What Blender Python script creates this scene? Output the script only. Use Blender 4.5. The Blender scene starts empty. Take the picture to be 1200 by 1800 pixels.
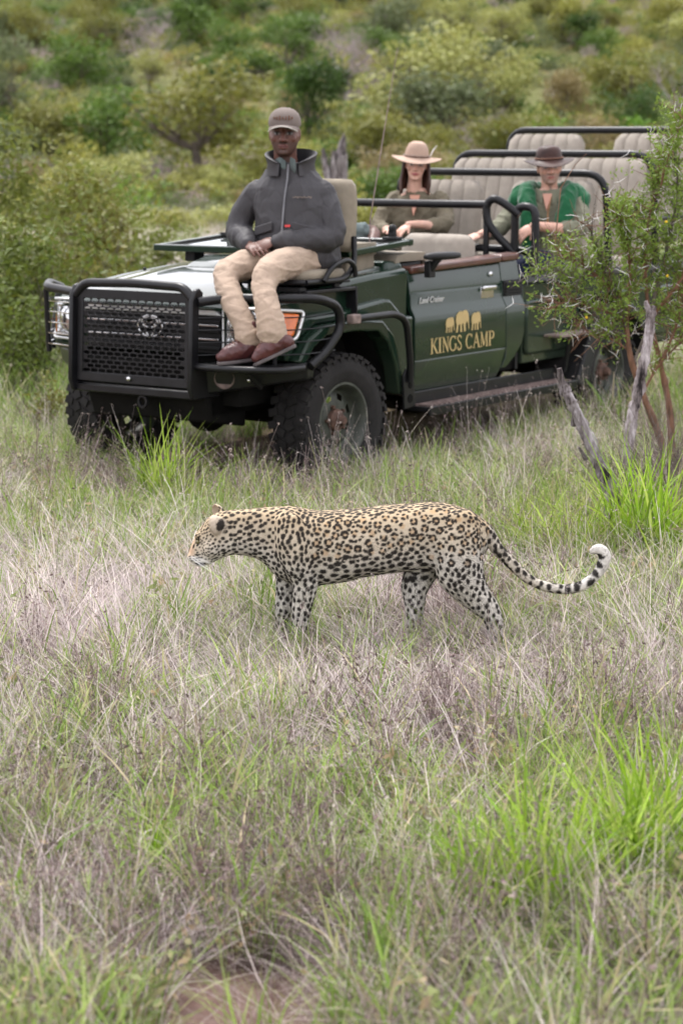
import bpy, bmesh, math, random
import numpy as np
from mathutils import Vector, Matrix, noise, kdtree
from math import pi, sin, cos, radians
random.seed(7)
RNG = np.random.default_rng(11)
scene = bpy.context.scene
COL = scene.collection

# ------------------------------------------------------------------ camera
CAM_H = 1.905
cam_data = bpy.data.cameras.new("camera")
cam = bpy.data.objects.new("camera", cam_data)
COL.objects.link(cam)
cam.location = (0, 0, CAM_H)
cam.rotation_euler = (pi / 2 - math.atan((900 - 264.65) / 3634.3), 0, 0)
cam_data.sensor_fit = 'VERTICAL'
cam_data.sensor_height = 36
cam_data.sensor_width = 24
cam_data.lens = 72.686
cam_data.clip_start = 0.05
cam_data.clip_end = 3000
cam_data.dof.use_dof = True
cam_data.dof.focus_distance = 7.85
cam_data.dof.aperture_fstop = 3.6
cam_data.dof.aperture_blades = 9
scene.camera = cam

# ------------------------------------------------------------------ sky, sun, exposure (bright overcast)
SUN_EL, SUN_AZ = radians(62), radians(-25)      # azimuth from +Y (view direction) towards +X
world = bpy.data.worlds.new("World")
scene.world = world
world.use_nodes = True
wn = world.node_tree.nodes
wl = world.node_tree.links
bg = wn["Background"]
sky = wn.new("ShaderNodeTexSky")
sky.sky_type = 'NISHITA'
sky.sun_disc = False
sky.sun_elevation = SUN_EL
sky.sun_rotation = SUN_AZ
sky.dust_density = 4.0
sky.air_density = 1.0
# a closed layer of bright cloud with soft breaks over the blue
wtc = wn.new("ShaderNodeTexCoord")
wno = wn.new("ShaderNodeTexNoise")
wno.inputs["Scale"].default_value = 2.2
wno.inputs["Detail"].default_value = 5
wl.new(wtc.outputs["Generated"], wno.inputs["Vector"])
wcr = wn.new("ShaderNodeValToRGB")
wcr.color_ramp.elements[0].position = 0.3
wcr.color_ramp.elements[0].color = (8.2, 8.2, 8.9, 1)
wcr.color_ramp.elements[1].position = 0.72
wcr.color_ramp.elements[1].color = (13.2, 12.9, 13.2, 1)
wl.new(wno.outputs["Fac"], wcr.inputs["Fac"])
wmx = wn.new("ShaderNodeMixRGB")
wmx.inputs["Fac"].default_value = 0.86
wl.new(sky.outputs["Color"], wmx.inputs["Color1"])
wl.new(wcr.outputs["Color"], wmx.inputs["Color2"])
wl.new(wmx.outputs["Color"], bg.inputs["Color"])
bg.inputs["Strength"].default_value = 0.072

sun_data = bpy.data.lights.new("sun", 'SUN')
sun_data.energy = 1.5
sun_data.angle = radians(14)
sun_data.color = (1.0, 0.965, 0.93)
sun = bpy.data.objects.new("sun", sun_data)
COL.objects.link(sun)
sdir = Vector((sin(SUN_AZ) * cos(SUN_EL), cos(SUN_AZ) * cos(SUN_EL), sin(SUN_EL)))
sun.rotation_euler = sdir.to_track_quat('Z', 'Y').to_euler()
sun.location = (0, 0, 60)

vs = scene.view_settings
vs.view_transform = 'Standard'
vs.look = 'None'
vs.exposure = 1.5
vs.gamma = 1.0
vs.use_curve_mapping = False
scene.cycles.use_denoising = True
scene.cycles.use_adaptive_sampling = True
scene.cycles.adaptive_threshold = 0.02
scene.cycles.max_bounces = 4
scene.cycles.diffuse_bounces = 2
scene.cycles.glossy_bounces = 2
scene.cycles.transmission_bounces = 3
scene.cycles.transparent_max_bounces = 8
scene.cycles.caustics_reflective = False
scene.cycles.caustics_refractive = False
scene.cycles.sample_clamp_indirect = 6


# ------------------------------------------------------------------ helpers
def V(*a):
    return Vector(a)


class MB:
    """collects faces, then links them as one mesh object"""
    def __init__(s):
        s.v = []
        s.f = []

    def add(s, verts, faces):
        o = len(s.v)
        s.v.extend([tuple(p) for p in verts])
        s.f.extend([tuple(i + o for i in f) for f in faces])
        return s

    def hexa(s, p):     # 8 points: bottom ring then top ring
        return s.add(p, [(3, 2, 1, 0), (4, 5, 6, 7), (0, 1, 5, 4), (1, 2, 6, 5), (2, 3, 7, 6), (3, 0, 4, 7)])

    def box(s, x0, x1, y0, y1, z0, z1):
        return s.hexa([(x0, y0, z0), (x1, y0, z0), (x1, y1, z0), (x0, y1, z0),
                       (x0, y0, z1), (x1, y0, z1), (x1, y1, z1), (x0, y1, z1)])

    def obox(s, c, ax, ay, az):     # centre and three half-axis vectors
        c, ax, ay, az = Vector(c), Vector(ax), Vector(ay), Vector(az)
        return s.hexa([c - ax - ay - az, c + ax - ay - az, c + ax + ay - az, c - ax + ay - az,
                       c - ax - ay + az, c + ax - ay + az, c + ax + ay + az, c - ax + ay + az])

    def loft(s, rings, closed_ends=True, wrap=True):
        n = len(rings[0])
        o, f0 = len(s.v), len(s.f)
        for r in rings:
            s.v.extend([tuple(p) for p in r])
        m = n if wrap else n - 1
        for i in range(len(rings) - 1):
            for j in range(m):
                a = o + i * n + j
                b = o + i * n + (j + 1) % n
                s.f.append((a, b, b + n, a + n))
        if closed_ends and wrap:
            s.f.append(tuple(o + j for j in reversed(range(n))))
            s.f.append(tuple(o + (len(rings) - 1) * n + j for j in range(n)))
            vol = 0.0
            for i in range(f0, len(s.f)):
                f = s.f[i]
                a = Vector(s.v[f[0]])
                for k in range(1, len(f) - 1):
                    vol += a.dot(Vector(s.v[f[k]]).cross(Vector(s.v[f[k + 1]])))
            if vol < 0:
                for i in range(f0, len(s.f)):
                    s.f[i] = s.f[i][::-1]
        return s

    def tube(s, pts, r, n=8, closed=False, flat=None):
        pts = [Vector(p) for p in pts]
        k = len(pts)
        rr = r if isinstance(r, (list, tuple)) else [r] * k
        rings = []
        up = None
        for i in range(k):
            if closed:
                t = pts[(i + 1) % k] - pts[i - 1]
            elif i == 0:
                t = pts[1] - pts[0]
            elif i == k - 1:
                t = pts[-1] - pts[-2]
            else:
                t = (pts[i + 1] - pts[i]).normalized() + (pts[i] - pts[i - 1]).normalized()
            if t.length < 1e-9:
                t = Vector((0, 0, 1))
            t.normalize()
            if up is None:
                up = Vector((0, 0, 1)) if abs(t.z) < 0.9 else Vector((1, 0, 0))
            a = t.cross(up)
            if a.length < 1e-6:
                a = t.orthogonal()
            a.normalize()
            b = a.cross(t).normalized()
            up = b
            fl = flat or 1.0
            rings.append([pts[i] + (a * cos(2 * pi * j / n) + b * sin(2 * pi * j / n) * fl) * rr[i] for j in range(n)])
        if closed:
            rings.append(rings[0])
            return s.loft(rings, closed_ends=False)
        return s.loft(rings)

    def lathe(s, prof, c, axis='y', n=32, a0=0.0, a1=2 * pi):
        """prof: (radius, along) pairs turned round the axis through c"""
        c = Vector(c)
        rings = []
        full = abs(a1 - a0 - 2 * pi) < 1e-6
        for j in range(n if full else n + 1):
            a = a0 + (a1 - a0) * j / n
            ring = []
            for r, h in prof:
                if axis == 'y':
                    ring.append(c + Vector((r * cos(a), h, r * sin(a))))
                elif axis == 'z':
                    ring.append(c + Vector((r * cos(a), r * sin(a), h)))
                else:
                    ring.append(c + Vector((h, r * cos(a), r * sin(a))))
            rings.append(ring)
        if full:
            rings.append(rings[0])
        return s.loft(rings, closed_ends=False, wrap=False)

    def prism(s, poly, axis, a, b):
        """polygon in the plane across the axis; x: (y,z), y: (x,z), z: (x,y)"""
        def P(p, h):
            if axis == 'y':
                return (p[0], h, p[1])
            if axis == 'x':
                return (h, p[0], p[1])
            return (p[0], p[1], h)
        n = len(poly)
        vs_ = [P(p, a) for p in poly] + [P(p, b) for p in poly]
        fs = [tuple(range(n)), tuple(range(2 * n - 1, n - 1, -1))]
        fs += [(i, i + n, (i + 1) % n + n, (i + 1) % n) for i in range(n)]
        return s.add(vs_, fs)

    def ball(s, c, r, n=10, m=6, sc=(1, 1, 1)):
        c = Vector(c)
        rings = []
        for i in range(m + 1):
            t = pi * i / m
            rr = max(sin(t), 1e-3)
            rings.append([c + Vector((r * rr * cos(2 * pi * j / n) * sc[0], r * rr * sin(2 * pi * j / n) * sc[1],
                                      r * cos(t) * sc[2])) for j in range(n)])
        return s.loft(rings)

    def xf(s, M, start=0):
        for i in range(start, len(s.v)):
            s.v[i] = tuple(M @ Vector(s.v[i]))
        return s

    def mesh(s, name, smooth=40, recalc=True):
        me = bpy.data.meshes.new(name)
        me.from_pydata(s.v, [], s.f)
        if recalc:
            bm = bmesh.new()
            bm.from_mesh(me)
            bmesh.ops.recalc_face_normals(bm, faces=bm.faces)
            bm.to_mesh(me)
            bm.free()
        if smooth:
            me.polygons.foreach_set("use_smooth", [True] * len(me.polygons))
            if smooth < 180:
                me.set_sharp_from_angle(angle=radians(smooth))
        return me

    def build(s, name, mat, parent=None, bevel=0, seg=2, smooth=40, sub=0, recalc=True):
        me = s.mesh(name, smooth, recalc)
        if mat:
            me.materials.append(mat)
        o = bpy.data.objects.new(name, me)
        COL.objects.link(o)
        o.parent = parent
        if bevel:
            m = o.modifiers.new("bevel", 'BEVEL')
            m.width = bevel
            m.segments = seg
            m.limit_method = 'ANGLE'
            m.angle_limit = radians(35)
        if sub:
            m = o.modifiers.new("sub", 'SUBSURF')
            m.levels = sub
            m.render_levels = sub
        return o


def tag(o, label=None, cat=None, group=None, kind=None):
    if label:
        o['label'] = label
    if cat:
        o['category'] = cat
    if group:
        o['group'] = group
    if kind:
        o['kind'] = kind
    return o


def empty(name, loc=(0, 0, 0), rz=0.0, parent=None):
    o = bpy.data.objects.new(name, None)
    o.empty_display_size = 0.1
    COL.objects.link(o)
    o.location = loc
    o.rotation_euler = (0, 0, rz)
    o.parent = parent
    return o


def fillet(pts, r, seg=5):
    """round the inner corners of a polyline"""
    pts = [Vector(p) for p in pts]
    out = [pts[0]]
    for i in range(1, len(pts) - 1):
        p, a, b = pts[i], pts[i - 1] - pts[i], pts[i + 1] - pts[i]
        d = min(r, a.length * 0.49, b.length * 0.49)
        s_, e_ = p + a.normalized() * d, p + b.normalized() * d
        for k in range(seg + 1):
            t = k / seg
            out.append(s_ * (1 - t) ** 2 + p * 2 * t * (1 - t) + e_ * t ** 2)
    out.append(pts[-1])
    return out


def catmull(pts, seg=6):
    """smooth curve through the points (tuples of any length)"""
    P = [np.array(p, float) for p in pts]
    P = [2 * P[0] - P[1]] + P + [2 * P[-1] - P[-2]]
    out = []
    for i in range(1, len(P) - 2):
        p0, p1, p2, p3 = P[i - 1:i + 3]
        for k in range(seg):
            t = k / seg
            out.append(0.5 * (2 * p1 + (p2 - p0) * t + (2 * p0 - 5 * p1 + 4 * p2 - p3) * t * t + (3 * p1 - p0 - 3 * p2 + p3) * t ** 3))
    out.append(P[-2])
    return out


def sstep(a, b, x):
    t = min(1, max(0, (x - a) / (b - a)))
    return t * t * (3 - 2 * t)


# ------------------------------------------------------------------ materials
def new_mat(name):
    m = bpy.data.materials.new(name)
    m.use_nodes = True
    nt = m.node_tree
    return m, nt, nt.nodes["Principled BSDF"]


def ramp(nt, stops):
    r = nt.nodes.new("ShaderNodeValToRGB")
    e = r.color_ramp.elements
    while len(e) < len(stops):
        e.new(0.5)
    for el, (p, c) in zip(e, stops):
        el.position = p
        el.color = (*c, 1) if len(c) == 3 else c
    return r


def tex_noise(nt, scale, detail=4, rough=0.55, coord="Object", stretch=None):
    tc = nt.nodes.new("ShaderNodeTexCoord")
    n = nt.nodes.new("ShaderNodeTexNoise")
    n.inputs["Scale"].default_value = scale
    n.inputs["Detail"].default_value = detail
    n.inputs["Roughness"].default_value = rough
    if stretch:
        mp = nt.nodes.new("ShaderNodeMapping")
        mp.inputs["Scale"].default_value = stretch
        nt.links.new(tc.outputs[coord], mp.inputs["Vector"])
        nt.links.new(mp.outputs["Vector"], n.inputs["Vector"])
    else:
        nt.links.new(tc.outputs[coord], n.inputs["Vector"])
    return n


def add_bump(nt, p, src, strength, dist=0.01):
    b = nt.nodes.new("ShaderNodeBump")
    b.inputs["Strength"].default_value = strength
    b.inputs["Distance"].default_value = dist
    nt.links.new(src, b.inputs["Height"])
    nt.links.new(b.outputs["Normal"], p.inputs["Normal"])
    return b


def simple(name, c, rough=0.6, metal=0.0, var=0.25, scale=18, bump=0.0, bscale=60, spec=0.5, stretch=None, coat=0.0, sheen=0.0):
    """base colour broken up by wear noise, with optional fine relief"""
    m, nt, p = new_mat(name)
    n = tex_noise(nt, scale, 5, 0.6, stretch=stretch)
    lo = tuple(x * (1 - var) for x in c)
    hi = tuple(min(1, x * (1 + var)) for x in c)
    r = ramp(nt, [(0.3, lo), (0.7, hi)])
    nt.links.new(n.outputs["Fac"], r.inputs["Fac"])
    nt.links.new(r.outputs["Color"], p.inputs["Base Color"])
    p.inputs["Roughness"].default_value = rough
    p.inputs["Metallic"].default_value = metal
    p.inputs["Specular IOR Level"].default_value = spec
    p.inputs["Coat Weight"].default_value = coat
    p.inputs["Sheen Weight"].default_value = sheen
    if bump:
        b = tex_noise(nt, bscale, 6, 0.6, stretch=stretch)
        add_bump(nt, p, b.outputs["Fac"], bump)
    return m


def paint_mat(name="green_paint", coat=0.35, spec=0.25):
    m, nt, p = new_mat(name)
    tc = nt.nodes.new("ShaderNodeTexCoord")
    sp = nt.nodes.new("ShaderNodeSeparateXYZ")
    nt.links.new(tc.outputs["Object"], sp.inputs[0])
    n = tex_noise(nt, 3.5, 8, 0.65)
    n2 = tex_noise(nt, 45, 4, 0.6)
    # road dust settles on the lower panels
    mr = nt.nodes.new("ShaderNodeMapRange")
    mr.inputs["From Min"].default_value = 0.45
    mr.inputs["From Max"].default_value = 0.85
    mr.inputs["To Min"].default_value = 0.42
    mr.inputs["To Max"].default_value = 0.05
    nt.links.new(sp.outputs["Z"], mr.inputs["Value"])
    mu = nt.nodes.new("ShaderNodeMath")
    mu.operation = 'MULTIPLY'
    nt.links.new(mr.outputs[0], mu.inputs[0])
    nt.links.new(n.outputs["Fac"], mu.inputs[1])
    mx = nt.nodes.new("ShaderNodeMixRGB")
    mx.inputs["Color1"].default_value = (0.007, 0.024, 0.014, 1)
    mx.inputs["Color2"].default_value = (0.12, 0.105, 0.085, 1)
    nt.links.new(mu.outputs[0], mx.inputs["Fac"])
    nt.links.new(mx.outputs["Color"], p.inputs["Base Color"])
    r = ramp(nt, [(0.3, (0.16,) * 3), (0.8, (0.34,) * 3)])
    nt.links.new(n.outputs["Fac"], r.inputs["Fac"])
    nt.links.new(r.outputs["Color"], p.inputs["Roughness"])
    p.inputs["Coat Weight"].default_value = coat
    p.inputs["Specular IOR Level"].default_value = spec
    p.inputs["Coat Roughness"].default_value = 0.04
    add_bump(nt, p, n2.outputs["Fac"], 0.01, 0.002)
    return m


def vcol_mat(name, rough=0.6, attr="col", spec=0.4, bump=0.0, bscale=90, sheen=0.0, sss=0.0, trans=0.0):
    m, nt, p = new_mat(name)
    a = nt.nodes.new("ShaderNodeAttribute")
    a.attribute_name = attr
    nt.links.new(a.outputs["Color"], p.inputs["Base Color"])
    p.inputs["Roughness"].default_value = rough
    p.inputs["Specular IOR Level"].default_value = spec
    p.inputs["Sheen Weight"].default_value = sheen
    if sss:
        p.inputs["Subsurface Weight"].default_value = sss
        p.inputs["Subsurface Radius"].default_value = (0.012, 0.004, 0.002)
        p.inputs["Subsurface Scale"].default_value = 0.6
    if bump:
        b = tex_noise(nt, bscale, 6, 0.6)
        add_bump(nt, p, b.outputs["Fac"], bump)
    return m


M = {}
M['paint'] = paint_mat()
M['bonnet'] = paint_mat("polished_bonnet_paint", 1.0, 0.5)
M['black'] = simple("black_steel", (0.009, 0.009, 0.0105), 0.36, 0.0, 0.35, 9, 0.05, 120, 0.3)
M['plastic'] = simple("black_plastic", (0.011, 0.011, 0.012), 0.55, 0, 0.3, 12, spec=0.3)
M['dark'] = simple("underbody", (0.007, 0.0065, 0.006), 0.9, 0, 0.4, 8, spec=0.15)
M['rubber'] = simple("tyre_rubber", (0.019, 0.0175, 0.0175), 0.85, 0, 0.45, 7, 0.08, 90, 0.25)
M['rim'] = simple("rim_steel", (0.055, 0.06, 0.05), 0.5, 0.2, 0.4, 12)
M['rust'] = simple("rusty_hub", (0.10, 0.055, 0.04), 0.75, 0.2, 0.5, 30, 0.2, 60)
M['chrome'] = simple("chrome", (0.62, 0.62, 0.63), 0.18, 1.0, 0.1, 20)
M['brightstrip'] = simple("bright_trim", (0.72, 0.73, 0.74), 0.3, 0.4, 0.06, 20)
M['wood'] = simple("varnished_wood", (0.085, 0.028, 0.018), 0.4, 0, 0.45, 10, 0.1, 40, coat=0.3, stretch=(1, 9, 9))
M['seat'] = simple("seat_canvas", (0.29, 0.255, 0.215), 0.85, 0, 0.12, 14, 0.12, 220, sheen=0.1)
M['seam'] = simple("seat_seam", (0.15, 0.13, 0.11), 0.9, 0, 0.15, 14)
M['khaki'] = simple("khaki_canvas", (0.235, 0.20, 0.15), 0.88, 0, 0.16, 12, 0.18, 160, sheen=0.1)
M['gold'] = simple("gold_lettering", (0.50, 0.37, 0.16), 0.55, 0, 0.06, 30)
M['amber'] = simple("amber_lens", (0.75, 0.17, 0.03), 0.2, 0, 0.2, 30, 0.1, 50, coat=0.6)
M['whitepaint'] = simple("white_mark", (0.75, 0.75, 0.75), 0.5, 0, 0.05, 30)
M['step'] = simple("worn_step_metal", (0.21, 0.155, 0.14), 0.65, 0.1, 0.45, 20, 0.1, 60)


def lens_mat():
    m, nt, p = new_mat("headlight_lens")
    n = tex_noise(nt, 26, 3, 0.5)
    r = ramp(nt, [(0.30, (0.16, 0.17, 0.19)), (0.5, (0.55, 0.57, 0.6)), (0.72, (0.85, 0.86, 0.88))])
    nt.links.new(n.outputs["Fac"], r.inputs["Fac"])
    nt.links.new(r.outputs["Color"], p.inputs["Base Color"])
    p.inputs["Metallic"].default_value = 0.75
    p.inputs["Roughness"].default_value = 0.16
    p.inputs["Coat Weight"].default_value = 1.0
    p.inputs["Coat Roughness"].default_value = 0.03
    add_bump(nt, p, n.outputs["Fac"], 0.5, 0.02)
    return m


M['lens'] = lens_mat()


def glass_mat():
    m, nt, p = new_mat("folded_glass")
    p.inputs["Base Color"].default_value = (0.55, 0.62, 0.60, 1)
    p.inputs["Roughness"].default_value = 0.03
    p.inputs["Transmission Weight"].default_value = 0.75
    p.inputs["IOR"].default_value = 1.5
    p.inputs["Coat Weight"].default_value = 1.0
    p.inputs["Coat Roughness"].default_value = 0.02
    return m


M['glass'] = glass_mat()
# ------------------------------------------------------------------ the open safari vehicle (x forward, y to its left side, z up)
CAR_PHI = 0.9604
CAR_LOC = (-0.7004, 12.2034, 0.0)
CAR_RZ = CAR_PHI + pi
car = empty("safari_vehicle", CAR_LOC, CAR_RZ)
tag(car, "dark green open safari vehicle with black bull bar and gold elephant sign on its door", "safari vehicle")
LB = 3.21       # wheelbase
TR = 0.388      # tyre radius


def car2world(p):
    c, s_ = cos(CAR_RZ), sin(CAR_RZ)
    return Vector((CAR_LOC[0] + p[0] * c - p[1] * s_, CAR_LOC[1] + p[0] * s_ + p[1] * c, p[2]))


def mir(poly, k=1):
    return poly


def hood_z(x):
    return float(np.interp(x, [-0.85, -0.6, 0, 0.4, 0.58, 0.64, 0.665], [1.268, 1.25, 1.2, 1.15, 1.112, 1.085, 1.04]))


# bonnet
m = MB()
xs = [0.665, 0.655, 0.64, 0.615, 0.58, 0.5, 0.4, 0.3, 0.2, 0.1, 0, -0.15, -0.3, -0.45, -0.6, -0.68]
ys = [-0.70, -0.69, -0.66, -0.62, -0.55, -0.46, -0.40, -0.34, -0.2, 0, 0.2, 0.34, 0.40, 0.46, 0.55, 0.62, 0.66, 0.69, 0.70]
rings = []
for x in xs:
    r = []
    for y in ys:
        a = abs(y)
        z = hood_z(x) + 0.022 * (1 - sstep(0.36, 0.46, a)) * sstep(0.62, 0.45, x) - 0.028 * (a / 0.7) ** 6
        if a > 0.695:
            z -= 0.03
        r.append((x - 0.03 * (a / 0.7) ** 4 * (1 if x > 0.5 else 0), y, z))
    rings.append(r)
m.loft(rings, wrap=False)
hood = m.build("bonnet", M['bonnet'], car, smooth=60)
hood.modifiers.new("t", 'SOLIDIFY').thickness = 0.012
# raised air scoop on the bonnet
m = MB()
rings = []
for x, h, w in ((-0.02, 0.004, 0.30), (-0.06, 0.03, 0.29), (-0.15, 0.045, 0.28), (-0.34, 0.05, 0.27), (-0.46, 0.03, 0.26), (-0.52, 0.0, 0.25)):
    z = hood_z(x) + 0.02
    rings.append([(x, -w, z), (x, -w + 0.03, z + h), (x, 0, z + h * 1.08), (x, w - 0.03, z + h), (x, w, z)])
m.loft(rings, wrap=False)
m.build("bonnet_scoop", M['bonnet'], hood, smooth=50)
MB().ball((0.05, -0.55, 1.205), 0.012).build("washer_nozzle", M['plastic'], hood)

ARCH = [(-0.60, 0.47), (-0.57, 0.66), (-0.49, 0.84), (-0.37, 0.935), (-0.10, 0.955), (0.22, 0.945), (0.36, 0.88), (0.46, 0.76)]
ARCHI = [(-0.545, 0.49), (-0.51, 0.66), (-0.43, 0.80), (-0.325, 0.875), (-0.10, 0.892), (0.19, 0.885), (0.31, 0.83), (0.395, 0.74)]
for s in (1, -1):
    m = MB()
    up = [(0.60, 1.045), (0.5, 1.095), (0.4, 1.118), (0, 1.168), (-0.4, 1.20), (-0.787, 1.222)]
    poly = up + [(-0.787, 0.47)] + ARCH + [(0.60, 0.76)]
    m.prism(poly, 'y', s * 0.66, s * 0.795)
    fen = m.build("fender", M['paint'], car, bevel=0.035, seg=4)
    m = MB()
    low = [(0.50, 0.985), (0.0, 1.005), (-0.48, 1.052), (-0.54, 1.045), (-0.68, 0.942), (-0.787, 0.935)]
    poly = low + [(-0.787, 0.47)] + ARCH + [(0.50, 0.76)]
    m.prism(poly, 'y', s * 0.74, s * 0.832)
    m.build("wide_fender_panel", M['paint'], fen, bevel=0.026, seg=3)
    m = MB()
    m.prism(ARCH + ARCHI[::-1], 'y', s * 0.76, s * 0.893)
    m.build("wheel_arch", M['paint'], fen, bevel=0.014, seg=3)
    m = MB()
    m.prism([(p[0], p[1]) for p in ARCHI] + [(0.37, 0.97), (-0.6, 0.97), (-0.6, 0.49)], 'y', s * 0.52, s * 0.80)
    m.build("arch_liner", M['dark'], car)

# front face, grille and lamps
m = MB()
m.prism([(-0.76, 0.78), (-0.76, 1.03), (-0.70, 1.06), (0.70, 1.06), (0.76, 1.03), (0.76, 0.78)], 'x', 0.55, 0.622)
m.build("front_panel", M['paint'], car, bevel=0.02, seg=3)
gr = MB().box(0.60, 0.632, -0.50, 0.50, 0.79, 1.045).build("grille", M['plastic'], car, bevel=0.01)
for i in range(4):
    z = 0.825 + i * 0.048
    MB().box(0.63, 0.648, -0.485, 0.485, z - 0.009, z + 0.009).build("grille_slat", M['plastic'], gr, bevel=0.004)
MB().prism([(-0.50, 1.008), (-0.46, 1.042), (0.46, 1.042), (0.50, 1.008)], 'x', 0.625, 0.655).build("grille_trim", M['brightstrip'], gr, bevel=0.006)
MB().box(0.63, 0.65, -0.48, 0.48, 0.868, 0.88).build("grille_trim", M['chrome'], gr, bevel=0.003)
MB().box(0.63, 0.65, -0.48, 0.48, 0.945, 0.957).build("grille_trim", M['chrome'], gr, bevel=0.003)


def ellipse(cy, cz, ry, rz, x, n=28):
    return [(x, cy + ry * cos(2 * pi * i / n), cz + rz * sin(2 * pi * i / n)) for i in range(n)]


em = MB().tube(ellipse(0.005, 0.93, 0.088, 0.060, 0.662), 0.0085, 6, True)
em.tube(ellipse(0.005, 0.93, 0.034, 0.056, 0.664), 0.007, 6, True)
em.tube(ellipse(0.005, 0.953, 0.058, 0.030, 0.664), 0.007, 6, True)
em.build("front_emblem", M['chrome'], gr, smooth=180)
for s in (1, -1):
    def yy(a):
        return s * a
    m = MB()
    m.hexa([(0.60, yy(0.53), 0.835), (0.655, yy(0.53), 0.835), (0.635, yy(0.74), 0.845), (0.58, yy(0.74), 0.845),
            (0.60, yy(0.53), 1.045), (0.645, yy(0.53), 1.045), (0.625, yy(0.74), 1.04), (0.58, yy(0.74), 1.04)])
    hl = m.build("headlight", M['lens'], car, bevel=0.016, seg=3)
    MB().lathe([(0.085, 0.0), (0.078, 0.012), (0.05, 0.02), (0.0, 0.026)], (0.632, s * 0.62, 0.94), 'x', 28).build("lamp_bowl", M['chrome'], hl, smooth=180)
    m = MB()
    m.hexa([(0.58, yy(0.742), 0.85), (0.634, yy(0.742), 0.85), (0.475, yy(0.872), 0.905), (0.43, yy(0.82), 0.905),
            (0.58, yy(0.742), 1.038), (0.624, yy(0.742), 1.038), (0.42, yy(0.872), 1.02), (0.38, yy(0.82), 1.02)])
    m.build("indicator_lamp", M['amber'], hl, bevel=0.012, seg=3)
    m = MB()
    m.tube(fillet([(0.655, yy(0.52), 0.825), (0.64, yy(0.745), 0.832), (0.465, yy(0.882), 0.888), (0.39, yy(0.880), 1.035), (0.63, yy(0.745), 1.055), (0.65, yy(0.52), 1.058)], 0.03), 0.009, 6, True)
    m.build("lamp_surround", M['brightstrip'], hl, smooth=180)


# doors and cab sides: rows of (z, front x, rear x, y)
def panel(rows, s=1, thick=0.03, ncol=6):
    m = MB()
    out, inn = [], []
    for z, xa, xb, y in rows:
        out.append([(xa + (xb - xa) * i / ncol, s * y, z) for i in range(ncol + 1)])
        inn.append([(xa + (xb - xa) * i / ncol, s * (y - thick), z) for i in range(ncol + 1)])
    rings = [o + list(reversed(i)) for o, i in zip(out, inn)]
    m.loft(rings)
    return m


def ribbon(m, pts, ws, y0, y1, tf):
    """flat stroke of changing width, given thickness from y0 to y1"""
    n = len(pts)
    L, R = [], []
    for i in range(n):
        a = np.array(pts[max(0, i - 1)], float)
        b = np.array(pts[min(n - 1, i + 1)], float)
        t = (b - a) / (np.linalg.norm(b - a) + 1e-9)
        nn = np.array([-t[1], t[0]])
        w = ws[i] if isinstance(ws, (list, tuple)) else ws
        L.append(tf(np.array(pts[i]) + nn * w / 2))
        R.append(tf(np.array(pts[i]) - nn * w / 2))
    for i in range(n - 1):
        m.hexa([(L[i][0], y0, L[i][1]), (L[i + 1][0], y0, L[i + 1][1]), (R[i + 1][0], y0, R[i + 1][1]), (R[i][0], y0, R[i][1]),
                (L[i][0], y1, L[i][1]), (L[i + 1][0], y1, L[i + 1][1]), (R[i + 1][0], y1, R[i + 1][1]), (R[i][0], y1, R[i][1])])


def arc(cx, cy, rx, ry, a0, a1, n=14):
    return [(cx + rx * cos(radians(a0 + (a1 - a0) * i / n)), cy + ry * sin(radians(a0 + (a1 - a0) * i / n))) for i in range(n + 1)]


T, t_ = 0.15, 0.065     # thick and thin strokes of a letter of height 1


def serif(x, y, w=0.3):
    return ([(x - w / 2, y), (x + w / 2, y)], 0.05)


def carc(cx, a0, a1, r=0.42):
    p = arc(cx, 0.5, r, 0.5 - t_ / 2, a0, a1, 20)
    w = [t_ + (T - t_) * abs(cos(radians(a0 + (a1 - a0) * i / 20))) ** 1.5 for i in range(21)]
    return (p, w)


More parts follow.
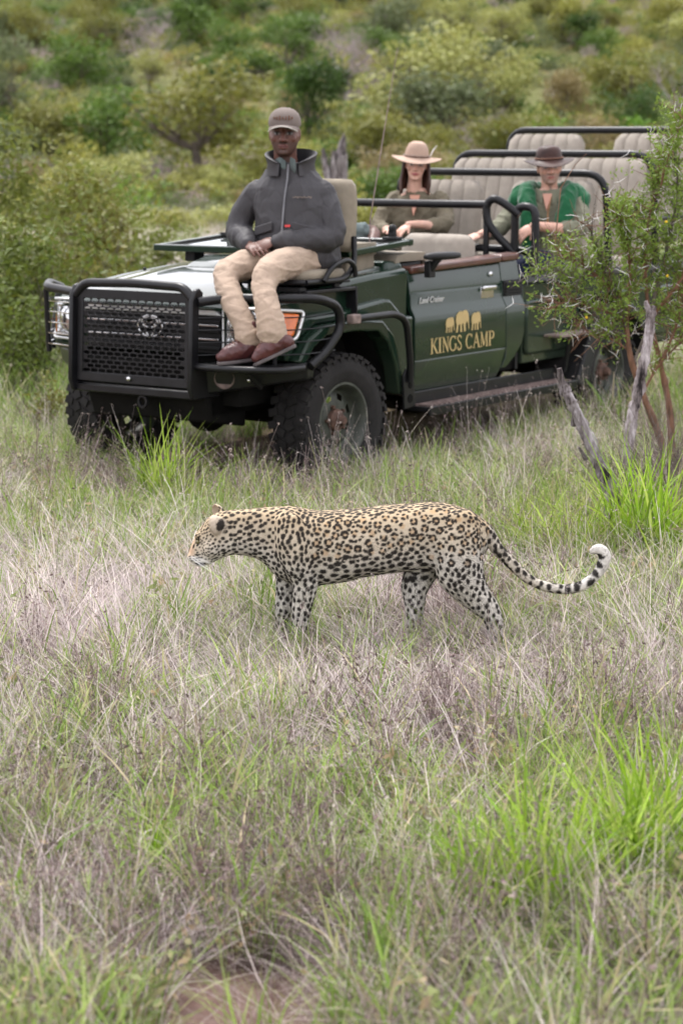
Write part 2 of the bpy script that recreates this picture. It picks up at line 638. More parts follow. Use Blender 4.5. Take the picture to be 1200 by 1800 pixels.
GLYPH = {
    'K': (0.86, [([(0.17, 0), (0.17, 1)], T), serif(0.17, 0.025), serif(0.17, 0.975), ([(0.2, 0.40), (0.70, 0.97)], t_), ([(0.36, 0.58), (0.78, 0.02)], T), serif(0.72, 0.975, 0.24), serif(0.78, 0.025, 0.26)]),
    'I': (0.40, [([(0.2, 0), (0.2, 1)], T), serif(0.2, 0.025), serif(0.2, 0.975)]),
    'N': (0.92, [([(0.17, 0), (0.17, 1)], t_), ([(0.17, 0.97), (0.75, 0.03)], T), ([(0.75, 0), (0.75, 1)], t_), serif(0.17, 0.025, 0.26), serif(0.12, 0.975, 0.22), serif(0.75, 0.975, 0.26)]),
    'G': (0.92, [carc(0.46, 50, 318), ([(0.78, 0.1), (0.78, 0.42)], T * 0.9), serif(0.76, 0.44, 0.28), ([(0.74, 0.75), (0.74, 0.95)], t_)]),
    'S': (0.66, [(catmull([(0.54, 0.78), (0.48, 0.92), (0.32, 0.965), (0.15, 0.88), (0.13, 0.72), (0.30, 0.54), (0.48, 0.40), (0.55, 0.24), (0.46, 0.08), (0.29, 0.035), (0.14, 0.10), (0.09, 0.24)], 3), 0.10)]),
    'C': (0.90, [carc(0.46, 48, 315), ([(0.75, 0.75), (0.75, 0.95)], t_)]),
    'A': (0.92, [([(0.12, 0.02), (0.45, 1.0)], t_), ([(0.43, 1.0), (0.80, 0.02)], T), ([(0.23, 0.35), (0.66, 0.35)], 0.055), serif(0.12, 0.025, 0.24), serif(0.80, 0.025, 0.27)]),
    'M': (1.10, [([(0.15, 0), (0.17, 1)], t_), ([(0.19, 0.98), (0.52, 0.06)], T), ([(0.52, 0.06), (0.87, 0.98)], t_), ([(0.92, 0), (0.90, 1)], T), serif(0.15, 0.025, 0.24), serif(0.92, 0.025, 0.3), serif(0.14, 0.975, 0.2), serif(0.94, 0.975, 0.22)]),
    'P': (0.74, [([(0.18, 0), (0.18, 1)], T), serif(0.18, 0.025), serif(0.16, 0.975, 0.26), ([(0.2, 0.965)] + arc(0.42, 0.73, 0.22, 0.235, 90, -90, 12) + [(0.2, 0.49)], [t_] * 3 + [0.08, 0.1, 0.12, 0.14, 0.15, 0.15, 0.14, 0.12, 0.1, 0.08] + [t_] * 2)]),
}
ELE = [(0.02, 0.55), (0.06, 0.78), (0.2, 0.93), (0.38, 0.97), (0.52, 0.93), (0.62, 1.0), (0.78, 0.98), (0.88, 0.85), (0.93, 0.65), (0.95, 0.35), (0.97, 0.1),
       (0.92, 0.08), (0.89, 0.35), (0.84, 0.5), (0.80, 0.42), (0.74, 0.42), (0.70, 0.25), (0.71, 0.0), (0.60, 0.0), (0.57, 0.34), (0.5, 0.42), (0.44, 0.3),
       (0.46, 0.0), (0.35, 0.0), (0.34, 0.32), (0.27, 0.40), (0.2, 0.3), (0.15, 0.0), (0.04, 0.0), (0.09, 0.3), (0.05, 0.45)]
for s in (1, -1):
    rows = [(1.200, -0.797, -1.858, 0.770), (1.19, -0.794, -1.860, 0.778), (1.07, -0.793, -1.860, 0.797), (1.062, -0.793, -1.860, 0.797), (1.055, -0.793, -1.860, 0.803), (0.985, -0.793, -1.860, 0.806),
            (0.97, -0.793, -1.860, 0.81), (0.93, -0.793, -1.860, 0.832), (0.915, -0.793, -1.860, 0.836), (0.67, -0.793, -1.860, 0.838), (0.66, -0.794, -1.860, 0.834),
            (0.655, -0.794, -1.860, 0.838), (0.52, -0.796, -1.80, 0.828), (0.475, -0.80, -1.775, 0.815)]
    door = panel(rows, s).build("door", M['paint'], car, bevel=0.004, smooth=50)
    rows = [(1.215, -1.866, -2.085, 0.772), (1.20, -1.866, -2.088, 0.778), (1.07, -1.866, -2.10, 0.797), (0.985, -1.866, -2.10, 0.806), (0.97, -1.866, -2.10, 0.81), (0.93, -1.866, -2.105, 0.832),
            (0.915, -1.866, -2.105, 0.836), (0.74, -1.866, -2.095, 0.838), (0.67, -1.866, -2.06, 0.838), (0.60, -1.866, -1.985, 0.835), (0.53, -1.82, -1.88, 0.828)]
    corner = panel(rows, s, ncol=4).build("cab_corner_panel", M['paint'], car, bevel=0.004, smooth=50)
    m = MB().hexa([(-0.81, s * 0.70, 1.182), (-0.81, s * 0.80, 1.176), (-1.855, s * 0.805, 1.203), (-1.855, s * 0.70, 1.208),
                   (-0.81, s * 0.70, 1.222), (-0.81, s * 0.80, 1.218), (-1.855, s * 0.805, 1.248), (-1.855, s * 0.70, 1.252)])
    m.build("wooden_sill", M['wood'], door, bevel=0.012, seg=3)
    m = MB().hexa([(-1.862, s * 0.70, 1.209), (-1.862, s * 0.805, 1.205), (-2.085, s * 0.80, 1.210), (-2.085, s * 0.70, 1.214),
                   (-1.862, s * 0.70, 1.254), (-1.862, s * 0.805, 1.250), (-2.085, s * 0.80, 1.256), (-2.085, s * 0.70, 1.258)])
    m.build("wooden_sill", M['wood'], corner, bevel=0.012, seg=3)
    m = MB()
    m.box(-1.755, -1.60, s * 0.80, s * 0.807, 0.985, 1.062)
    h = m.build("door_handle", M['chrome'], door, bevel=0.004)
    MB().box(-1.76, -1.595, s * 0.806, s * 0.83, 1.035, 1.066).build("handle_pull", M['chrome'], h, bevel=0.01, seg=3)
    MB().lathe([(0, 0.015), (0.014, 0.012), (0.018, 0)] if s > 0 else [(0, -0.015), (0.014, -0.012), (0.018, 0)], (-1.735, s * 0.79, 1.135), 'y', 14).build("door_lock", M['chrome'], door, smooth=180)
    v = MB().box(-2.098, -1.872, s * 0.80, s * 0.815, 0.985, 1.088).build("vent", M['plastic'], corner, bevel=0.006)
    for i in range(5):
        z = 1.0 + i * 0.0185
        MB().hexa([(-2.09, s * 0.812, z - 0.006), (-1.88, s * 0.812, z - 0.006), (-1.88, s * 0.826, z - 0.008), (-2.09, s * 0.826, z - 0.008),
                   (-2.09, s * 0.812, z + 0.004), (-1.88, s * 0.812, z + 0.004), (-1.88, s * 0.826, z), (-2.09, s * 0.826, z)]).build("louvre", M['plastic'], v)
    if s > 0:
        # gold lettering, elephants and the small bright badge on the near door
        H, u = 0.094, 0.962
        adv = {'K': 0.082, 'I': 0.047, 'N': 0.086, 'G': 0.086, 'S': 0.062, ' ': 0.044, 'C': 0.084, 'A': 0.085, 'M': 0.102, 'P': 0.075}
        lt = MB()
        for ch in "KINGS CAMP":
            if ch == ' ':
                lt.build("sign_lettering", M['gold'], door, smooth=0, recalc=True)
                lt = MB()
            else:
                w, strokes = GLYPH[ch]
                k = adv[ch] * 0.97 / w

                def tf(p, u=u, k=k):
                    return (-(u + p[0] * k), 0.688 + p[1] * H)
                for pts, ws in strokes:
                    ribbon(lt, pts, ws, 0.8385, 0.8405, tf)
            u += adv[ch]
        lt.build("sign_lettering", M['gold'], door, smooth=0, recalc=True)
        for x0, z0, w, h_ in ((-1.132, 0.806, 0.103, 0.092), (-1.246, 0.800, 0.165, 0.132), (-1.430, 0.800, 0.120, 0.112)):
            MB().prism([(x0 - p[0] * w, z0 + p[1] * h_) for p in ELE], 'y', 0.8375, 0.8405).build("elephant_emblem", M['gold'], door, smooth=0)
        fc = bpy.data.curves.new("badge", 'FONT')
        fc.body = "Land Cruiser"
        fc.size = 0.052
        fc.shear = 0.35
        fc.extrude = 0.003
        fo = bpy.data.objects.new("badge", fc)
        COL.objects.link(fo)
        bme = bpy.data.meshes.new_from_object(fo.evaluated_get(bpy.context.evaluated_depsgraph_get()))
        bpy.data.objects.remove(fo)
        bme.transform(Matrix.Translation((-0.875, 0.810, 0.998)) @ Matrix.Rotation(pi, 4, 'Z') @ Matrix.Rotation(pi / 2, 4, 'X'))
        bme.materials.clear()
        bme.materials.append(M['brightstrip'])
        bo = bpy.data.objects.new("name_badge", bme)
        COL.objects.link(bo)
        bo.parent = door
        mm = MB()
        mm.obox((-0.915, 0.86, 1.205), (0.035, 0, 0), (0, 0.02, 0), (0, 0, 0.05))
        mm.tube([(-0.915, 0.865, 1.20), (-0.92, 0.90, 1.25), (-0.935, 0.92, 1.275)], 0.022, 8)
        mir_ = mm.build("wing_mirror", M['plastic'], door, bevel=0.006)
        mb = MB()
        mb.loft([[(-0.985 + a * cos(t) * 0.165, 0.905 - a * cos(t) * 0.02 + 0.055 * a * sin(t), 1.283 + dz) for t in [2 * pi * i / 18 for i in range(18)]]
                 for a, dz in ((0.7, -0.022), (0.97, -0.014), (1.0, 0.0), (0.93, 0.014), (0.6, 0.022))])
        mb.build("mirror_housing", M['plastic'], mir_, smooth=60)

# cab interior
MB().box(-2.08, -0.72, -0.76, 0.76, 0.50, 0.56).build("cab_floor", M['dark'], car)
MB().box(-2.11, -2.08, -0.78, 0.78, 0.50, 1.18).build("cab_back_panel", M['plastic'], car)
MB().hexa([(-0.70, -0.72, 0.56), (-0.70, 0.72, 0.56), (-0.95, 0.72, 0.56), (-0.95, -0.72, 0.56),
           (-0.70, -0.72, 1.235), (-0.70, 0.72, 1.235), (-1.06, 0.72, 1.27), (-1.06, -0.72, 1.27)]).build("dashboard", M['plastic'], car, bevel=0.03, seg=3)
# canvas cover hanging over the dashboard
m = MB()
rings = []
for i in range(15):
    y = -0.74 + i * 1.47 / 14
    w = 0.012 * noise.noise(Vector((y * 5, 1.3, 0)))
    rings.append([(-0.74 + w, y, 1.24), (-0.76, y, 1.285 + w), (-0.90 + w, y, 1.30 + w), (-1.06, y, 1.30 - w), (-1.09, y, 1.24), (-1.085 + w, y, 1.12 + 2 * w), (-1.07, y, 1.12), (-1.06, y, 1.25), (-0.80, y, 1.25)])
m.loft(rings)
m.build("canvas_cover", M['khaki'], car, smooth=60)
MB().hexa([(-0.62, -0.74, 1.16), (-0.62, 0.74, 1.16), (-0.80, 0.76, 1.16), (-0.80, -0.76, 1.16),
           (-0.66, -0.70, 1.262), (-0.66, 0.70, 1.262), (-0.80, 0.74, 1.252), (-0.80, -0.74, 1.252)]).build("scuttle", M['paint'], car, bevel=0.025, seg=3)
st = MB().tube([(-1.22 - 0.06 * cos(t), -0.40 + 0.19 * sin(t), 1.27 + 0.16 * cos(t)) for t in [2 * pi * i / 24 for i in range(24)]], 0.014, 8, True)
st.tube([(-1.22, -0.40, 1.27), (-1.02, -0.40, 1.20)], 0.025)
st.tube([(-1.22, -0.58, 1.27), (-1.22, -0.22, 1.27)], 0.014)
st.build("steering_wheel", M['plastic'], car, smooth=60)


def backrest(w, h, d, ch=6, taper=0.06):
    """fluted backrest standing on z=0, front face towards +x"""
    m = MB()
    rings = []
    nz, nu = 14, ch * 8
    for k in range(nz + 1):
        v = k / nz
        z = h * v
        ww = w * (1 - taper * max(0, (v - 0.55) / 0.45) ** 2) * (0.93 if k in (0, nz) else 1)
        th = d * (1 - 0.35 * v) * (0.55 if k in (0, nz) else 1)
        ring = []
        for i in range(nu + 1):
            u = i / nu
            fl = 0.017 * abs(sin(pi * u * ch)) ** 0.35
            cr = 0.007 * abs(sin(pi * min(v / 0.52, 1))) ** 0.4 if v < 0.52 else 0.006
            edge = -0.035 * (abs(2 * u - 1) ** 8)
            ring.append((th * 0.5 + fl + cr + edge, (u - 0.5) * ww, z))
        for i in range(7):
            u = 1 - i / 6
            ring.append((-th * 0.5 - 0.012 * (1 - abs(2 * u - 1) ** 4) + 0.01, (u - 0.5) * ww * 0.97, z))
        rings.append(ring)
    m.loft(rings)
    return m


def make_seat(x, y, zc, w, hb, back=0.24, ch=6):
    """bench seat: cushion top at zc, backrest leaning back"""
    c = MB().hexa([(x - 0.05, y - w / 2, zc - 0.14), (x - 0.05, y + w / 2, zc - 0.14), (x + 0.47, y + w / 2, zc - 0.13), (x + 0.47, y - w / 2, zc - 0.13),
                   (x - 0.05, y - w / 2, zc - 0.02), (x - 0.05, y + w / 2, zc - 0.02), (x + 0.49, y + w / 2, zc), (x + 0.49, y - w / 2, zc)])
    seat = c.build("seat", M['seat'], car, bevel=0.04, seg=3)
    b = backrest(w, hb, 0.17, ch)
    b.xf(Matrix.Translation((x - 0.06, y, zc - 0.05)) @ Matrix.Rotation(-back, 4, 'Y'))
    bo = b.build("backrest", M['seat'], seat, smooth=55)
    for q in (-1, 1):
        MB().tube([(x + 0.4, y + q * (w / 2 - 0.08), zc - 0.13), (x + 0.4, y + q * (w / 2 - 0.08), 0.70)], 0.018).build("seat_stand", M['black'], seat)
    return seat


make_seat(-1.60, 0.40, 0.93, 0.52, 0.50, 0.18, 2)
make_seat(-1.60, -0.40, 0.93, 0.52, 0.50, 0.18, 2)
for sy in (-1, 1):
    make_seat(-2.92, sy * 0.45, 1.03, 0.66, 0.73)
    make_seat(-3.66, sy * 0.47, 1.19, 0.68, 0.72)
    make_seat(-4.44, sy * 0.46, 1.38, 0.66, 0.71)
# platforms under the raised rows
MB().box(-5.2, -3.30, -0.74, 0.74, 0.72, 0.86).box(-5.2, -4.05, -0.74, 0.74, 0.86, 1.02).build("seat_platform", M['dark'], car, bevel=0.01)

# load bed
BARCH = [(-2.83, 0.53), (-2.80, 0.60), (-2.78, 0.70), (-2.90, 0.86), (-3.05, 0.90), (-3.40, 0.90), (-3.55, 0.82), (-3.64, 0.66), (-3.68, 0.53)]
for s in (1, -1):
    m = MB()
    m.prism([(-2.125, 1.05), (-2.125, 0.53)] + BARCH + [(-5.25, 0.53), (-5.25, 1.05)], 'y', s * 0.755, s * 0.80)
    bs = m.build("bed_side", M['paint'], car, bevel=0.01, seg=2)
    m = MB()
    m.prism([(-2.135, 0.945), (-2.14, 0.61), (-2.17, 0.585)] + [(-2.76, 0.585), (-2.76, 0.70), (-2.89, 0.88), (-3.05, 0.92), (-3.40, 0.92), (-3.57, 0.83), (-3.66, 0.66), (-3.70, 0.585)] + [(-5.25, 0.585), (-5.25, 0.945)], 'y', s * 0.79, s * 0.830)
    m.build("bed_side_skin", M['paint'], bs, bevel=0.022, seg=3)
    MB().hexa([(-2.12, s * 0.73, 1.05), (-2.12, s * 0.825, 1.05), (-5.27, s * 0.825, 1.05), (-5.27, s * 0.73, 1.05),
               (-2.12, s * 0.74, 1.105), (-2.12, s * 0.815, 1.105), (-5.27, s * 0.815, 1.105), (-5.27, s * 0.74, 1.105)]).build("bed_rail", M['black'], bs, bevel=0.012, seg=3)
    # black flare ahead of and round the rear wheel
    fo = [(-2.60, 0.36), (-2.66, 0.45), (-2.77, 0.66), (-2.88, 0.80), (-3.02, 0.86), (-3.42, 0.86), (-3.58, 0.76), (-3.70, 0.50)]
    fi = [(-3.66, 0.48), (-3.56, 0.68), (-3.40, 0.78), (-3.05, 0.78), (-2.95, 0.72), (-2.87, 0.58), (-2.80, 0.42), (-2.78, 0.33)]
    MB().prism(fo + fi, 'y', s * 0.80, s * 0.955).build("rear_wheel_flare", M['plastic'], car, bevel=0.015, seg=3)
    MB().prism([(-2.62, 0.36), (-2.66, 0.45), (-2.77, 0.66), (-2.95, 0.72), (-2.87, 0.58), (-2.78, 0.33)], 'y', s * 0.60, s * 0.81).build("mud_flap", M['rubber'], car)
    rs = MB().box(-2.80, -2.36, s * 0.83, s * 0.965, 0.69, 0.708).build("side_step", M['step'], car, bevel=0.006)
    MB().tube([(-2.60, s * 0.90, 0.69), (-2.60, s * 0.86, 0.44)], 0.016).build("step_strut", M['black'], rs)
    MB().hexa([(-5.1, s * 0.84, 0.55), (-4.6, s * 0.84, 0.56), (-4.6, s * 0.97, 0.56), (-5.1, s * 0.97, 0.55),
               (-5.1, s * 0.84, 0.60), (-4.6, s * 0.84, 0.61), (-4.6, s * 0.97, 0.61), (-5.1, s * 0.97, 0.60)]).build("side_step", M['step'], car, bevel=0.01)
    # running board with ribbed tread
    rb = MB()
    rb.box(-2.50, -0.74, s * 0.815, s * 0.835, 0.40, 0.475)
    rb.box(-2.53, -0.74, s * 0.82, s * 0.975, 0.365, 0.395)
    rb.box(-2.54, -0.73, s * 0.972, s * 0.99, 0.345, 0.40)
    rbo = rb.build("running_board", M['black'], car, bevel=0.006)
    for i in range(33):
        x = -0.79 - i * 0.053
        MB().box(x - 0.015, x + 0.015, s * 0.845, s * 0.968, 0.394, 0.405).build("tread_rib", M['step'], rbo)
    for xb in (-0.95, -1.6, -2.25):
        MB().tube([(xb, s * 0.95, 0.365), (xb, s * 0.40, 0.42)], 0.02).build("board_bracket", M['dark'], rbo)
MB().box(-5.25, -2.12, -0.78, 0.78, 0.66, 0.72).build("bed_floor", M['dark'], car)
MB().box(-2.15, -2.12, -0.76, 0.76, 0.68, 1.06).build("bed_front_panel", M['paint'], car)
MB().box(-5.27, -5.24, -0.78, 0.78, 0.55, 1.06).build("tailgate", M['paint'], car)

# chassis, axles and engine bay
m = MB()
for s in (1, -1):
    m.box(-5.1, 0.66, s * 0.40 - 0.04, s * 0.40 + 0.04, 0.45, 0.60)
m.box(-0.75, 0.56, -0.56, 0.56, 0.50, 1.02)
m.box(-2.4, -1.2, -0.36, 0.36, 0.36, 0.5)
m.build("chassis", M['dark'], car)
m = MB()
for x in (0, -LB):
    m.tube([(x, -0.74, TR), (x, 0.74, TR)], 0.05, 10)
    m.ball((x, -0.12, TR), 0.14, 12, 8)
    for s in (1, -1):
        m.tube([(x + 0.06, s * 0.62, TR), (x + 0.1, s * 0.56, 0.82)], 0.035)
m.tube([(-LB, 0, 0.42), (0, 0.0, 0.45)], 0.035)
m.build("axles", M['dark'], car, smooth=60)
m = MB().hexa([(0.66, -0.44, 0.41), (0.66, 0.44, 0.41), (0.35, 0.44, 0.36), (0.35, -0.44, 0.36),
               (0.72, -0.44, 0.57), (0.72, 0.44, 0.57), (0.35, 0.44, 0.60), (0.35, -0.44, 0.60)])
m.build("skid_plate", M['dark'], car, bevel=0.015)


# wheels
def make_wheel(x, s, steer=0.0):
    base = Matrix.Translation((x, 0, TR)) @ Matrix.Translation((0, s * 0.765, 0)) @ Matrix.Rotation(steer, 4, 'Z') @ (Matrix.Rotation(pi, 4, 'Z') if s < 0 else Matrix.Identity(4))
    # outboard is +y, tyre from -0.125 to 0.125
    rp = [(0.205, -0.10), (0.218, -0.10), (0.218, -0.09), (0.200, -0.07), (0.19, 0.04), (0.197, 0.085), (0.212, 0.098), (0.222, 0.104), (0.222, 0.112), (0.208, 0.112), (0.195, 0.095), (0.185, 0.055), (0.176, 0.03), (0.165, 0.022)]
    m = MB().lathe(rp, (0, 0, 0), 'y', 40)
    # disc with eight windows
    n = 8
    for k in range(n):
        a0, a1 = 2 * pi * k / n, 2 * pi * (k + 1) / n
        am = [a0 + (a1 - a0) * t for t in (0, 0.28, 0.5, 0.72, 1)]
        r_in, r1, r2, r_out = 0.085, 0.118, 0.152, 0.168

        def pt(r, a):
            h = 0.045 - 0.10 * (r - 0.085) ** 2 / 0.007 * 0.2
            return (r * cos(a), h, r * sin(a))
        ringv = [[pt(r, a) for a in am] for r in (0.05, r_in, r1, r2, r_out)]
        o = len(m.v)
        for r in ringv:
            m.v.extend(r)
        for i in range(4):
            for j in range(4):
                if i == 2 and j in (1, 2):
                    continue
                a = o + i * 5 + j
                m.f.append((a, a + 1, a + 6, a + 5))
    m.xf(base)
    w = m.build("wheel", M['rim'], car, smooth=50)
    prof = [(0.212, -0.105), (0.25, -0.125), (0.30, -0.132), (0.345, -0.122), (0.370, -0.105), (0.378, -0.07), (0.379, 0.0), (0.378, 0.07), (0.370, 0.105), (0.345, 0.122), (0.335, 0.127), (0.30, 0.132), (0.29, 0.1335), (0.28, 0.132), (0.25, 0.125), (0.225, 0.115), (0.212, 0.105)]
    MB().lathe(prof, (0, 0, 0), 'y', 56).xf(base).build("tyre", M['rubber'], w, smooth=60)
    m = MB()
    nb = 34
    for k in range(nb):
        for q, (h, wd, off, skew) in enumerate(((-0.098, 0.03, 0.0, 0.25), (-0.035, 0.027, 0.5, -0.45), (0.03, 0.027, 0.0, 0.45), (0.098, 0.03, 0.5, -0.25))):
            a = 2 * pi * (k + off) / nb
            er, et = Vector((cos(a), 0, sin(a))), Vector((-sin(a), 0, cos(a)))
            ax = Vector((0, 1, 0)) * cos(skew) + et * sin(skew)
            ay = -Vector((0, 1, 0)) * sin(skew) + et * cos(skew)
            drop = 0.004 if abs(h) > 0.05 else 0.0
            m.obox(er * (0.379 - drop) + Vector((0, h, 0)), er * 0.010, ax * wd, ay * 0.022)
        a = 2 * pi * k / nb
        for sgn in (-1, 1):
            er, et = Vector((cos(a), 0, sin(a))), Vector((-sin(a), 0, cos(a)))
            m.obox(er * 0.352 + Vector((0, sgn * 0.121, 0)), er * 0.014, Vector((0, 0.006, 0)), et * 0.016)
    tr = m.xf(base).build("tread", M['rubber'], w, smooth=0)
    tag(tr, kind="stuff")
    m = MB().lathe([(0, 0.118), (0.022, 0.118), (0.03, 0.105), (0.034, 0.08), (0.05, 0.075), (0.062, 0.066), (0.066, 0.045), (0.066, 0.03)], (0, 0, 0), 'y', 20)
    for k in range(5):
        a = 2 * pi * k / 5
        m.lathe([(0, 0.064), (0.011, 0.063), (0.012, 0.04)], (0.080 * cos(a), 0, 0.080 * sin(a)), 'y', 6)
    m.xf(base).build("hub", M['rust'], w, smooth=40)


make_wheel(0, 1, -0.06)
make_wheel(0, -1, -0.06)
make_wheel(-LB, 1)
make_wheel(-LB, -1)

# bumper and bull bar
for s in (1, -1):
    m = MB()
    m.hexa([(0.715, s * 0.43, 0.575), (0.40, s * 0.905, 0.66), (0.32, s * 0.89, 0.66), (0.58, s * 0.43, 0.575),
            (0.735, s * 0.43, 0.735), (0.42, s * 0.915, 0.755), (0.30, s * 0.89, 0.755), (0.58, s * 0.43, 0.735)])
    bw = m.build("bumper_wing", M['black'], car, bevel=0.012, seg=3)
    MB().lathe([(0.0, 0.004), (0.048, 0.004), (0.055, 0.012), (0.06, 0.0)], (0, 0, 0), 'x', 22).xf(
        Matrix.Translation((0.715 - 0.06, s * 0.525, 0.665)) @ Matrix.Rotation(s * 0.59, 4, 'Z')).build("fog_lamp", M['step'], bw, smooth=60)
m = MB().prism([(0.815, 0.44), (0.83, 0.60), (0.80, 0.82), (0.73, 0.96), (0.66, 0.99), (0.50, 0.97), (0.50, 0.44)], 'z', 0.738, 0.752)
fs = m.build("foot_step", M['black'], car, bevel=0.004)
MB().tube(fillet([(0.805, 0.44, 0.74), (0.83, 0.60, 0.74), (0.80, 0.83, 0.742), (0.72, 0.975, 0.742), (0.55, 0.985, 0.742)], 0.06), 0.02, 8).build("step_edge_tube", M['black'], fs, smooth=60)
MB().tube([(0.74, 0.72, 0.735), (0.58, 0.72, 0.62)], 0.014).build("step_strut", M['black'], fs)
MB().ball((0.66, 0.70, 0.668), 0.013).build("bolt", M['chrome'], fs)
# lower cross member
MB().box(0.74, 0.815, -0.445, 0.445, 0.553, 0.60).build("bumper_beam", M['black'], car, bevel=0.008)
MB().box(0.60, 0.745, -0.43, 0.43, 0.60, 0.735).build("bumper_core", M['dark'], car)
MB().tube([(0.80, 0.06 + 0.028 * cos(t), 0.52 + 0.032 * sin(t)) for t in [2 * pi * i / 14 for i in range(14)]], 0.011, 6, True).build("tow_eye", M['black'], car, smooth=60)

# grille guard: a plate punched with rows of oblong six-sided holes
gx = 0.815


def guard_x(z):
    return gx - 0.02 * (z - 0.6) / 0.5


m = MB()
y0, y1, z0, z1 = -0.375, 0.375, 0.665, 1.085
nr, nc = 17, 13
ch_, cw = (z1 - z0) / nr, (y1 - y0) / nc
for r in range(nr):
    zc = z0 + (r + 0.5) * ch_
    off = 0.5 * (r % 2)
    cells = [(y0 + (c + off) * cw, y0 + (c + 1 + off) * cw) for c in range(nc - (r % 2))]
    if r % 2:
        for a, b in ((y0, y0 + cw / 2), (y1 - cw / 2, y1)):
            m.add([(guard_x(zc), a, zc - ch_ / 2), (guard_x(zc), b, zc - ch_ / 2), (guard_x(zc), b, zc + ch_ / 2), (guard_x(zc), a, zc + ch_ / 2)], [(0, 1, 2, 3)])
    for a, b in cells:
        c_ = (a + b) / 2
        hw, hh, ct = cw * 0.47, ch_ * 0.41, cw * 0.31
        hexp = [(c_ - hw, zc), (c_ - ct, zc - hh), (c_ + ct, zc - hh), (c_ + hw, zc), (c_ + ct, zc + hh), (c_ - ct, zc + hh)]
        rec = [(a, zc), (a, zc - ch_ / 2), (b, zc - ch_ / 2), (b, zc), (b, zc + ch_ / 2), (a, zc + ch_ / 2)]
        vv = [(guard_x(z), y, z) for y, z in rec + hexp]
        m.add(vv, [(i, (i + 1) % 6, (i + 1) % 6 + 6, i + 6) for i in range(6)])
gg = m.build("guard_mesh", M['black'], car, smooth=0)
so = gg.modifiers.new("t", 'SOLIDIFY')
so.thickness = 0.006
fr = MB()
for a, b, c, d in ((-0.415, 0.415, 1.083, 1.135), (-0.415, 0.415, 0.615, 0.667), (-0.415, -0.373, 0.66, 1.09), (0.373, 0.415, 0.66, 1.09)):
    fr.hexa([(guard_x(c) - 0.008, a, c), (guard_x(c) + 0.006, a, c), (guard_x(c) + 0.006, b, c), (guard_x(c) - 0.008, b, c),
             (guard_x(d) - 0.008, a, d), (guard_x(d) + 0.006, a, d), (guard_x(d) + 0.006, b, d), (guard_x(d) - 0.008, b, d)])
fr.build("guard_frame", M['black'], gg, bevel=0.004)
MB().ball((0.825, -0.02, 0.645), 0.016).build("bolt", M['chrome'], gg)
for s in (1, -1):
    m = MB()
    p = [(0.60, 0.555), (0.835, 0.555), (0.86, 0.62), (0.835, 1.10), (0.80, 1.155), (0.765, 1.165), (0.735, 1.14), (0.74, 1.10), (0.77, 1.06), (0.785, 0.72), (0.60, 0.72)]
    m.prism(p, 'y', s * 0.422, s * 0.450)
    m.build("guard_upright", M['black'], car, bevel=0.008, seg=2)
    # side rail, baskets and wires in front of the headlight
    if s < 0:
        rail = fillet([(0.79, -0.45, 1.112), (0.72, -0.72, 1.128), (0.55, -0.86, 1.14), (0.40, -0.90, 1.10)], 0.05)
        MB().tube(rail, 0.026, 10).build("bull_bar_rail", M['black'], car, smooth=60)
        MB().tube([(0.715, -0.735, 1.12), (0.69, -0.745, 0.75)], 0.016).build("bull_bar_post", M['black'], car, smooth=60)
        MB().tube(fillet([(0.42, -0.90, 1.10), (0.44, -0.90, 0.98), (0.52, -0.88, 0.75)], 0.1), 0.024, 8).build("bull_bar_post", M['black'], car, smooth=60)
        for i in range(5):
            z = 0.80 + i * 0.062
            MB().tube(fillet([(0.79, -0.45, z), (0.705, -0.75, z), (0.46, -0.895, z + 0.005)], 0.04), 0.0042, 5).build("guard_wire", M['chrome'], car, smooth=60)
    else:
        rail = fillet([(0.79, 0.45, 1.09), (0.69, 0.50, 1.10), (0.61, 0.58, 1.108), (0.59, 0.70, 1.108), (0.50, 0.86, 1.11), (0.33, 0.935, 1.105), (0.16, 0.945, 1.05), (0.13, 0.945, 0.93), (0.28, 0.94, 0.80), (0.40, 0.925, 0.735)], 0.09, 6)
        MB().tube(rail, 0.027, 10).build("bull_bar_rail", M['black'], car, smooth=60)
        MB().tube([(0.58, 0.80, 1.10), (0.56, 0.80, 0.75)], 0.015).build("bull_bar_post", M['black'], car, smooth=60)
        for i in range(4):
            z = 0.80 + i * 0.068
            MB().tube(fillet([(0.79, 0.45, z), (0.675, 0.53, z), (0.662, 0.64, z), (0.645, 0.745, z), (0.42, 0.93, z + 0.005), (0.19, 0.945, z + 0.01)], 0.05), 0.0038, 5).build("guard_wire", M['black'], car, smooth=60)
hoop = fillet([(0.80, -0.43, 1.10), (0.795, -0.36, 1.168), (0.79, 0, 1.178), (0.795, 0.36, 1.168), (0.80, 0.43, 1.10)], 0.07)
MB().tube(hoop, 0.026, 10).build("bull_bar_hoop", M['black'], car, smooth=60)
# side protection tube by the front wheel
sb = MB().tube(fillet([(0.02, 0.955, 0.972), (-0.40, 0.955, 0.975), (-0.52, 0.952, 0.93), (-0.575, 0.945, 0.70), (-0.585, 0.94, 0.56)], 0.09), 0.021, 10)
sbo = sb.build("side_bar", M['black'], car, smooth=60)
MB().box(-0.02, 0.06, 0.93, 0.98, 0.945, 0.998).build("side_bar_clamp", M['step'], sbo, bevel=0.008)
MB().prism([(-0.53, 0.60), (-0.56, 0.64), (-0.64, 0.60), (-0.66, 0.41), (-0.54, 0.40)], 'y', 0.915, 0.93).build("side_bar_bracket", M['black'], sbo, bevel=0.004)
for q, r_ in ((0.54, 0.022), (0.46, 0.028)):
    MB().lathe([(0, 0.004), (r_ - 0.002, 0.004), (r_, 0)], (-0.60, 0.929, q), 'y', 14).build("bracket_bolt", M['dark'], sbo)

# folded windscreen lying over the bonnet


def wz(x):
    return 1.317 + (-0.25 - x) * 0.066


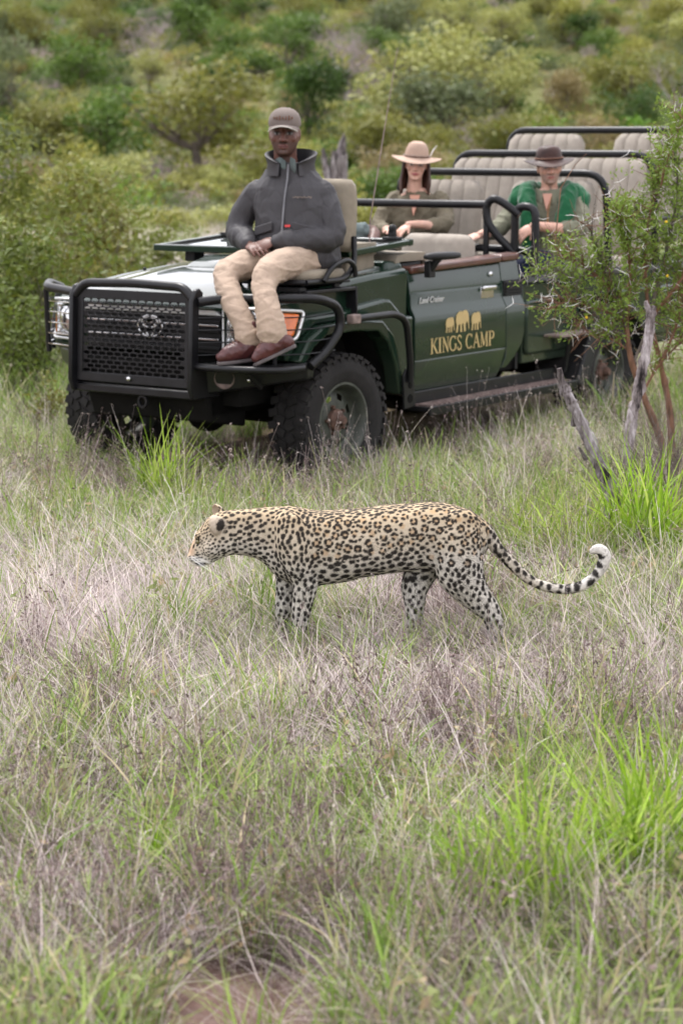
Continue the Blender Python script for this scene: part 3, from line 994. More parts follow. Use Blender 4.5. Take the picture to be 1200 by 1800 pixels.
wf = MB()
for a in ((-0.25, -0.285, -0.735, 0.735), (-0.885, -0.93, -0.735, 0.735)):
    wf.hexa([(a[0], a[2], wz(a[0]) - 0.02), (a[1], a[2], wz(a[1]) - 0.02), (a[1], a[3], wz(a[1]) - 0.02), (a[0], a[3], wz(a[0]) - 0.02),
             (a[0], a[2], wz(a[0]) + 0.02), (a[1], a[2], wz(a[1]) + 0.02), (a[1], a[3], wz(a[1]) + 0.02), (a[0], a[3], wz(a[0]) + 0.02)])
for s in (1, -1):
    a, b = s * 0.735, s * 0.695
    wf.hexa([(-0.287, a, wz(-0.287) - 0.018), (-0.883, a, wz(-0.883) - 0.018), (-0.883, b, wz(-0.883) - 0.018), (-0.287, b, wz(-0.287) - 0.018),
             (-0.287, a, wz(-0.287) + 0.018), (-0.883, a, wz(-0.883) + 0.018), (-0.883, b, wz(-0.883) + 0.018), (-0.287, b, wz(-0.287) + 0.018)])
ws_ = wf.build("windscreen_frame", M['paint'], car, bevel=0.006)
MB().add([(-0.287, -0.694, wz(-0.287) + 0.006), (-0.882, -0.694, wz(-0.882) + 0.006), (-0.882, 0.694, wz(-0.882) + 0.006), (-0.287, 0.694, wz(-0.287) + 0.006),
          (-0.287, -0.694, wz(-0.287)), (-0.882, -0.694, wz(-0.882)), (-0.882, 0.694, wz(-0.882)), (-0.287, 0.694, wz(-0.287))],
         [(0, 1, 2, 3), (7, 6, 5, 4), (0, 4, 5, 1), (1, 5, 6, 2), (2, 6, 7, 3), (3, 7, 4, 0)]).build("windscreen_glass", M['glass'], ws_, smooth=0)
g = 0.008
MB().tube([(-0.31, -0.665, wz(-0.31) + g), (-0.86, -0.665, wz(-0.86) + g), (-0.86, 0.665, wz(-0.86) + g), (-0.31, 0.665, wz(-0.31) + g)], 0.011, 6, True).build("rubber_seal", M['rubber'], ws_, smooth=60)
for s in (1, -1):
    m = MB().box(-0.91, -0.83, s * 0.62 - 0.05, s * 0.62 + 0.05, wz(-0.87) + 0.02, wz(-0.87) + 0.035).box(-0.885, -0.855, s * 0.62 - 0.022, s * 0.62 + 0.022, wz(-0.87) + 0.03, wz(-0.87) + 0.075)
    m.ball((-0.87, s * 0.62, wz(-0.87) + 0.085), 0.026, 12, 8)
    m.build("screen_latch", M['plastic'], ws_, bevel=0.003, smooth=50)
    MB().box(-0.44, -0.34, s * 0.52 - 0.04, s * 0.52 + 0.04, 1.235, wz(-0.4) - 0.015).build("screen_support", M['plastic'], ws_, bevel=0.008)
    MB().tube([(-0.50, s * 0.15, wz(-0.5) + 0.012), (-0.52, s * 0.10, wz(-0.5) + 0.02), (-0.53, s * 0.05, wz(-0.5) + 0.012)], 0.012).build("wiper", M['plastic'], ws_)

# canvas bag strapped beside the screen
bagm = MB()
rings = []
for z, k in ((1.17, 0.94), (1.18, 1.0), (1.26, 1.04), (1.325, 1.0), (1.335, 1.02), (1.36, 1.0), (1.372, 0.9)):
    rings.append([(-0.325 - 0.0 + dx * k, 0.59 + dy * k, z + 0.006 * noise.noise(Vector((dx * 20, dy * 20, z * 9)))) for dx, dy in
                  ((0.0, -0.09), (0.01, 0), (0.0, 0.07), (-0.14, 0.085), (-0.28, 0.07), (-0.29, 0), (-0.28, -0.09), (-0.14, -0.1))])
bagm.loft(rings)
bag = bagm.build("canvas_bag", M['khaki'], car, bevel=0.008, seg=2, smooth=50)
fl = MB().box(-0.61, -0.325, 0.665, 0.680, 1.30, 1.372).box(-0.318, -0.306, 0.51, 0.665, 1.30, 1.372)
fl.build("bag_flap", M['khaki'], bag, bevel=0.004)

# spotter's seat on the front corner
SX, SY = 0.13, 0.70
ts = MB().prism([(-0.10, 0.46), (0.20, 0.44), (0.27, 0.50), (0.28, 0.88), (0.20, 0.95), (-0.08, 0.95), (-0.12, 0.90)], 'z', 1.170, 1.186)
tseat = ts.build("spotter_seat", M['black'], car, bevel=0.006)
c = MB()
rings = []
for z, k in ((1.188, 0.92), (1.196, 1.0), (1.225, 1.02), (1.245, 0.97), (1.252, 0.8), (1.254, 0.4)):
    rings.append([(SX - 0.03 + 0.235 * k * np.sign(cos(t)) * abs(cos(t)) ** 0.55, SY + 0.235 * k * np.sign(sin(t)) * abs(sin(t)) ** 0.55, z) for t in [2 * pi * (i + 0.5) / 28 for i in range(28)]])
c.loft(rings)
c.build("cushion", M['khaki'], tseat, smooth=60)
# seat frame tubes, arm loops and swivel stand
m = MB()
m.tube(fillet([(0.33, 0.935, 1.186), (-0.02, 0.945, 1.186), (-0.15, 0.93, 1.25), (-0.19, 0.90, 1.42)], 0.08), 0.017, 8)
m.tube(fillet([(0.33, 0.46, 1.186), (-0.02, 0.455, 1.186), (-0.15, 0.47, 1.25), (-0.19, 0.50, 1.42)], 0.08), 0.017, 8)
m.tube(fillet([(0.33, 0.46, 1.186), (0.37, 0.55, 1.186), (0.37, 0.85, 1.186), (0.33, 0.935, 1.186)], 0.06), 0.017, 8)
for y in (0.965, 0.435):
    m.tube(fillet([(0.20, y, 1.188), (0.12, y, 1.27), (-0.03, y, 1.30), (-0.10, y, 1.265), (-0.11, y, 1.20)], 0.06), 0.015, 8)
m.build("seat_frame", M['black'], tseat, smooth=60)
m = MB().box(-0.02, 0.18, 0.60, 0.80, 1.135, 1.172).lathe([(0.09, 1.10), (0.09, 1.145), (0.06, 1.15)], (0.08, 0.70, 0), 'z', 16)
m.box(0.30, 0.36, 0.70, 0.92, 1.13, 1.16).box(-0.12, 0.30, 0.62, 0.66, 1.145, 1.165).box(-0.05, 0.0, 0.66, 0.9, 1.14, 1.168)
m.build("swivel_stand", M['black'], tseat, bevel=0.005)
m = MB().box(-0.13, 0.34, 0.80, 0.955, 1.122, 1.142).box(-0.145, -0.13, 0.80, 0.958, 0.965, 1.144).box(0.0, 0.30, 0.79, 0.80, 1.05, 1.13)
m.build("seat_bracket", M['black'], tseat, bevel=0.004)
b = backrest(0.40, 0.41, 0.12, 1, 0.12)
b.xf(Matrix.Translation((-0.175, SY - 0.01, 1.335)) @ Matrix.Rotation(-0.13, 4, 'Y'))
b.build("backrest", M['khaki'], tseat, smooth=60)

tseat.location.y = -0.09

# roll cage and grab rails
R = 0.027


def bar(pts, r=R, f=0.12, n=10):
    return MB().tube(fillet(pts, f, 6), r, n).build("roll_bar", M['black'], car, smooth=60)


bar([(-2.2, -0.74, 1.08), (-2.2, -0.74, 1.555), (-2.2, 0.50, 1.555)])
bar([(-2.26, 0.66, 1.24), (-2.22, 0.55, 1.35), (-2.2, 0.478, 1.45), (-2.2, 0.478, 1.56), (-2.2, 0.53, 1.60), (-2.22, 0.60, 1.565), (-2.25, 0.70, 1.49)], f=0.06)
bar([(-2.26, 0.66, 1.26), (-2.26, 0.66, 1.545), (-2.26, 0.815, 1.545), (-2.26, 0.812, 1.10)], f=0.085)
bar([(-2.30, -0.1, 1.275), (-2.30, 0.66, 1.262), (-2.30, 0.775, 1.24), (-2.30, 0.785, 1.09)], f=0.10)
MB().box(-2.215, -2.185, 0.46, 0.495, 1.10, 1.47).build("roll_bar_upright", M['black'], car, bevel=0.006)
bar([(-3.22, -0.84, 1.10), (-3.15, -0.84, 1.757), (-3.15, 0.85, 1.75), (-3.22, 0.85, 1.10)], f=0.17)
bar([(-3.98, -0.83, 1.10), (-3.90, -0.83, 1.885), (-3.90, 0.83, 1.88), (-3.98, 0.83, 1.10)], f=0.17)
bar([(-4.76, -0.82, 1.10), (-4.68, -0.82, 2.062), (-4.68, 0.82, 2.055), (-4.76, 0.82, 1.10)], f=0.17)
for s in (1, -1):
    bar([(-3.20, s * 0.835, 1.40), (-3.96, s * 0.825, 1.42), (-4.74, s * 0.82, 1.44)], 0.02, 0.05, 8)
# aerial
MB().tube([(-0.80, 0.50, 1.25), (-0.81, 0.50, 1.50), (-0.95, 0.50, 2.0), (-1.10, 0.50, 2.52)], [0.006, 0.0042, 0.0034, 0.002], 6).build("aerial", M['step'], car, smooth=60)
# ------------------------------------------------------------------ shared: solid bodies grown from lofts, fused into one skin
def fuse(mb, voxel, smooth_it=4, factor=0.5):
    """melt the collected closed shapes into one continuous surface; returns a mesh"""
    me = mb.mesh("raw", smooth=0, recalc=False)
    o = bpy.data.objects.new("raw", me)
    COL.objects.link(o)
    r = o.modifiers.new("r", 'REMESH')
    r.mode = 'VOXEL'
    r.voxel_size = voxel
    s_ = o.modifiers.new("s", 'SMOOTH')
    s_.iterations = smooth_it
    s_.factor = factor
    dg = bpy.context.evaluated_depsgraph_get()
    out = bpy.data.meshes.new_from_object(o.evaluated_get(dg))
    bpy.data.objects.remove(o)
    bpy.data.meshes.remove(me)
    out.polygons.foreach_set("use_smooth", [True] * len(out.polygons))
    return out


def verts_np(me):
    a = np.empty(len(me.vertices) * 3)
    me.vertices.foreach_get("co", a)
    return a.reshape(-1, 3)


def norms_np(me):
    a = np.empty(len(me.vertices) * 3)
    me.vertices.foreach_get("normal", a)
    return a.reshape(-1, 3)


def set_verts(me, P):
    me.vertices.foreach_set("co", P.ravel())
    me.update()


def set_col(me, C, name="col"):
    at = me.color_attributes.get(name) or me.color_attributes.new(name, 'FLOAT_COLOR', 'POINT')
    a = np.ones((len(C), 4))
    a[:, :3] = np.clip(C, 0, 1)
    at.data.foreach_set("color", a.ravel())


def npnoise(P, sc, seed=0.0):
    return np.array([noise.noise(Vector((p[0] * sc + seed, p[1] * sc, p[2] * sc))) for p in P])


def smoothstep(a, b, x):
    t = np.clip((x - a) / (b - a), 0, 1)
    return t * t * (3 - 2 * t)


def limb_rings(m, pts, n=14, seg=4, flat=1.0, cap=True):
    """pts: (x,y,z,r) centre line with radius -> smooth capped tube; flat squeezes it sideways (y)"""
    c = catmull(pts, seg)
    P = [Vector(p[:3]) for p in c]
    rr = [max(0.002, p[3]) for p in c]
    d0, d1 = (P[0] - P[1]).normalized(), (P[-1] - P[-2]).normalized()
    if cap:
        P = [P[0] + d0 * rr[0] * 0.95, P[0] + d0 * rr[0] * 0.7] + P + [P[-1] + d1 * rr[-1] * 0.7, P[-1] + d1 * rr[-1] * 0.95]
        rr = [rr[0] * 0.3, rr[0] * 0.72] + rr + [rr[-1] * 0.72, rr[-1] * 0.3]
    o = len(m.v)
    m.tube(P, rr, n)
    if flat != 1.0:
        # squeeze about the centre line
        for i, p in enumerate(P):
            for j in range(n):
                x, y, z = m.v[o + i * n + j]
                m.v[o + i * n + j] = (x, p.y + (y - p.y) * flat, z)
    return m


def superring(x, zt, zb, w, yc=0.0, n=36, e=2.35):
    zc, h = (zt + zb) / 2, (zt - zb) / 2
    return [(x, yc + w * np.sign(cos(t)) * abs(cos(t)) ** (2 / e), zc + h * np.sign(sin(t)) * abs(sin(t)) ** (2 / e)) for t in [2 * pi * i / n for i in range(n)]]


# ------------------------------------------------------------------ leopard (metres; x to its tail, -y towards the viewer)
LEO_TRUNK = [(-0.5856, 0.3825, 0.367, 0.01), (-0.5799, 0.398, 0.3581, 0.021), (-0.5687, 0.4312, 0.3471, 0.03), (-0.553, 0.4665, 0.3393, 0.036), (-0.531, 0.4995, 0.3382, 0.045), (-0.5046, 0.5304, 0.3471, 0.058), (-0.4763, 0.5457, 0.3626, 0.066), (-0.4437, 0.5545, 0.3781, 0.066), (-0.4069, 0.5567, 0.3869, 0.061), (-0.3528, 0.5611, 0.3803, 0.062), (-0.3095, 0.5655, 0.3648, 0.07), (-0.2813, 0.5677, 0.3404, 0.08), (-0.2488, 0.5699, 0.3027, 0.09), (-0.2012, 0.5743, 0.276, 0.103), (-0.1515, 0.5633, 0.2671, 0.113), (-0.0909, 0.5545, 0.2671, 0.118), (0.0, 0.5567, 0.2804, 0.122), (0.0866, 0.5655, 0.2982, 0.125), (0.1731, 0.5743, 0.3116, 0.122), (0.238, 0.5809, 0.3204, 0.115), (0.3028, 0.5853, 0.3204, 0.112), (0.3677, 0.5853, 0.3227, 0.112), (0.4327, 0.5743, 0.3293, 0.106), (0.487, 0.5567, 0.3426, 0.092), (0.5262, 0.5326, 0.3737, 0.07), (0.5526, 0.5039, 0.4068, 0.045)]
FORE_NEAR = [(-0.1977, -0.062, 0.5003, 0.066), (-0.1829, -0.067, 0.4527, 0.0799), (-0.1595, -0.067, 0.3759, 0.0756), (-0.1361, -0.062, 0.3023, 0.0583), (-0.1449, -0.062, 0.2316, 0.0454), (-0.1538, -0.062, 0.154, 0.0367), (-0.1606, -0.062, 0.0807, 0.0324), (-0.1695, -0.062, 0.0317, 0.0346), (-0.2043, -0.062, 0.016, 0.0302)]
FORE_FAR = [(-0.2076, 0.062, 0.4839, 0.0734), (-0.1972, 0.062, 0.3502, 0.0691), (-0.2064, 0.062, 0.2607, 0.0475), (-0.2221, 0.062, 0.1776, 0.0346), (-0.2291, 0.062, 0.0965, 0.0302), (-0.2361, 0.062, 0.0332, 0.0324), (-0.2692, 0.062, 0.015, 0.0281)]
HIND_NEAR = [(0.4477, -0.055, 0.4942, 0.0821), (0.4378, -0.055, 0.4065, 0.0972), (0.4493, -0.055, 0.3317, 0.0929), (0.4758, -0.055, 0.2831, 0.0778), (0.5043, -0.055, 0.2434, 0.0626), (0.5372, -0.055, 0.2079, 0.0518), (0.5658, -0.055, 0.1724, 0.0432), (0.5815, -0.055, 0.128, 0.0346), (0.5844, -0.055, 0.0746, 0.0324), (0.5698, -0.055, 0.0233, 0.0346), (0.533, -0.055, 0.0121, 0.0281)]
HIND_FAR = [(0.3717, 0.055, 0.4073, 0.0864), (0.3111, 0.055, 0.3181, 0.0691), (0.283, 0.055, 0.2465, 0.054), (0.2812, 0.055, 0.1837, 0.041), (0.2816, 0.055, 0.1274, 0.0346), (0.2731, 0.055, 0.0665, 0.0302), (0.2579, 0.055, 0.0258, 0.0324), (0.2227, 0.055, 0.0122, 0.0281)]
TAIL = [(0.5143, 0, 0.4972, 0.034), (0.5443, 0, 0.4781, 0.031), (0.5662, 0, 0.451, 0.0281), (0.5928, 0, 0.4091, 0.0248), (0.6237, 0, 0.3759, 0.0227), (0.6567, 0, 0.3426, 0.0216), (0.6965, 0, 0.3049, 0.0205), (0.7383, 0, 0.276, 0.0194), (0.793, 0, 0.2582, 0.0194), (0.8498, 0, 0.2493, 0.0194), (0.8976, 0, 0.256, 0.0194), (0.9451, 0, 0.2804, 0.0205), (0.9771, 0, 0.3116, 0.0216), (0.9959, 0, 0.3448, 0.0227), (1.004, 0, 0.3759, 0.0227), (0.9948, 0, 0.398, 0.0216), (0.975, 0, 0.4068, 0.0194), (0.9578, 0, 0.4002, 0.014)]
EAR_NEAR = (-0.4724, 0.5039); EAR_FAR = (-0.4742, 0.5435); EYE = (-0.5469, 0.4378); LIP = (-0.5349, 0.3515); NOSE = (-0.5846, 0.3759)
LEO_LOC = (0.0, 7.75, 0.0)
leo = empty("leopard", LEO_LOC)
tag(leo, "spotted leopard walking through dry grass with its tail tip curled up", "leopard")


def build_leopard():
    m = MB()
    m.loft([superring(*s_) for s_ in [LEO_TRUNK[0][:1] + (LEO_TRUNK[0][1] - 0.004, LEO_TRUNK[0][2] + 0.004, 0.005)] + LEO_TRUNK])
    limb_rings(m, FORE_NEAR, flat=0.80)
    limb_rings(m, FORE_FAR, flat=0.80)
    limb_rings(m, HIND_NEAR, flat=0.78)
    limb_rings(m, HIND_FAR, flat=0.78)
    limb_rings(m, TAIL)
    # cheeks, brow, muzzle pads, chin
    for s_ in (-1, 1):
        m.ball((-0.492, s_ * 0.038, 0.418), 0.038, 12, 8)
        m.ball((-0.536, s_ * 0.026, 0.462), 0.018, 10, 6, (1.3, 0.8, 0.8))
        m.ball((-0.566, s_ * 0.017, 0.378), 0.021, 10, 7, (1.1, 0.9, 0.9))
        # shoulder and haunch muscle
        m.ball((-0.180, s_ * 0.088, 0.45), 0.080, 14, 9, (0.85, 0.48, 1.35))
        m.ball((0.435, s_ * 0.072, 0.43), 0.108, 14, 9, (0.9, 0.5, 1.08))
        # toes
    for leg in (FORE_NEAR, FORE_FAR, HIND_NEAR, HIND_FAR):
        x, y, z, r = leg[-1]
        for k in range(4):
            m.ball((x - 0.012 - 0.006 * (k in (1, 2)), y + (k - 1.5) * 0.016, 0.016), 0.015, 8, 6, (1.4, 0.85, 1))
    # ears: thin cups, backs towards the tail
    for cx, cy, cz, nx, ny in ((-0.470, -0.068, 0.513, 0.72, -0.62), (-0.468, 0.054, 0.538, 0.72, 0.55)):
        nrm = Vector((nx, ny, 0.22)).normalized()
        a = nrm.cross(Vector((0, 0, 1))).normalized()
        b = a.cross(nrm).normalized()
        rings = []
        for k, (rad, off) in enumerate(((0.3, 0.016), (0.7, 0.009), (1.0, -0.008), (0.93, -0.015), (0.65, -0.002), (0.3, 0.004))):
            rings.append([Vector((cx, cy, cz)) + a * (0.036 * rad * cos(t)) + b * (0.041 * rad * sin(t)) + nrm * off for t in [2 * pi * i / 16 for i in range(16)]])
        m.loft(rings)
    me = fuse(m, 0.0042, 5, 0.5)
    P, N = verts_np(me), norms_np(me)
    # eye hollows and mouth line pressed in
    dep = np.zeros(len(P))
    for c_, r_, a_ in (((-0.5475, -0.034, 0.440), 0.014, 0.007), ((-0.5475, 0.034, 0.440), 0.014, 0.007), ((-0.585, 0, 0.362), 0.012, 0.004)):
        d = np.linalg.norm(P - np.array(c_), axis=1)
        dep += a_ * np.exp(-(d / r_) ** 2)
    # hollows behind the shoulder, before the haunch and where the neck meets the shoulder
    for x_, z_, wx_, wz_, a_ in ((-0.085, 0.37, 0.030, 0.11, 0.013), (0.315, 0.37, 0.038, 0.09, 0.014), (-0.275, 0.44, 0.026, 0.08, 0.010), (0.10, 0.315, 0.16, 0.035, 0.005), (0.03, 0.50, 0.020, 0.05, 0.003), (0.09, 0.48, 0.020, 0.06, 0.003), (-0.155, 0.535, 0.03, 0.03, 0.005)):
        dep += a_ * np.exp(-((P[:, 0] - x_ - 0.12 * (P[:, 2] - z_)) / wx_) ** 2 - ((P[:, 2] - z_) / wz_) ** 2) * (np.abs(P[:, 1]) > 0.03)
    ml = (np.abs(P[:, 2] - (0.3535 + 0.15 * np.clip(-0.565 - P[:, 0], -0.06, 0.02))) < 0.0035) & (P[:, 0] < -0.525) & (P[:, 0] > -0.60)
    dep += 0.004 * ml
    big = npnoise(P, 9, 3.1) * 0.0035 + npnoise(P, 26, 9.7) * 0.0012
    P = P - N * dep[:, None] + N * big[:, None] * (P[:, 0] > -0.45)[:, None]
    set_verts(me, P)
    N = norms_np(me)
    X, Y, Z = P.T
    # ---- ground colour of the coat
    tx = np.array([s_[0] for s_ in LEO_TRUNK])
    zt = np.interp(X, tx, [s_[1] for s_ in LEO_TRUNK])
    zb = np.interp(X, tx, [s_[2] for s_ in LEO_TRUNK])
    on_tail = (X > 0.56) & (Z > 0.235) | (X > 0.62)
    t = np.clip((Z - zb) / np.maximum(zt - zb, 0.02), -0.5, 1)
    back, mid, pale, white = (np.array(c) for c in ((0.475, 0.365, 0.235), (0.545, 0.465, 0.36), (0.61, 0.565, 0.50), (0.68, 0.645, 0.595)))
    w = smoothstep(0.55, 1.0, t)[:, None]
    C = mid * (1 - w) + back * w
    w = smoothstep(0.55, 0.16, t)[:, None]
    C = C * (1 - w) + pale * w
    w = (smoothstep(0.2, -0.1, t) * np.where((X > -0.11) & (X < 0.33) & (np.abs(Y) < 0.11), 1.0, 0.25))[:, None]
    C = C * (1 - w) + white * w
    w = (0.75 * smoothstep(0.26, 0.08, Z))[:, None]
    C = C * (1 - w) + white * w
    C[on_tail] = mid * 0.5 + pale * 0.5
    w = smoothstep(0.70, 0.95, X)[:, None]
    C = C * (1 - w * on_tail[:, None]) + white * w * on_tail[:, None]
    # inner sides of the far legs are white fur
    inner = ((Y > 0.02) & (Z < 0.31))
    C[inner] = white * 0.97
    head = X < -0.44
    w = (smoothstep(0.395, 0.365, Z) * head)[:, None]
    C = C * (1 - w) + white * w
    w = (smoothstep(-0.545, -0.575, X) * smoothstep(0.375, 0.40, Z))[:, None]
    C = C * (1 - w) + np.array((0.55, 0.38, 0.26)) * w
    C *= (1 + 0.10 * npnoise(P, 14, 5.0) + 0.08 * npnoise(P, 120, 2.0))[:, None]
    # ---- spots
    kd = kdtree.KDTree(len(P))
    for i, p in enumerate(P):
        kd.insert(p, i)
    kd.balance()
    nz = npnoise(P, 150, 7.0)
    D = np.zeros(len(P))        # darkness
    TW = np.zeros(len(P))       # tawny rosette centres

    def dab(c, n, r, stretch=1.0, direction=None, arr=D, soft=0.3):
        n = np.array(n)
        d_ = np.array(direction if direction is not None else (1, 0, 0), float)
        d_ -= n * d_.dot(n)
        L_ = np.linalg.norm(d_)
        d_ = d_ / L_ if L_ > 1e-6 else np.array(Vector(n).orthogonal().normalized())
        e_ = np.cross(n, d_)
        for co, i, dist in kd.find_range(c, r * max(stretch, 1) * 1.5):
            if N[i].dot(n) < 0.1:
                continue
            q = P[i] - np.array(c)
            dd = math.hypot(q.dot(d_) / stretch, q.dot(e_)) / r + 0.32 * nz[i]
            v = 1 - sstep(1 - soft, 1 + soft * 0.7, dd)
            if v > arr[i]:
                arr[i] = v
    SP = 0.68
    rs = random.Random(5)
    order = list(range(len(P)))
    rs.shuffle(order)
    cell, grid = 0.05, {}

    def near_ok(p, s_):
        k = tuple(int(math.floor(v / cell)) for v in p)
        for a in (-1, 0, 1):
            for b in (-1, 0, 1):
                for c in (-1, 0, 1):
                    for q, sq in grid.get((k[0] + a, k[1] + b, k[2] + c), ()):
                        if (p[0] - q[0]) ** 2 + (p[1] - q[1]) ** 2 + (p[2] - q[2]) ** 2 < (0.5 * (s_ + sq)) ** 2:
                            return False
        grid.setdefault(k, []).append((p, s_))
        return True
    for i in order[:80000]:
        x, y, z = P[i]
        tt = t[i]
        n = N[i]
        if on_tail[i]:
            kind, s_ = 'tail', 0.030 + 0.012 * min(1, max(0, (x - 0.6) / 0.3))
        elif x < -0.40:
            if x < -0.553 or (z < 0.372 and x < -0.50):
                continue
            kind, s_ = 'head', 0.0145 + 0.010 * sstep(-0.52, -0.42, x)
        elif z < 0.27:
            kind, s_ = 'leg', 0.028 if x < 0 else 0.032
        elif x < -0.25:
            kind, s_ = 'neck', 0.0265
        elif x < -0.10:
            kind, s_ = 'shoulder', 0.0265
        elif tt < 0.2 and x < 0.33:
            kind, s_ = 'belly', 0.040
        elif tt < 0.42 and x < 0.33:
            kind, s_ = 'low', 0.033
        elif tt > 0.93:
            kind, s_ = 'spine', 0.028
        elif z < 0.37:
            kind, s_ = 'thigh', 0.031
        else:
            kind, s_ = 'ros', 0.0515 - 0.003 * (x < 0)
        s_ *= SP
        if not near_ok((x, y, z), s_):
            continue
        c = P[i]
        if kind == 'ros':
            nb = rs.choice((3, 4, 4, 5))
            a0 = rs.random() * 6.28
            u = np.array(Vector(n).orthogonal().normalized())
            v_ = np.cross(n, u)
            R_ = 0.0115 * rs.uniform(0.85, 1.15)
            dab(c, n, R_ * 1.05, 1, None, TW, 0.4)
            for k in range(nb):
                if rs.random() < 0.08:
                    continue
                a = a0 + 6.28 * k / nb + rs.uniform(-0.25, 0.25)
                d_ = u * cos(a) + v_ * sin(a)
                tg = -u * sin(a) + v_ * cos(a)
                dab(c + d_ * R_, n, 0.0063 * rs.uniform(0.85, 1.25), rs.uniform(1.1, 1.65), tg)
        else:
            r_ = {'head': 0.0034 + 0.0030 * sstep(-0.52, -0.42, x), 'neck': 0.0066, 'shoulder': 0.0070, 'belly': 0.0108, 'low': 0.0085, 'spine': 0.0076,
                  'thigh': 0.0076, 'leg': 0.0068, 'tail': 0.0084}[kind] * rs.uniform(0.95, 1.4)
            st_ = rs.uniform(1.0, 1.6)
            dr = (1, 0, 0.25) if kind in ('belly', 'low', 'neck', 'spine', 'head') else (rs.uniform(-.4, .4), 0, 1)
            if kind == 'tail' and x > 0.85:
                if (n[2] < -0.2 and x > 0.9) or (x > 0.94 and z > 0.345 and (n[0] > -0.1 or z > 0.385)):
                    continue
                st_, dr, r_ = 1.6, (0, 1, 0.3), 0.013
            if kind == 'shoulder' and rs.random() < 0.3:
                a = rs.random() * 6.28
                dab(c + np.array((cos(a), 0, sin(a))) * 0.008, n, r_ * 0.7, 1.2, dr)
            dab(c, n, r_, st_, dr)
    for i in order[:40000]:     # small odd spots between the rosettes
        x, y, z = P[i]
        if x < -0.1 or x > 0.53 or on_tail[i] or z < 0.33 or t[i] < 0.3:
            continue
        if near_ok((x, y, z), 0.0135):
            dab(P[i], N[i], 0.0058 * rs.uniform(0.8, 1.3), rs.uniform(1, 1.8), (1, 0, rs.uniform(-.6, .6)))
    # head markings: eye rims, nose, lips, whisker rows, ear backs
    for s_ in (-1, 1):
        dab((-0.5485, s_ * 0.034, 0.441), (-0.4, s_ * 0.9, 0.1), 0.0080, 2.1, (-0.45, 0, 1))
        dab((-0.541, s_ * 0.036, 0.456), (-0.3, s_ * 0.9, 0.2), 0.0042, 3.4, (0.55, 0, 1))
        dab((-0.560, s_ * 0.027, 0.423), (-0.6, s_ * 0.8, 0.1), 0.0040, 2.6, (0.35, 0, 1))
        for r_, (zz, xa) in enumerate(((0.384, -0.575), (0.375, -0.572), (0.366, -0.568))):
            for k in range(3):
                dab((xa + k * 0.014, s_ * (0.026 + k * 0.004), zz + 0.002 * k), (-0.3, s_ * 0.95, 0), 0.0024, 2.4, (1, 0, 0.1))
        dab((-0.536, s_ * 0.034, 0.3525), (-0.2, s_ * 0.9, -0.2), 0.0085, 2.6, (1, 0, 0.12))
        dab((-0.556, s_ * 0.028, 0.354), (-0.4, s_ * 0.9, -0.2), 0.0030, 3.0, (1, 0, 0.1))
    dab((-0.588, 0, 0.378), (-1, 0, 0.2), 0.010, 1.3, (0, 1, 0))
    dab((-0.585, -0.012, 0.373), (-0.8, -0.6, 0), 0.006, 1.3, (0, 1, 0))
    wx = np.interp(X, tx, [s_[3] for s_ in LEO_TRUNK])
    for cx, cy, cz in ((-0.466, -0.070, 0.513), (-0.466, 0.058, 0.539)):
        sg = -1 if cy < 0 else 1
        d = np.sqrt(((X - cx) / 0.042) ** 2 + ((Y - cy) / 0.034) ** 2 + ((Z - cz) / 0.048) ** 2)
        ear = smoothstep(1.05, 0.8, d) * np.maximum(smoothstep(-0.004, 0.004, np.abs(Y) - wx * np.sqrt(np.clip(1 - ((Z - (zt + zb) / 2) / ((zt - zb) / 2 + 0.001)) ** 2, 0, 1))), smoothstep(0.0, 0.006, Z - zt))
        C = C * (1 - ear[:, None] * 0.85) + np.array((0.50, 0.42, 0.34)) * ear[:, None] * 0.85
        D *= 1 - ear * 0.9
        q = np.sqrt(((X - cx - 0.010) / 0.016) ** 2 + ((Z - cz + 0.002) / 0.024) ** 2) + 0.25 * nz
        D = np.maximum(D, smoothstep(1.15, 0.8, q) * smoothstep(0.3, 0.7, ear))
    w = (TW * 0.45)[:, None]
    C = C * (1 - w) + np.array((0.46, 0.26, 0.105)) * w
    D *= 0.97
    C = C * (1 - D[:, None]) + np.array((0.009, 0.0065, 0.006)) * D[:, None]
    set_col(me, C)
    me.name = "body"
    me.materials.append(vcol_mat("leopard_coat", 0.72, bump=0.12, bscale=260, spec=0.2))
    body = bpy.data.objects.new("body", me)
    COL.objects.link(body)
    body.parent = leo
    # ---- short fur: thin tapered hairs lying towards the tail
    me.calc_loop_triangles()
    nt_ = len(me.loop_triangles)
    tri = np.empty(nt_ * 3, dtype=np.int64)
    me.loop_triangles.foreach_get("vertices", tri)
    tri = tri.reshape(-1, 3)
    ar = np.linalg.norm(np.cross(P[tri[:, 1]] - P[tri[:, 0]], P[tri[:, 2]] - P[tri[:, 0]]), axis=1)
    nh = 70000
    pick = RNG.choice(nt_, nh, p=ar / ar.sum())
    b = RNG.random((nh, 2))
    fl = b.sum(1) > 1
    b[fl] = 1 - b[fl]
    w0, w1, w2 = (1 - b.sum(1))[:, None], b[:, :1], b[:, 1:]
    T3 = tri[pick]
    Q = P[T3[:, 0]] * w0 + P[T3[:, 1]] * w1 + P[T3[:, 2]] * w2
    NN = N[T3[:, 0]] * w0 + N[T3[:, 1]] * w1 + N[T3[:, 2]] * w2
    NN /= np.linalg.norm(NN, axis=1)[:, None] + 1e-9
    CC = C[T3[:, 0]] * w0 + C[T3[:, 1]] * w1 + C[T3[:, 2]] * w2
    flow = np.tile(np.array((1.0, 0, -0.35)), (nh, 1))
    low = Q[:, 2] < 0.27
    flow[low] = (0.25, 0, -1)
    tl = (Q[:, 0] > 0.6)
    tc = np.array([p[:3] for p in TAIL])
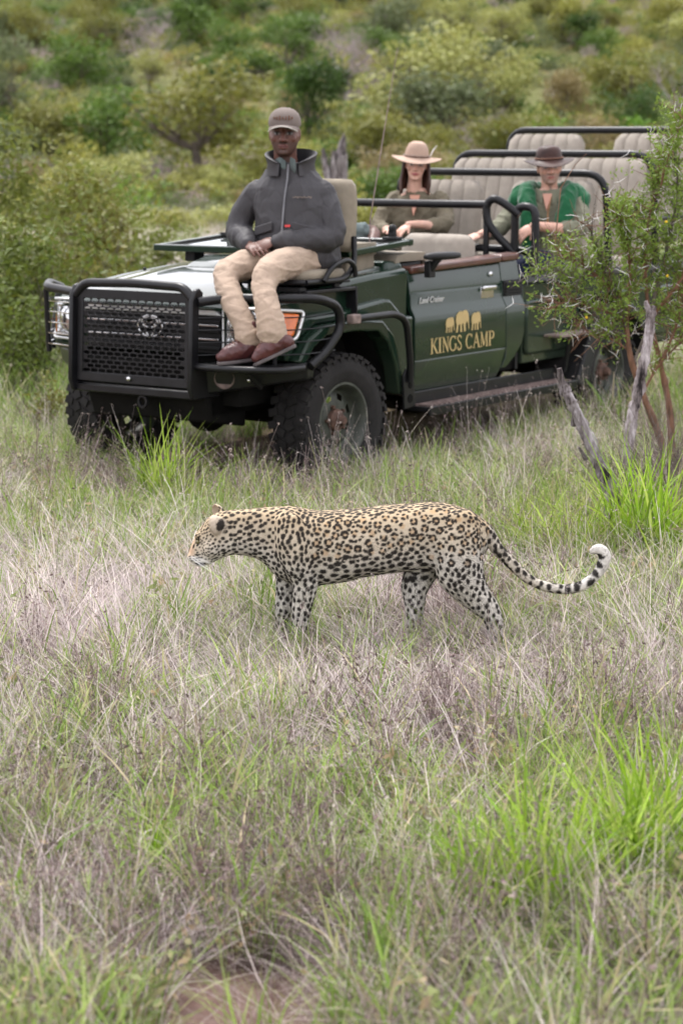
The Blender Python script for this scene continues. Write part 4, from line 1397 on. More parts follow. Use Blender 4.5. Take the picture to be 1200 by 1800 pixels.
    if tl.any():
        idx = np.argmin(np.linalg.norm(Q[tl][:, None, :] - tc[None], axis=2), axis=1)
        tang = np.gradient(tc, axis=0)
        flow[tl] = tang[idx] / np.linalg.norm(tang[idx], axis=1)[:, None]
    flow += RNG.normal(0, 0.22, (nh, 3))
    flow -= NN * (flow * NN).sum(1)[:, None]
    flow /= np.linalg.norm(flow, axis=1)[:, None] + 1e-9
    side = np.cross(NN, flow)
    t_h = np.clip((Q[:, 2] - np.interp(Q[:, 0], tx, [s_[2] for s_ in LEO_TRUNK])) / 0.25, 0, 1)
    ln = 0.0052 + 0.006 * (1 - t_h) ** 2
    ln[Q[:, 0] < -0.42] = 0.0036
    ln[(Q[:, 0] > 0.62)] = 0.010
    ln *= RNG.uniform(0.6, 1.3, nh)
    tip = Q + (flow * 0.90 + NN * 0.42) * ln[:, None]
    hw = 0.0005
    VV = np.stack([Q - side * hw - NN * 0.001, Q + side * hw - NN * 0.001, tip], 1).reshape(-1, 3)
    fm = bpy.data.meshes.new("fur")
    fm.vertices.add(nh * 3)
    fm.vertices.foreach_set("co", VV.ravel())
    fm.loops.add(nh * 3)
    fm.loops.foreach_set("vertex_index", np.arange(nh * 3, dtype=np.int32))
    fm.polygons.add(nh)
    fm.polygons.foreach_set("loop_start", np.arange(0, nh * 3, 3, dtype=np.int32))
    fm.update()
    set_col(fm, np.repeat(CC * RNG.uniform(0.85, 1.15, (nh, 1)), 3, axis=0))
    fm.normals_split_custom_set_from_vertices(np.repeat(NN, 3, axis=0).tolist())
    fm.materials.append(vcol_mat("leopard_fur", 0.8, spec=0.15))
    fo = bpy.data.objects.new("fur", fm)
    COL.objects.link(fo)
    fo.parent = leo
    tag(fo, kind="stuff")
    # eyes, nose leather and whiskers
    for s_ in (-1, 1):
        MB().ball((-0.5455, s_ * 0.0315, 0.4405), 0.0085, 12, 8).build("eye", simple("leopard_eye", (0.12, 0.10, 0.03), 0.08, coat=1.0), leo, smooth=180)
    wm = simple("whisker", (0.85, 0.84, 0.82), 0.4)
    for s_ in (-1, 1):
        for k in range(7):
            z = 0.384 - 0.006 * (k % 3)
            x = -0.574 + 0.007 * (k // 2)
            y = s_ * (0.030 + 0.001 * k)
            L_ = 0.07 + 0.012 * (k % 4)
            MB().tube([(x, y, z), (x + L_ * 0.35, y + s_ * L_ * 0.5, z - 0.004 - 0.004 * (k % 3)), (x + L_ * 0.8, y + s_ * L_ * 0.75, z - 0.016 - 0.007 * (k % 3))], [0.0006, 0.0005, 0.0002], 4).build("whisker", wm, leo)


build_leopard()
# ------------------------------------------------------------------ people (laid out in the vehicle's frame: x forward, y left, z up)
def cloth(name, c, rough=0.85, spec=0.2, weave=420, sheen=0.04, var=0.14):
    return simple(name, c, rough, 0, var, 11, 0.08, weave, spec, sheen=sheen)


CLOTH = {
    'jacket': cloth("grey_jacket", (0.048, 0.046, 0.050), 0.62, 0.28, sheen=0), 'lining': cloth("dark_lining", (0.010, 0.010, 0.012)),
    'khaki': cloth("khaki_cotton", (0.40, 0.305, 0.235)), 'boot': simple("maroon_leather", (0.075, 0.022, 0.022), 0.38, 0, 0.35, 20, 0.1, 90, 0.5),
    'sole': simple("boot_sole", (0.10, 0.085, 0.085), 0.8), 'cap': cloth("faded_cap", (0.17, 0.14, 0.125)), 'capedge': cloth("pale_piping", (0.42, 0.40, 0.36)),
    'olive': cloth("olive_shirt", (0.145, 0.125, 0.088)), 'shirt': cloth("grey_green_shirt", (0.18, 0.18, 0.13)), 'sweater': cloth("green_wool", (0.010, 0.085, 0.034), 0.95, 0.1, 200, 0.3),
    'navy': cloth("navy_denim", (0.012, 0.017, 0.045)), 'tanhat': cloth("tan_felt", (0.40, 0.285, 0.225), 0.9), 'brownhat': simple("brown_leather_hat", (0.034, 0.014, 0.011), 0.5, 0, 0.6, 9, 0.15, 60, 0.3),
    'band': cloth("hat_band", (0.16, 0.085, 0.06)), 'hair': simple("brown_hair", (0.055, 0.022, 0.014), 0.45, 0, 0.45, 60, 0.3, 150, 0.5, stretch=(1, 1, 0.1)),
    'feather': simple("white_feather", (0.72, 0.70, 0.68), 0.7, 0, 0.15, 40), 'bluegrey': cloth("blue_grey_shirt", (0.12, 0.15, 0.15)), 'cord': simple("leather_cord", (0.28, 0.14, 0.06), 0.7),
    'red': simple("red_label", (0.55, 0.05, 0.05), 0.7), 'zip': simple("zip_teeth", (0.13, 0.13, 0.14), 0.45, 0.3)}


def frame(origin, yaw, pitch=0.0, roll=0.0, scale=1.0):
    return Matrix.Translation(origin) @ Matrix.Rotation(yaw, 4, 'Z') @ Matrix.Rotation(pitch, 4, 'Y') @ Matrix.Rotation(roll, 4, 'X') @ Matrix.Scale(scale, 4)


def add_head(m, H, female=False, jaw=1.0):
    """head facing +x in the frame H, origin between the eyes' height and the middle of the skull"""
    o = len(m.v)
    j = 0.92 if female else 1.0
    prof = [(-0.116, .020, .074, -.03), (-0.110, .034, .082, -.01), (-0.098, .045, .087, .02), (-0.08, .055, .088, .045), (-0.05, .0655, .088, .068), (-0.02, .071, .086, .084), (.01, .0745, .085, .094),
            (.04, .076, .088, .099), (.07, .073, .083, .096), (.095, .059, .066, .08), (.112, .034, .04, .048), (.119, .012, .015, .02)]
    rings = []
    for z, a, f, b in prof:
        if z < -0.01:
            a *= j * jaw
        r = []
        for i in range(28):
            t = 2 * pi * i / 28
            cx = (f - b) / 2
            rx = (f + b) / 2
            e = 2.0 if z > 0 else 2.2
            r.append(Vector((cx + rx * np.sign(cos(t)) * abs(cos(t)) ** (2 / e), a * np.sign(sin(t)) * abs(sin(t)) ** (2 / e), z)))
        rings.append(r)
    m.loft(rings)
    nw = 0.85 if female else (1.0)
    m.tube([(.080, 0, .012), (.096, 0, -.012), (.108, 0, -.034), (.098, 0, -.043)], [.010, .0115, .014 * nw, .010], 10)
    for s in (-1, 1):
        m.ball((.094, s * .0145 * nw, -.036), .0105 * nw, 8, 6)
        m.ball((.074, s * .036, .024), .016, 10, 6, (.8, 1.5, .55))
        m.ball((.062, s * .045, -.030), .021, 10, 6, (.8, 1, .9))
        m.ball((-.008, s * .0765, -.012), .030, 10, 8, (.62, .28, 1.05))
    m.ball((.089, 0, -.0625), .012, 10, 6, (.75, 2.0, .55))
    m.ball((.088, 0, -.0745), .012, 10, 6, (.75, 1.7, .55))
    m.ball((.080, 0, -.100), .020, 10, 6, (.75, 1.2, .75))
    m.tube([(-.012, 0, -.055), (-.022, 0, -.12), (-.035, 0, -.20)], [.056 * j * jaw, .055 * j * jaw, .064 * j * jaw], 16)
    m.xf(H, o)


def add_hand(m, wrist, fwd, nrm, side=1, curl=0.35, size=1.0):
    """palm, four unequal fingers and a thumb; nrm points out of the back of the hand"""
    fwd = Vector(fwd).normalized()
    nrm = Vector(nrm)
    nrm = (nrm - fwd * nrm.dot(fwd)).normalized()
    lat = fwd.cross(nrm) * side
    w = Vector(wrist)
    o = len(m.v)
    m.ball((0, 0, 0), 1.0, 14, 9)
    F = Matrix((fwd * .050 * size, lat * .042 * size, nrm * .0155 * size)).transposed().to_4x4()
    F.translation = w + fwd * .052 * size
    m.xf(F, o)
    for k, (off, L_) in enumerate(((.031, .070), (.0105, .080), (-.0105, .075), (-.031, .058))):
        p = w + (fwd * .082 + lat * off) * size
        d = fwd + lat * off * 3.0
        pts, rr = [w + (fwd * .05 + lat * off * .8) * size, p], [.0095 * size, .0092 * size]
        a = curl * (0.8 + 0.12 * k)
        for sgm in range(3):
            d = (d.normalized() - nrm * a * 0.62).normalized()
            p = p + d * L_ * size * (0.44, 0.31, 0.25)[sgm]
            pts.append(p)
            rr.append((.0085, .0078, .0062)[sgm] * size)
        m.tube(pts, rr, 8)
    p = w + (fwd * .022 + lat * .030) * size
    d = (fwd * 0.75 + lat * 0.75 - nrm * 0.25).normalized()
    pts, rr = [w + (fwd * .01 + lat * .012) * size, p], [.013 * size, .0125 * size]
    for sgm in range(2):
        d = (d + fwd * 0.25 - nrm * curl * 0.3).normalized()
        p = p + d * (.036, .030)[sgm] * size
        pts.append(p)
        rr.append((.0105, .008)[sgm] * size)
    m.tube(pts, rr, 8)


def cap_ends(m, pts, n=14, seg=3):
    return limb_rings(m, pts, n, seg)


def torso(m, rings, yaw, n=26, e=2.4):
    """rings: (cx, cy, z, half depth, half width, forward lean of the ring)"""
    c, s = cos(yaw), sin(yaw)
    out = []
    for cx, cy, z, d, w in rings:
        r = []
        for i in range(n):
            t = 2 * pi * i / n
            x = d * np.sign(cos(t)) * abs(cos(t)) ** (2 / e)
            y = w * np.sign(sin(t)) * abs(sin(t)) ** (2 / e)
            r.append(Vector((cx + x * c - y * s, cy + x * s + y * c, z)))
        out.append(r)
    m.loft(out)


def folds(me, amp, sc, seed, stretch=(1, 1, 1), soft=0.4):
    """creases: ridged noise along the normals"""
    P, N = verts_np(me), norms_np(me)
    Q = P * np.array(stretch)
    a = npnoise(Q, sc, seed)
    b = npnoise(Q, sc * 2.1, seed + 5)
    d = np.clip(1 - np.abs(a) * 2.6, 0, 1) ** 1.6 * 0.75 + soft * b * 0.8 - 0.6 * np.clip(1 - np.abs(b + 0.1) * 4, 0, 1) ** 2 * 0.5
    set_verts(me, P + N * (amp * (d - 0.22))[:, None])


def solid(name, mb, mat, parent, voxel=0.008, it=3, amp=0.0, sc=10, seed=0.0, stretch=(1, 1, 1)):
    me = fuse(mb, voxel, it)
    if amp:
        folds(me, amp, sc, seed, stretch)
    me.name = name
    me.materials.append(mat)
    o = bpy.data.objects.new(name, me)
    COL.objects.link(o)
    o.parent = parent
    return o


def skin_body(mb, parent, H, base, lips, brow, beard=None, voxel=0.0048, iris=(0.03, 0.018, 0.012), white=0.45, female=False):
    me = fuse(mb, voxel, 2, 0.5)
    me.name = "body"
    P = verts_np(me)
    Hi = np.array(H.inverted())
    L = P @ Hi[:3, :3].T + Hi[:3, 3]
    C = np.tile(np.array(base), (len(P), 1))
    C *= (1 + 0.10 * npnoise(P, 30, 1.0) + 0.05 * npnoise(P, 90, 4.0))[:, None]
    x, y, z = L.T
    near = (np.linalg.norm(L, axis=1) < 0.16) & (x > 0.03)

    def put(mask, col):
        w = np.clip(mask, 0, 1)[:, None] * near[:, None]
        C[:] = C * (1 - w) + np.array(col) * w
    ay = np.abs(y)

    def ell(cy, cz, ry, rz, soft=0.35):
        d = np.sqrt(((ay - cy) / ry) ** 2 + ((z - cz) / rz) ** 2)
        return smoothstep(1 + soft, 1 - soft, d)
    flush = np.array(base) * np.array((1.08, 0.82, 0.80))
    put(ell(0.043, -0.028, 0.018, 0.016, 0.95) * 0.28, flush)
    put(ell(0.0, -0.03, 0.016, 0.016, 0.6) * 0.5, flush)
    if beard is not None:
        bm_ = smoothstep(-0.035, -0.055, z) * (1 - ell(0, -0.068, 0.026, 0.013)) * smoothstep(-0.02, 0.0, x) + ell(0, -0.050, 0.030, 0.007) * 0.9
        put(np.clip(bm_, 0, 1) * 0.72 * (0.8 + 0.3 * npnoise(P, 140, 8.0)), beard)
    put(ell(0.033, 0.000, 0.022, 0.015, 0.6) * 0.38, np.array(base) * 0.5)
    put(ell(0.033, -0.002, 0.0145, 0.0062, 0.35), (white,) * 3)
    put(ell(0.033, -0.002, 0.0072, 0.0078, 0.3), iris)
    put(ell(0.033, 0.0060, 0.0180, 0.0032, 0.5), np.array(brow) * 0.5)
    put(ell(0.035, 0.0235, 0.019, 0.0042, 0.5) * 0.85, brow)
    put(ell(0.0, -0.068, 0.025 + 0.005 * female, 0.0092, 0.4), lips)
    put(ell(0.0, -0.0685, 0.025, 0.0018, 0.6) * 0.9, np.array(lips) * 0.3)
    put(ell(0.008, -0.0445, 0.005, 0.0032, 0.5), np.array(base) * 0.25)
    set_col(me, C)
    m = bpy.data.materials.get("skin") or vcol_mat("skin", 0.5, spec=0.42, sss=0.08, bump=0.05, bscale=300)
    me.materials.append(m)
    o = bpy.data.objects.new("body", me)
    COL.objects.link(o)
    o.parent = parent
    return o


def person(base, label):
    t = empty("person", car2world(base), CAR_RZ)
    tag(t, label, "person")
    b = Vector(base)

    def J(x, y, z):
        return Vector((x, y, z)) - b
    return t, J


def chain(J, *p):
    return [tuple(J(*q[:3])) + (q[3],) for q in p]


def lathe_hat(H, prof, wob=None, n=44):
    """prof: (radius x, radius y, z); wob(angle, k) lifts the ring"""
    m = MB()
    rings = []
    for k, (rx, ry, z) in enumerate(prof):
        rings.append([H @ Vector((rx * cos(a) - 0.006, ry * sin(a), z + (wob(a, k) if wob else 0))) for a in [2 * pi * i / n for i in range(n)]])
    m.loft(rings, closed_ends=True)
    return m


# ---- the spotter on the front seat
def spotter():
    t, J = person((0.06, 0.60, 1.29), "man in dark grey jacket, khaki trousers and cap sitting on the vehicle's front corner seat")
    yaw_b = radians(14)
    H = frame(J(0.115, 0.547, 2.005), radians(31), radians(3), radians(0), 1.07)
    LF, RF = (0.655, 0.815, 0.80), (0.64, 0.63, 0.785)
    m = MB()
    add_head(m, H, False, 1.10)
    torso(m, [tuple(J(.06, .60, 1.27)) + (.11, .15), tuple(J(.06, .60, 1.40)) + (.13, .17), tuple(J(.06, .575, 1.58)) + (.12, .17), tuple(J(.07, .56, 1.70)) + (.08, .17), tuple(J(.08, .555, 1.82)) + (.055, .07)], yaw_b)
    cap_ends(m, chain(J, (.02, .75, 1.66, .055), (.05, .82, 1.56, .05), (.08, .825, 1.43, .045), (.20, .74, 1.415, .038), (.30, .62, 1.405, .030)))
    cap_ends(m, chain(J, (.13, .34, 1.65, .055), (.16, .28, 1.55, .048), (.17, .265, 1.45, .045), (.26, .38, 1.41, .038), (.33, .45, 1.388, .030)))
    add_hand(m, J(.305, .615, 1.405), (0.42, -0.82, -0.26), (0.55, 0.25, 0.8), 1, 0.50, 1.10)
    add_hand(m, J(.335, .455, 1.385), (0.35, 0.75, -0.15), (0.3, 0.1, 0.9), -1, 0.4, 1.05)
    for k_ in (((.08, .52, 1.30, .07), (.34, .472, 1.27, .055), (.52, .452, 1.225, .040), (0.631, 0.6, 1.08, 0.038), (0.66, 0.71, 0.9, 0.032)),
               ((.08, .70, 1.30, .07), (.34, .718, 1.28, .055), (.525, .735, 1.235, .040), (0.63, 0.8, 1.12, 0.038), (0.68, 0.88, 0.95, 0.032))):
        cap_ends(m, chain(J, *k_))
    skin_body(m, t, H, (0.125, 0.056, 0.041), (0.15, 0.058, 0.055), (0.012, 0.008, 0.007), (0.030, 0.018, 0.015), voxel=0.0042, white=0.20, iris=(0.008, 0.005, 0.004))
    # jacket
    m = MB()
    torso(m, [tuple(J(.04, .61, 1.255)) + (.165, .222), tuple(J(.05, .605, 1.29)) + (.185, .232), tuple(J(.065, .60, 1.40)) + (.195, .232), tuple(J(.065, .585, 1.52)) + (.18, .228), tuple(J(.07, .57, 1.62)) + (.16, .230),
              tuple(J(.07, .56, 1.70)) + (.135, .225), tuple(J(.065, .555, 1.755)) + (.112, .18), tuple(J(.065, .552, 1.80)) + (.10, .140), tuple(J(.065, .55, 1.825)) + (.09, .115), tuple(J(.065, .55, 1.84)) + (.08, .10)], yaw_b, 30)
    m.ball(J(.03, .735, 1.655), .090, 14, 9)
    m.ball(J(.125, .365, 1.65), .090, 14, 9)
    cap_ends(m, chain(J, (.02, .735, 1.655, .080), (.045, .805, 1.55, .078), (.07, .835, 1.43, .075), (.17, .765, 1.415, .072), (.275, .655, 1.408, .056), (.292, .63, 1.406, .048)), 16)
    cap_ends(m, chain(J, (.125, .36, 1.65, .080), (.16, .285, 1.55, .077), (.175, .265, 1.45, .080), (.245, .36, 1.415, .066), (.315, .43, 1.392, .052)), 16)
    jk = solid("jacket", m, CLOTH['jacket'], t, 0.0065, 4, 0.0095, 9.5, 3.0, (1, 1, 0.55))
    # stand-up collar, open at the front, with dark lining
    for nm, r0, mat in (("collar", 0.0, 'jacket'), ("collar_lining", -0.010, 'lining')):
        m = MB()
        rings = []
        for i in range(25):
            a = yaw_b + radians(28) + radians(-14) + (i / 24 - 0.5) * radians(312) + pi
            wv = abs(i / 24 - 0.5) * 2
            ring = []
            for rr, z in ((.150 + r0, 1.765), (.138 + r0, 1.83), (.154 + r0, 1.915 - 0.080 * wv ** 2), (.142 + r0, 1.919 - 0.080 * wv ** 2), (.124 + r0, 1.83), (.132 + r0, 1.765)):
                ring.append(J(.065 + rr * 0.92 * cos(a), .553 + rr * sin(a), z))
            rings.append(ring)
        m.loft(rings)
        m.build(nm, CLOTH[mat], jk, smooth=60)
    for s in (-1, 1):       # shirt collar points in the opening
        m = MB()
        c = J(.158, .592 + s * .042, 1.825)
        m.obox(c, (0.012, 0.012 * s, 0.012), (0.006, 0.022, -0.008 * s), (0.003, 0, 0.028))
        m.build("shirt_collar", CLOTH['bluegrey'], jk, bevel=0.004)
    d = Vector((cos(yaw_b), sin(yaw_b), 0))
    lat = Vector((-sin(yaw_b), cos(yaw_b), 0))
    c0 = J(.065, .585, 0)
    zz = [(1.83, .108), (1.75, .122), (1.66, .160), (1.56, .186), (1.46, .206), (1.36, .212), (1.29, .203)]
    pts = [c0 + d * r + Vector((0, 0, z)) for z, r in zz]
    MB().tube(pts, 0.006, 6, flat=1.0).build("zip", CLOTH['zip'], jk, smooth=60)
    m = MB()
    for k in range(9):
        m.obox(c0 + d * (.166 - .0022 * k) + lat * (.055 + .012 * k) + Vector((0, 0, 1.648 + .003 * (k % 2))), lat * .0042, Vector((0, 0, .0035 + .001 * (k % 3))), d * .004)
    m.build("chest_embroidery", CLOTH['cap'], jk)
    for s in (-1, 1):
        rows = MB()
        a, b_ = c0 + d * .203 + lat * s * .06 + Vector((0, 0, 1.49)), c0 + d * .150 + lat * s * .19 + Vector((0, 0, 1.455))
        rows.obox((a + b_) / 2, (b_ - a) / 2, Vector((0, 0, 0.026)), d * 0.007)
        rows.build("pocket_flap", CLOTH['jacket'], jk, bevel=0.006)
    MB().obox(c0 + d * .2075 + lat * .035 + Vector((0, 0, 1.492)), lat * .016, Vector((0, 0, .0065)), d * .004).build("red_label", CLOTH['red'], jk)
    # trousers
    m = MB()
    torso(m, [tuple(J(.02, .61, 1.25)) + (.14, .19), tuple(J(.03, .61, 1.31)) + (.16, .20), tuple(J(.05, .61, 1.40)) + (.15, .19)], yaw_b)
    cap_ends(m, chain(J, (.05, .52, 1.305, .098), (.28, .475, 1.285, .092), (.515, .455, 1.245, .078), (0.591, 0.502, 1.165, 0.068), (0.647, 0.61, 1.05, 0.068), (0.659, 0.682, 0.955, 0.070), (0.663, 0.705, 0.905, 0.08)), 18)
    cap_ends(m, chain(J, (.05, .71, 1.305, .098), (.28, .715, 1.292, .094), (.53, .748, 1.255, .083), (0.613, 0.772, 1.175, 0.068), (0.67, 0.835, 1.07, 0.069), (0.678, 0.866, 0.98, 0.08), (0.681, 0.878, 0.925, 0.082)), 18)
    solid("trousers", m, CLOTH['khaki'], t, 0.006, 4, 0.0075, 10, 11.0, (0.7, 0.7, 1.5))
    # boots
    for (ankle, heel, toe, ln) in (((.663, .715, .915), (.650, .725, .80), (.800, .625, .785), 0), ((.682, .882, .955), (.640, .945, .865), (.757, .83, .790), 1)):
        A, Hh, T = J(*ankle), J(*heel), J(*toe)
        m = MB()
        mid = Hh.lerp(T, 0.55) + Vector((0, 0, 0.028))
        limb_rings(m, [tuple(A + Vector((0, 0, .03))) + (.054,), tuple(A) + (.056,), tuple(Hh.lerp(A, 0.45) + (T - Hh) * 0.12) + (.058,), tuple(mid + Vector((0, 0, .012))) + (.053,), tuple(T.lerp(Hh, 0.16) + Vector((0, 0, 0.026))) + (.046,), tuple(T + Vector((0, 0, .018))) + (.033,)], 16, 4)
        m.ball(Hh + Vector((0, 0, .022)), .042, 12, 8)
        bo = solid("boot", m, CLOTH['boot'], t, 0.006, 3, 0.004, 25, 2.0)
        # sole
        ax = (T - Hh).normalized()
        up = (A - Hh)
        up = (up - ax * up.dot(ax)).normalized()
        sd = ax.cross(up).normalized()
        L_ = (T - Hh).length
        m = MB()
        outl = [(-0.045, 0.018), (-0.03, 0.036), (L_ * .35, 0.034), (L_ * .7, 0.046), (L_ * .95, 0.040), (L_ + .028, 0.016)]
        poly = [(a, b_) for a, b_ in outl] + [(a, -b_) for a, b_ in reversed(outl)]
        n_ = len(poly)
        lo = [Hh + ax * a + sd * b_ - up * .026 for a, b_ in poly]
        hi = [Hh + ax * a + sd * b_ - up * .006 for a, b_ in poly]
        m.add(lo + hi, [tuple(range(n_)), tuple(range(2 * n_ - 1, n_ - 1, -1))] + [(i, i + n_, (i + 1) % n_ + n_, (i + 1) % n_) for i in range(n_)])
        m.build("sole", CLOTH['sole'], bo, bevel=0.005)
        lm = MB()
        for k in range(5):
            f = 0.30 + 0.11 * k
            c = A.lerp(T + Vector((0, 0, .03)), f) + (up * 0.016 + ax * 0.016) * (1 - 0.4 * f)
            lm.tube([c - sd * .026, c + up * .008 + ax * .004, c + sd * .026], 0.0035, 5)
        lm.build("laces", CLOTH['band'], bo, smooth=60)
    # cap
    prof = [(.094, .0835, .036), (.097, .0865, .052), (.093, .083, .078), (.080, .072, .102), (.055, .050, .122), (.028, .026, .131), (.006, .006, .133)]
    cp = lathe_hat(H @ Matrix.Translation((0, 0, -.004)), prof).build("cap", CLOTH['cap'], t, smooth=70)
    m = MB()
    rows_ = []
    for i in range(17):
        a = radians(-72 + 144 * i / 16)
        y = sin(a)
        out = cos(a)
        dz = -0.030 * y * y
        rows_.append([H @ Vector((.080 * cos(a) + 0.006, .084 * y, .044 + dz * .6)), H @ Vector((.085 + .080 * out * 0.95, .080 * y, .040 + dz)), H @ Vector((.086 + .080 * out * 0.95, .080 * y, .0345 + dz)), H @ Vector((.080 * cos(a) + 0.006, .082 * y, .036 + dz * .6))])
    m.loft(rows_)
    m.build("cap_visor", CLOTH['cap'], cp, smooth=60)
    MB().tube([r[1].lerp(r[2], 0.5) for r in rows_], 0.0035, 6).build("visor_piping", CLOTH['capedge'], cp, smooth=60)
    m = MB()
    for k in range(7):
        a = radians(-32 + 64 * k / 6)
        q = H @ Vector((.0965 * cos(a) - .003, .088 * sin(a), .078))
        m.obox(q, H.to_3x3() @ Vector((.003, 0, 0)), H.to_3x3() @ Vector((0, .0035, 0)), H.to_3x3() @ Vector((0, 0, .006 + .003 * (k % 3))))
    m.build("cap_embroidery", CLOTH['band'], cp)


spotter()


# ---- the woman in the tan hat
def woman():
    t, J = person((-2.80, -0.46, 1.05), "smiling woman in tan felt hat with white feather and olive shirt")
    yaw_b = radians(22)
    H = frame(J(-2.665, -0.375, 1.815), radians(32), radians(4), radians(-4), 0.96)
    m = MB()
    add_head(m, H, True)
    torso(m, [tuple(J(-2.80, -.46, 1.06)) + (.11, .16), tuple(J(-2.78, -.45, 1.22)) + (.10, .13), tuple(J(-2.75, -.43, 1.42)) + (.11, .145), tuple(J(-2.73, -.41, 1.56)) + (.075, .155), tuple(J(-2.71, -.40, 1.65)) + (.045, .055)], yaw_b)
    cap_ends(m, chain(J, (-2.68, -.56, 1.565, .05), (-2.58, -.60, 1.44, .042), (-2.50, -.56, 1.36, .036), (-2.40, -.44, 1.365, .03), (-2.33, -.36, 1.372, .024)))
    cap_ends(m, chain(J, (-2.80, -.25, 1.565, .05), (-2.72, -.17, 1.44, .042), (-2.60, -.13, 1.385, .036), (-2.46, -.19, 1.405, .03), (-2.37, -.245, 1.405, .024)))
    add_hand(m, J(-2.33, -.36, 1.372), (0.75, 0.55, -0.10), (0, 0.1, 1), 1, 0.30, 0.9)
    add_hand(m, J(-2.37, -.245, 1.405), (0.75, -0.30, -0.55), (0.3, 0.1, 0.9), -1, 0.40, 0.9)
    for s in (-1, 1):
        cap_ends(m, chain(J, (-2.76, -.46 + s * .09, 1.11, .08), (-2.52, -.44 + s * .10, 1.13, .07), (-2.34, -.43 + s * .10, 1.11, .055), (-2.34, -.43 + s * .10, .90, .045), (-2.36, -.43 + s * .10, .78, .035)))
    skin_body(m, t, H, (0.64, 0.385, 0.295), (0.42, 0.10, 0.10), (0.06, 0.03, 0.02), white=0.55, female=True)
    m = MB()
    torso(m, [tuple(J(-2.80, -.46, 1.08)) + (.145, .195), tuple(J(-2.78, -.45, 1.22)) + (.135, .175), tuple(J(-2.75, -.43, 1.42)) + (.14, .18), tuple(J(-2.735, -.415, 1.54)) + (.105, .18), tuple(J(-2.725, -.405, 1.60)) + (.075, .115), tuple(J(-2.72, -.40, 1.63)) + (.055, .07)], yaw_b, 28)
    m.ball(J(-2.68, -.555, 1.555), .070, 12, 8)
    m.ball(J(-2.80, -.26, 1.555), .070, 12, 8)
    cap_ends(m, chain(J, (-2.68, -.555, 1.555, .066), (-2.585, -.605, 1.44, .062), (-2.51, -.57, 1.365, .056), (-2.43, -.47, 1.363, .046)), 14)
    cap_ends(m, chain(J, (-2.80, -.26, 1.555, .066), (-2.725, -.17, 1.44, .064), (-2.61, -.13, 1.39, .060), (-2.535, -.16, 1.395, .052)), 14)
    sh = solid("shirt", m, CLOTH['olive'], t, 0.0075, 2, 0.013, 11, 6.0)
    # collar and open placket: skin shows in the V
    d = Vector((cos(yaw_b), sin(yaw_b), 0))
    lat = Vector((-sin(yaw_b), cos(yaw_b), 0))
    c0 = J(-2.735, -.41, 0)
    m = MB()
    for s in (-1, 1):
        a = c0 + d * .085 + lat * s * .050 + Vector((0, 0, 1.585))
        m.obox(a, (lat * s * .018 - d * .010 + Vector((0, 0, .008))), (d * .014 - Vector((0, 0, .034))), (d * .002 + lat * s * .001))
    m.build("collar", CLOTH['olive'], sh, bevel=0.004)
    skm = bpy.data.materials["skin"]
    m = MB()
    v = [c0 + d * .094 + lat * .038 + Vector((0, 0, 1.60)), c0 + d * .094 - lat * .038 + Vector((0, 0, 1.60)), c0 + d * .152 + Vector((0, 0, 1.455)),
         c0 + d * .060 + lat * .038 + Vector((0, 0, 1.60)), c0 + d * .060 - lat * .038 + Vector((0, 0, 1.60)), c0 + d * .115 + Vector((0, 0, 1.455))]
    m.add(v, [(0, 1, 2), (5, 4, 3), (0, 3, 4, 1), (1, 4, 5, 2), (2, 5, 3, 0)])
    o = m.build("open_neck", skm, sh, bevel=0.006, seg=3)
    set_col(o.data, np.tile(np.array((0.55, 0.28, 0.20)), (len(o.data.vertices), 1)))
    MB().tube([c0 + d * (.152 + .006 * k) + Vector((0, 0, 1.45 - .08 * k)) for k in range(4)], 0.009, 6).build("placket", CLOTH['olive'], sh, smooth=60)
    m = MB()
    torso(m, [tuple(J(-2.82, -.46, 1.04)) + (.15, .20), tuple(J(-2.80, -.46, 1.12)) + (.15, .19)], yaw_b)
    for s in (-1, 1):
        cap_ends(m, chain(J, (-2.76, -.46 + s * .09, 1.115, .098), (-2.52, -.44 + s * .10, 1.135, .088), (-2.34, -.43 + s * .10, 1.115, .072), (-2.335, -.43 + s * .10, .90, .065), (-2.36, -.43 + s * .10, .80, .06)))
    solid("trousers", m, CLOTH['lining'], t, 0.010, 2, 0.008, 11, 6.0)
    # long hair falling in front of the shoulders
    m = MB()
    rng = np.random.default_rng(4)
    for s in (-1, 1):
        for k in range(13):
            a = radians(84 + 7 * k)
            x, y = .088 * cos(a), s * .084 * sin(a)
            z0 = .04
            drop = rng.uniform(-.27, -.20) if k < 6 else rng.uniform(-.20, -.16)
            fx = 0.035 if k < 5 else -0.01
            pts = [H @ Vector((x, y, z0)), H @ Vector((x * 1.02, y * 1.12, -.05)), H @ Vector((x + fx * .6, y * (1.18 + .1 * rng.random()), -.13)), H @ Vector((x + fx + rng.normal(0, .012), y * (1.12 + .25 * rng.random()), drop))]
            c = catmull(pts, 4)
            m.tube([Vector(p) for p in c], [.013] * (len(c) - 4) + [.012, .010, .007, .003], 7, flat=0.8)
    for k in range(9):
        a = radians(120 + 120 * k / 8)
        pts = [H @ Vector((.09 * cos(a), .086 * sin(a), .05)), H @ Vector((.102 * cos(a), .098 * sin(a), -.06)), H @ Vector((.10 * cos(a) - .01, .10 * sin(a), -.19))]
        m.tube([Vector(p) for p in catmull(pts, 3)], .022, 7)
    m.build("hair", CLOTH['hair'], t, smooth=180)

    def wob(a, k):
        return (0.022 * sin(a) ** 2 - 0.010 * max(0, cos(a)) ** 2) * (0.3, 1, 1, 1, 0.6, 0.1, 0, 0, 0, 0, 0)[k]
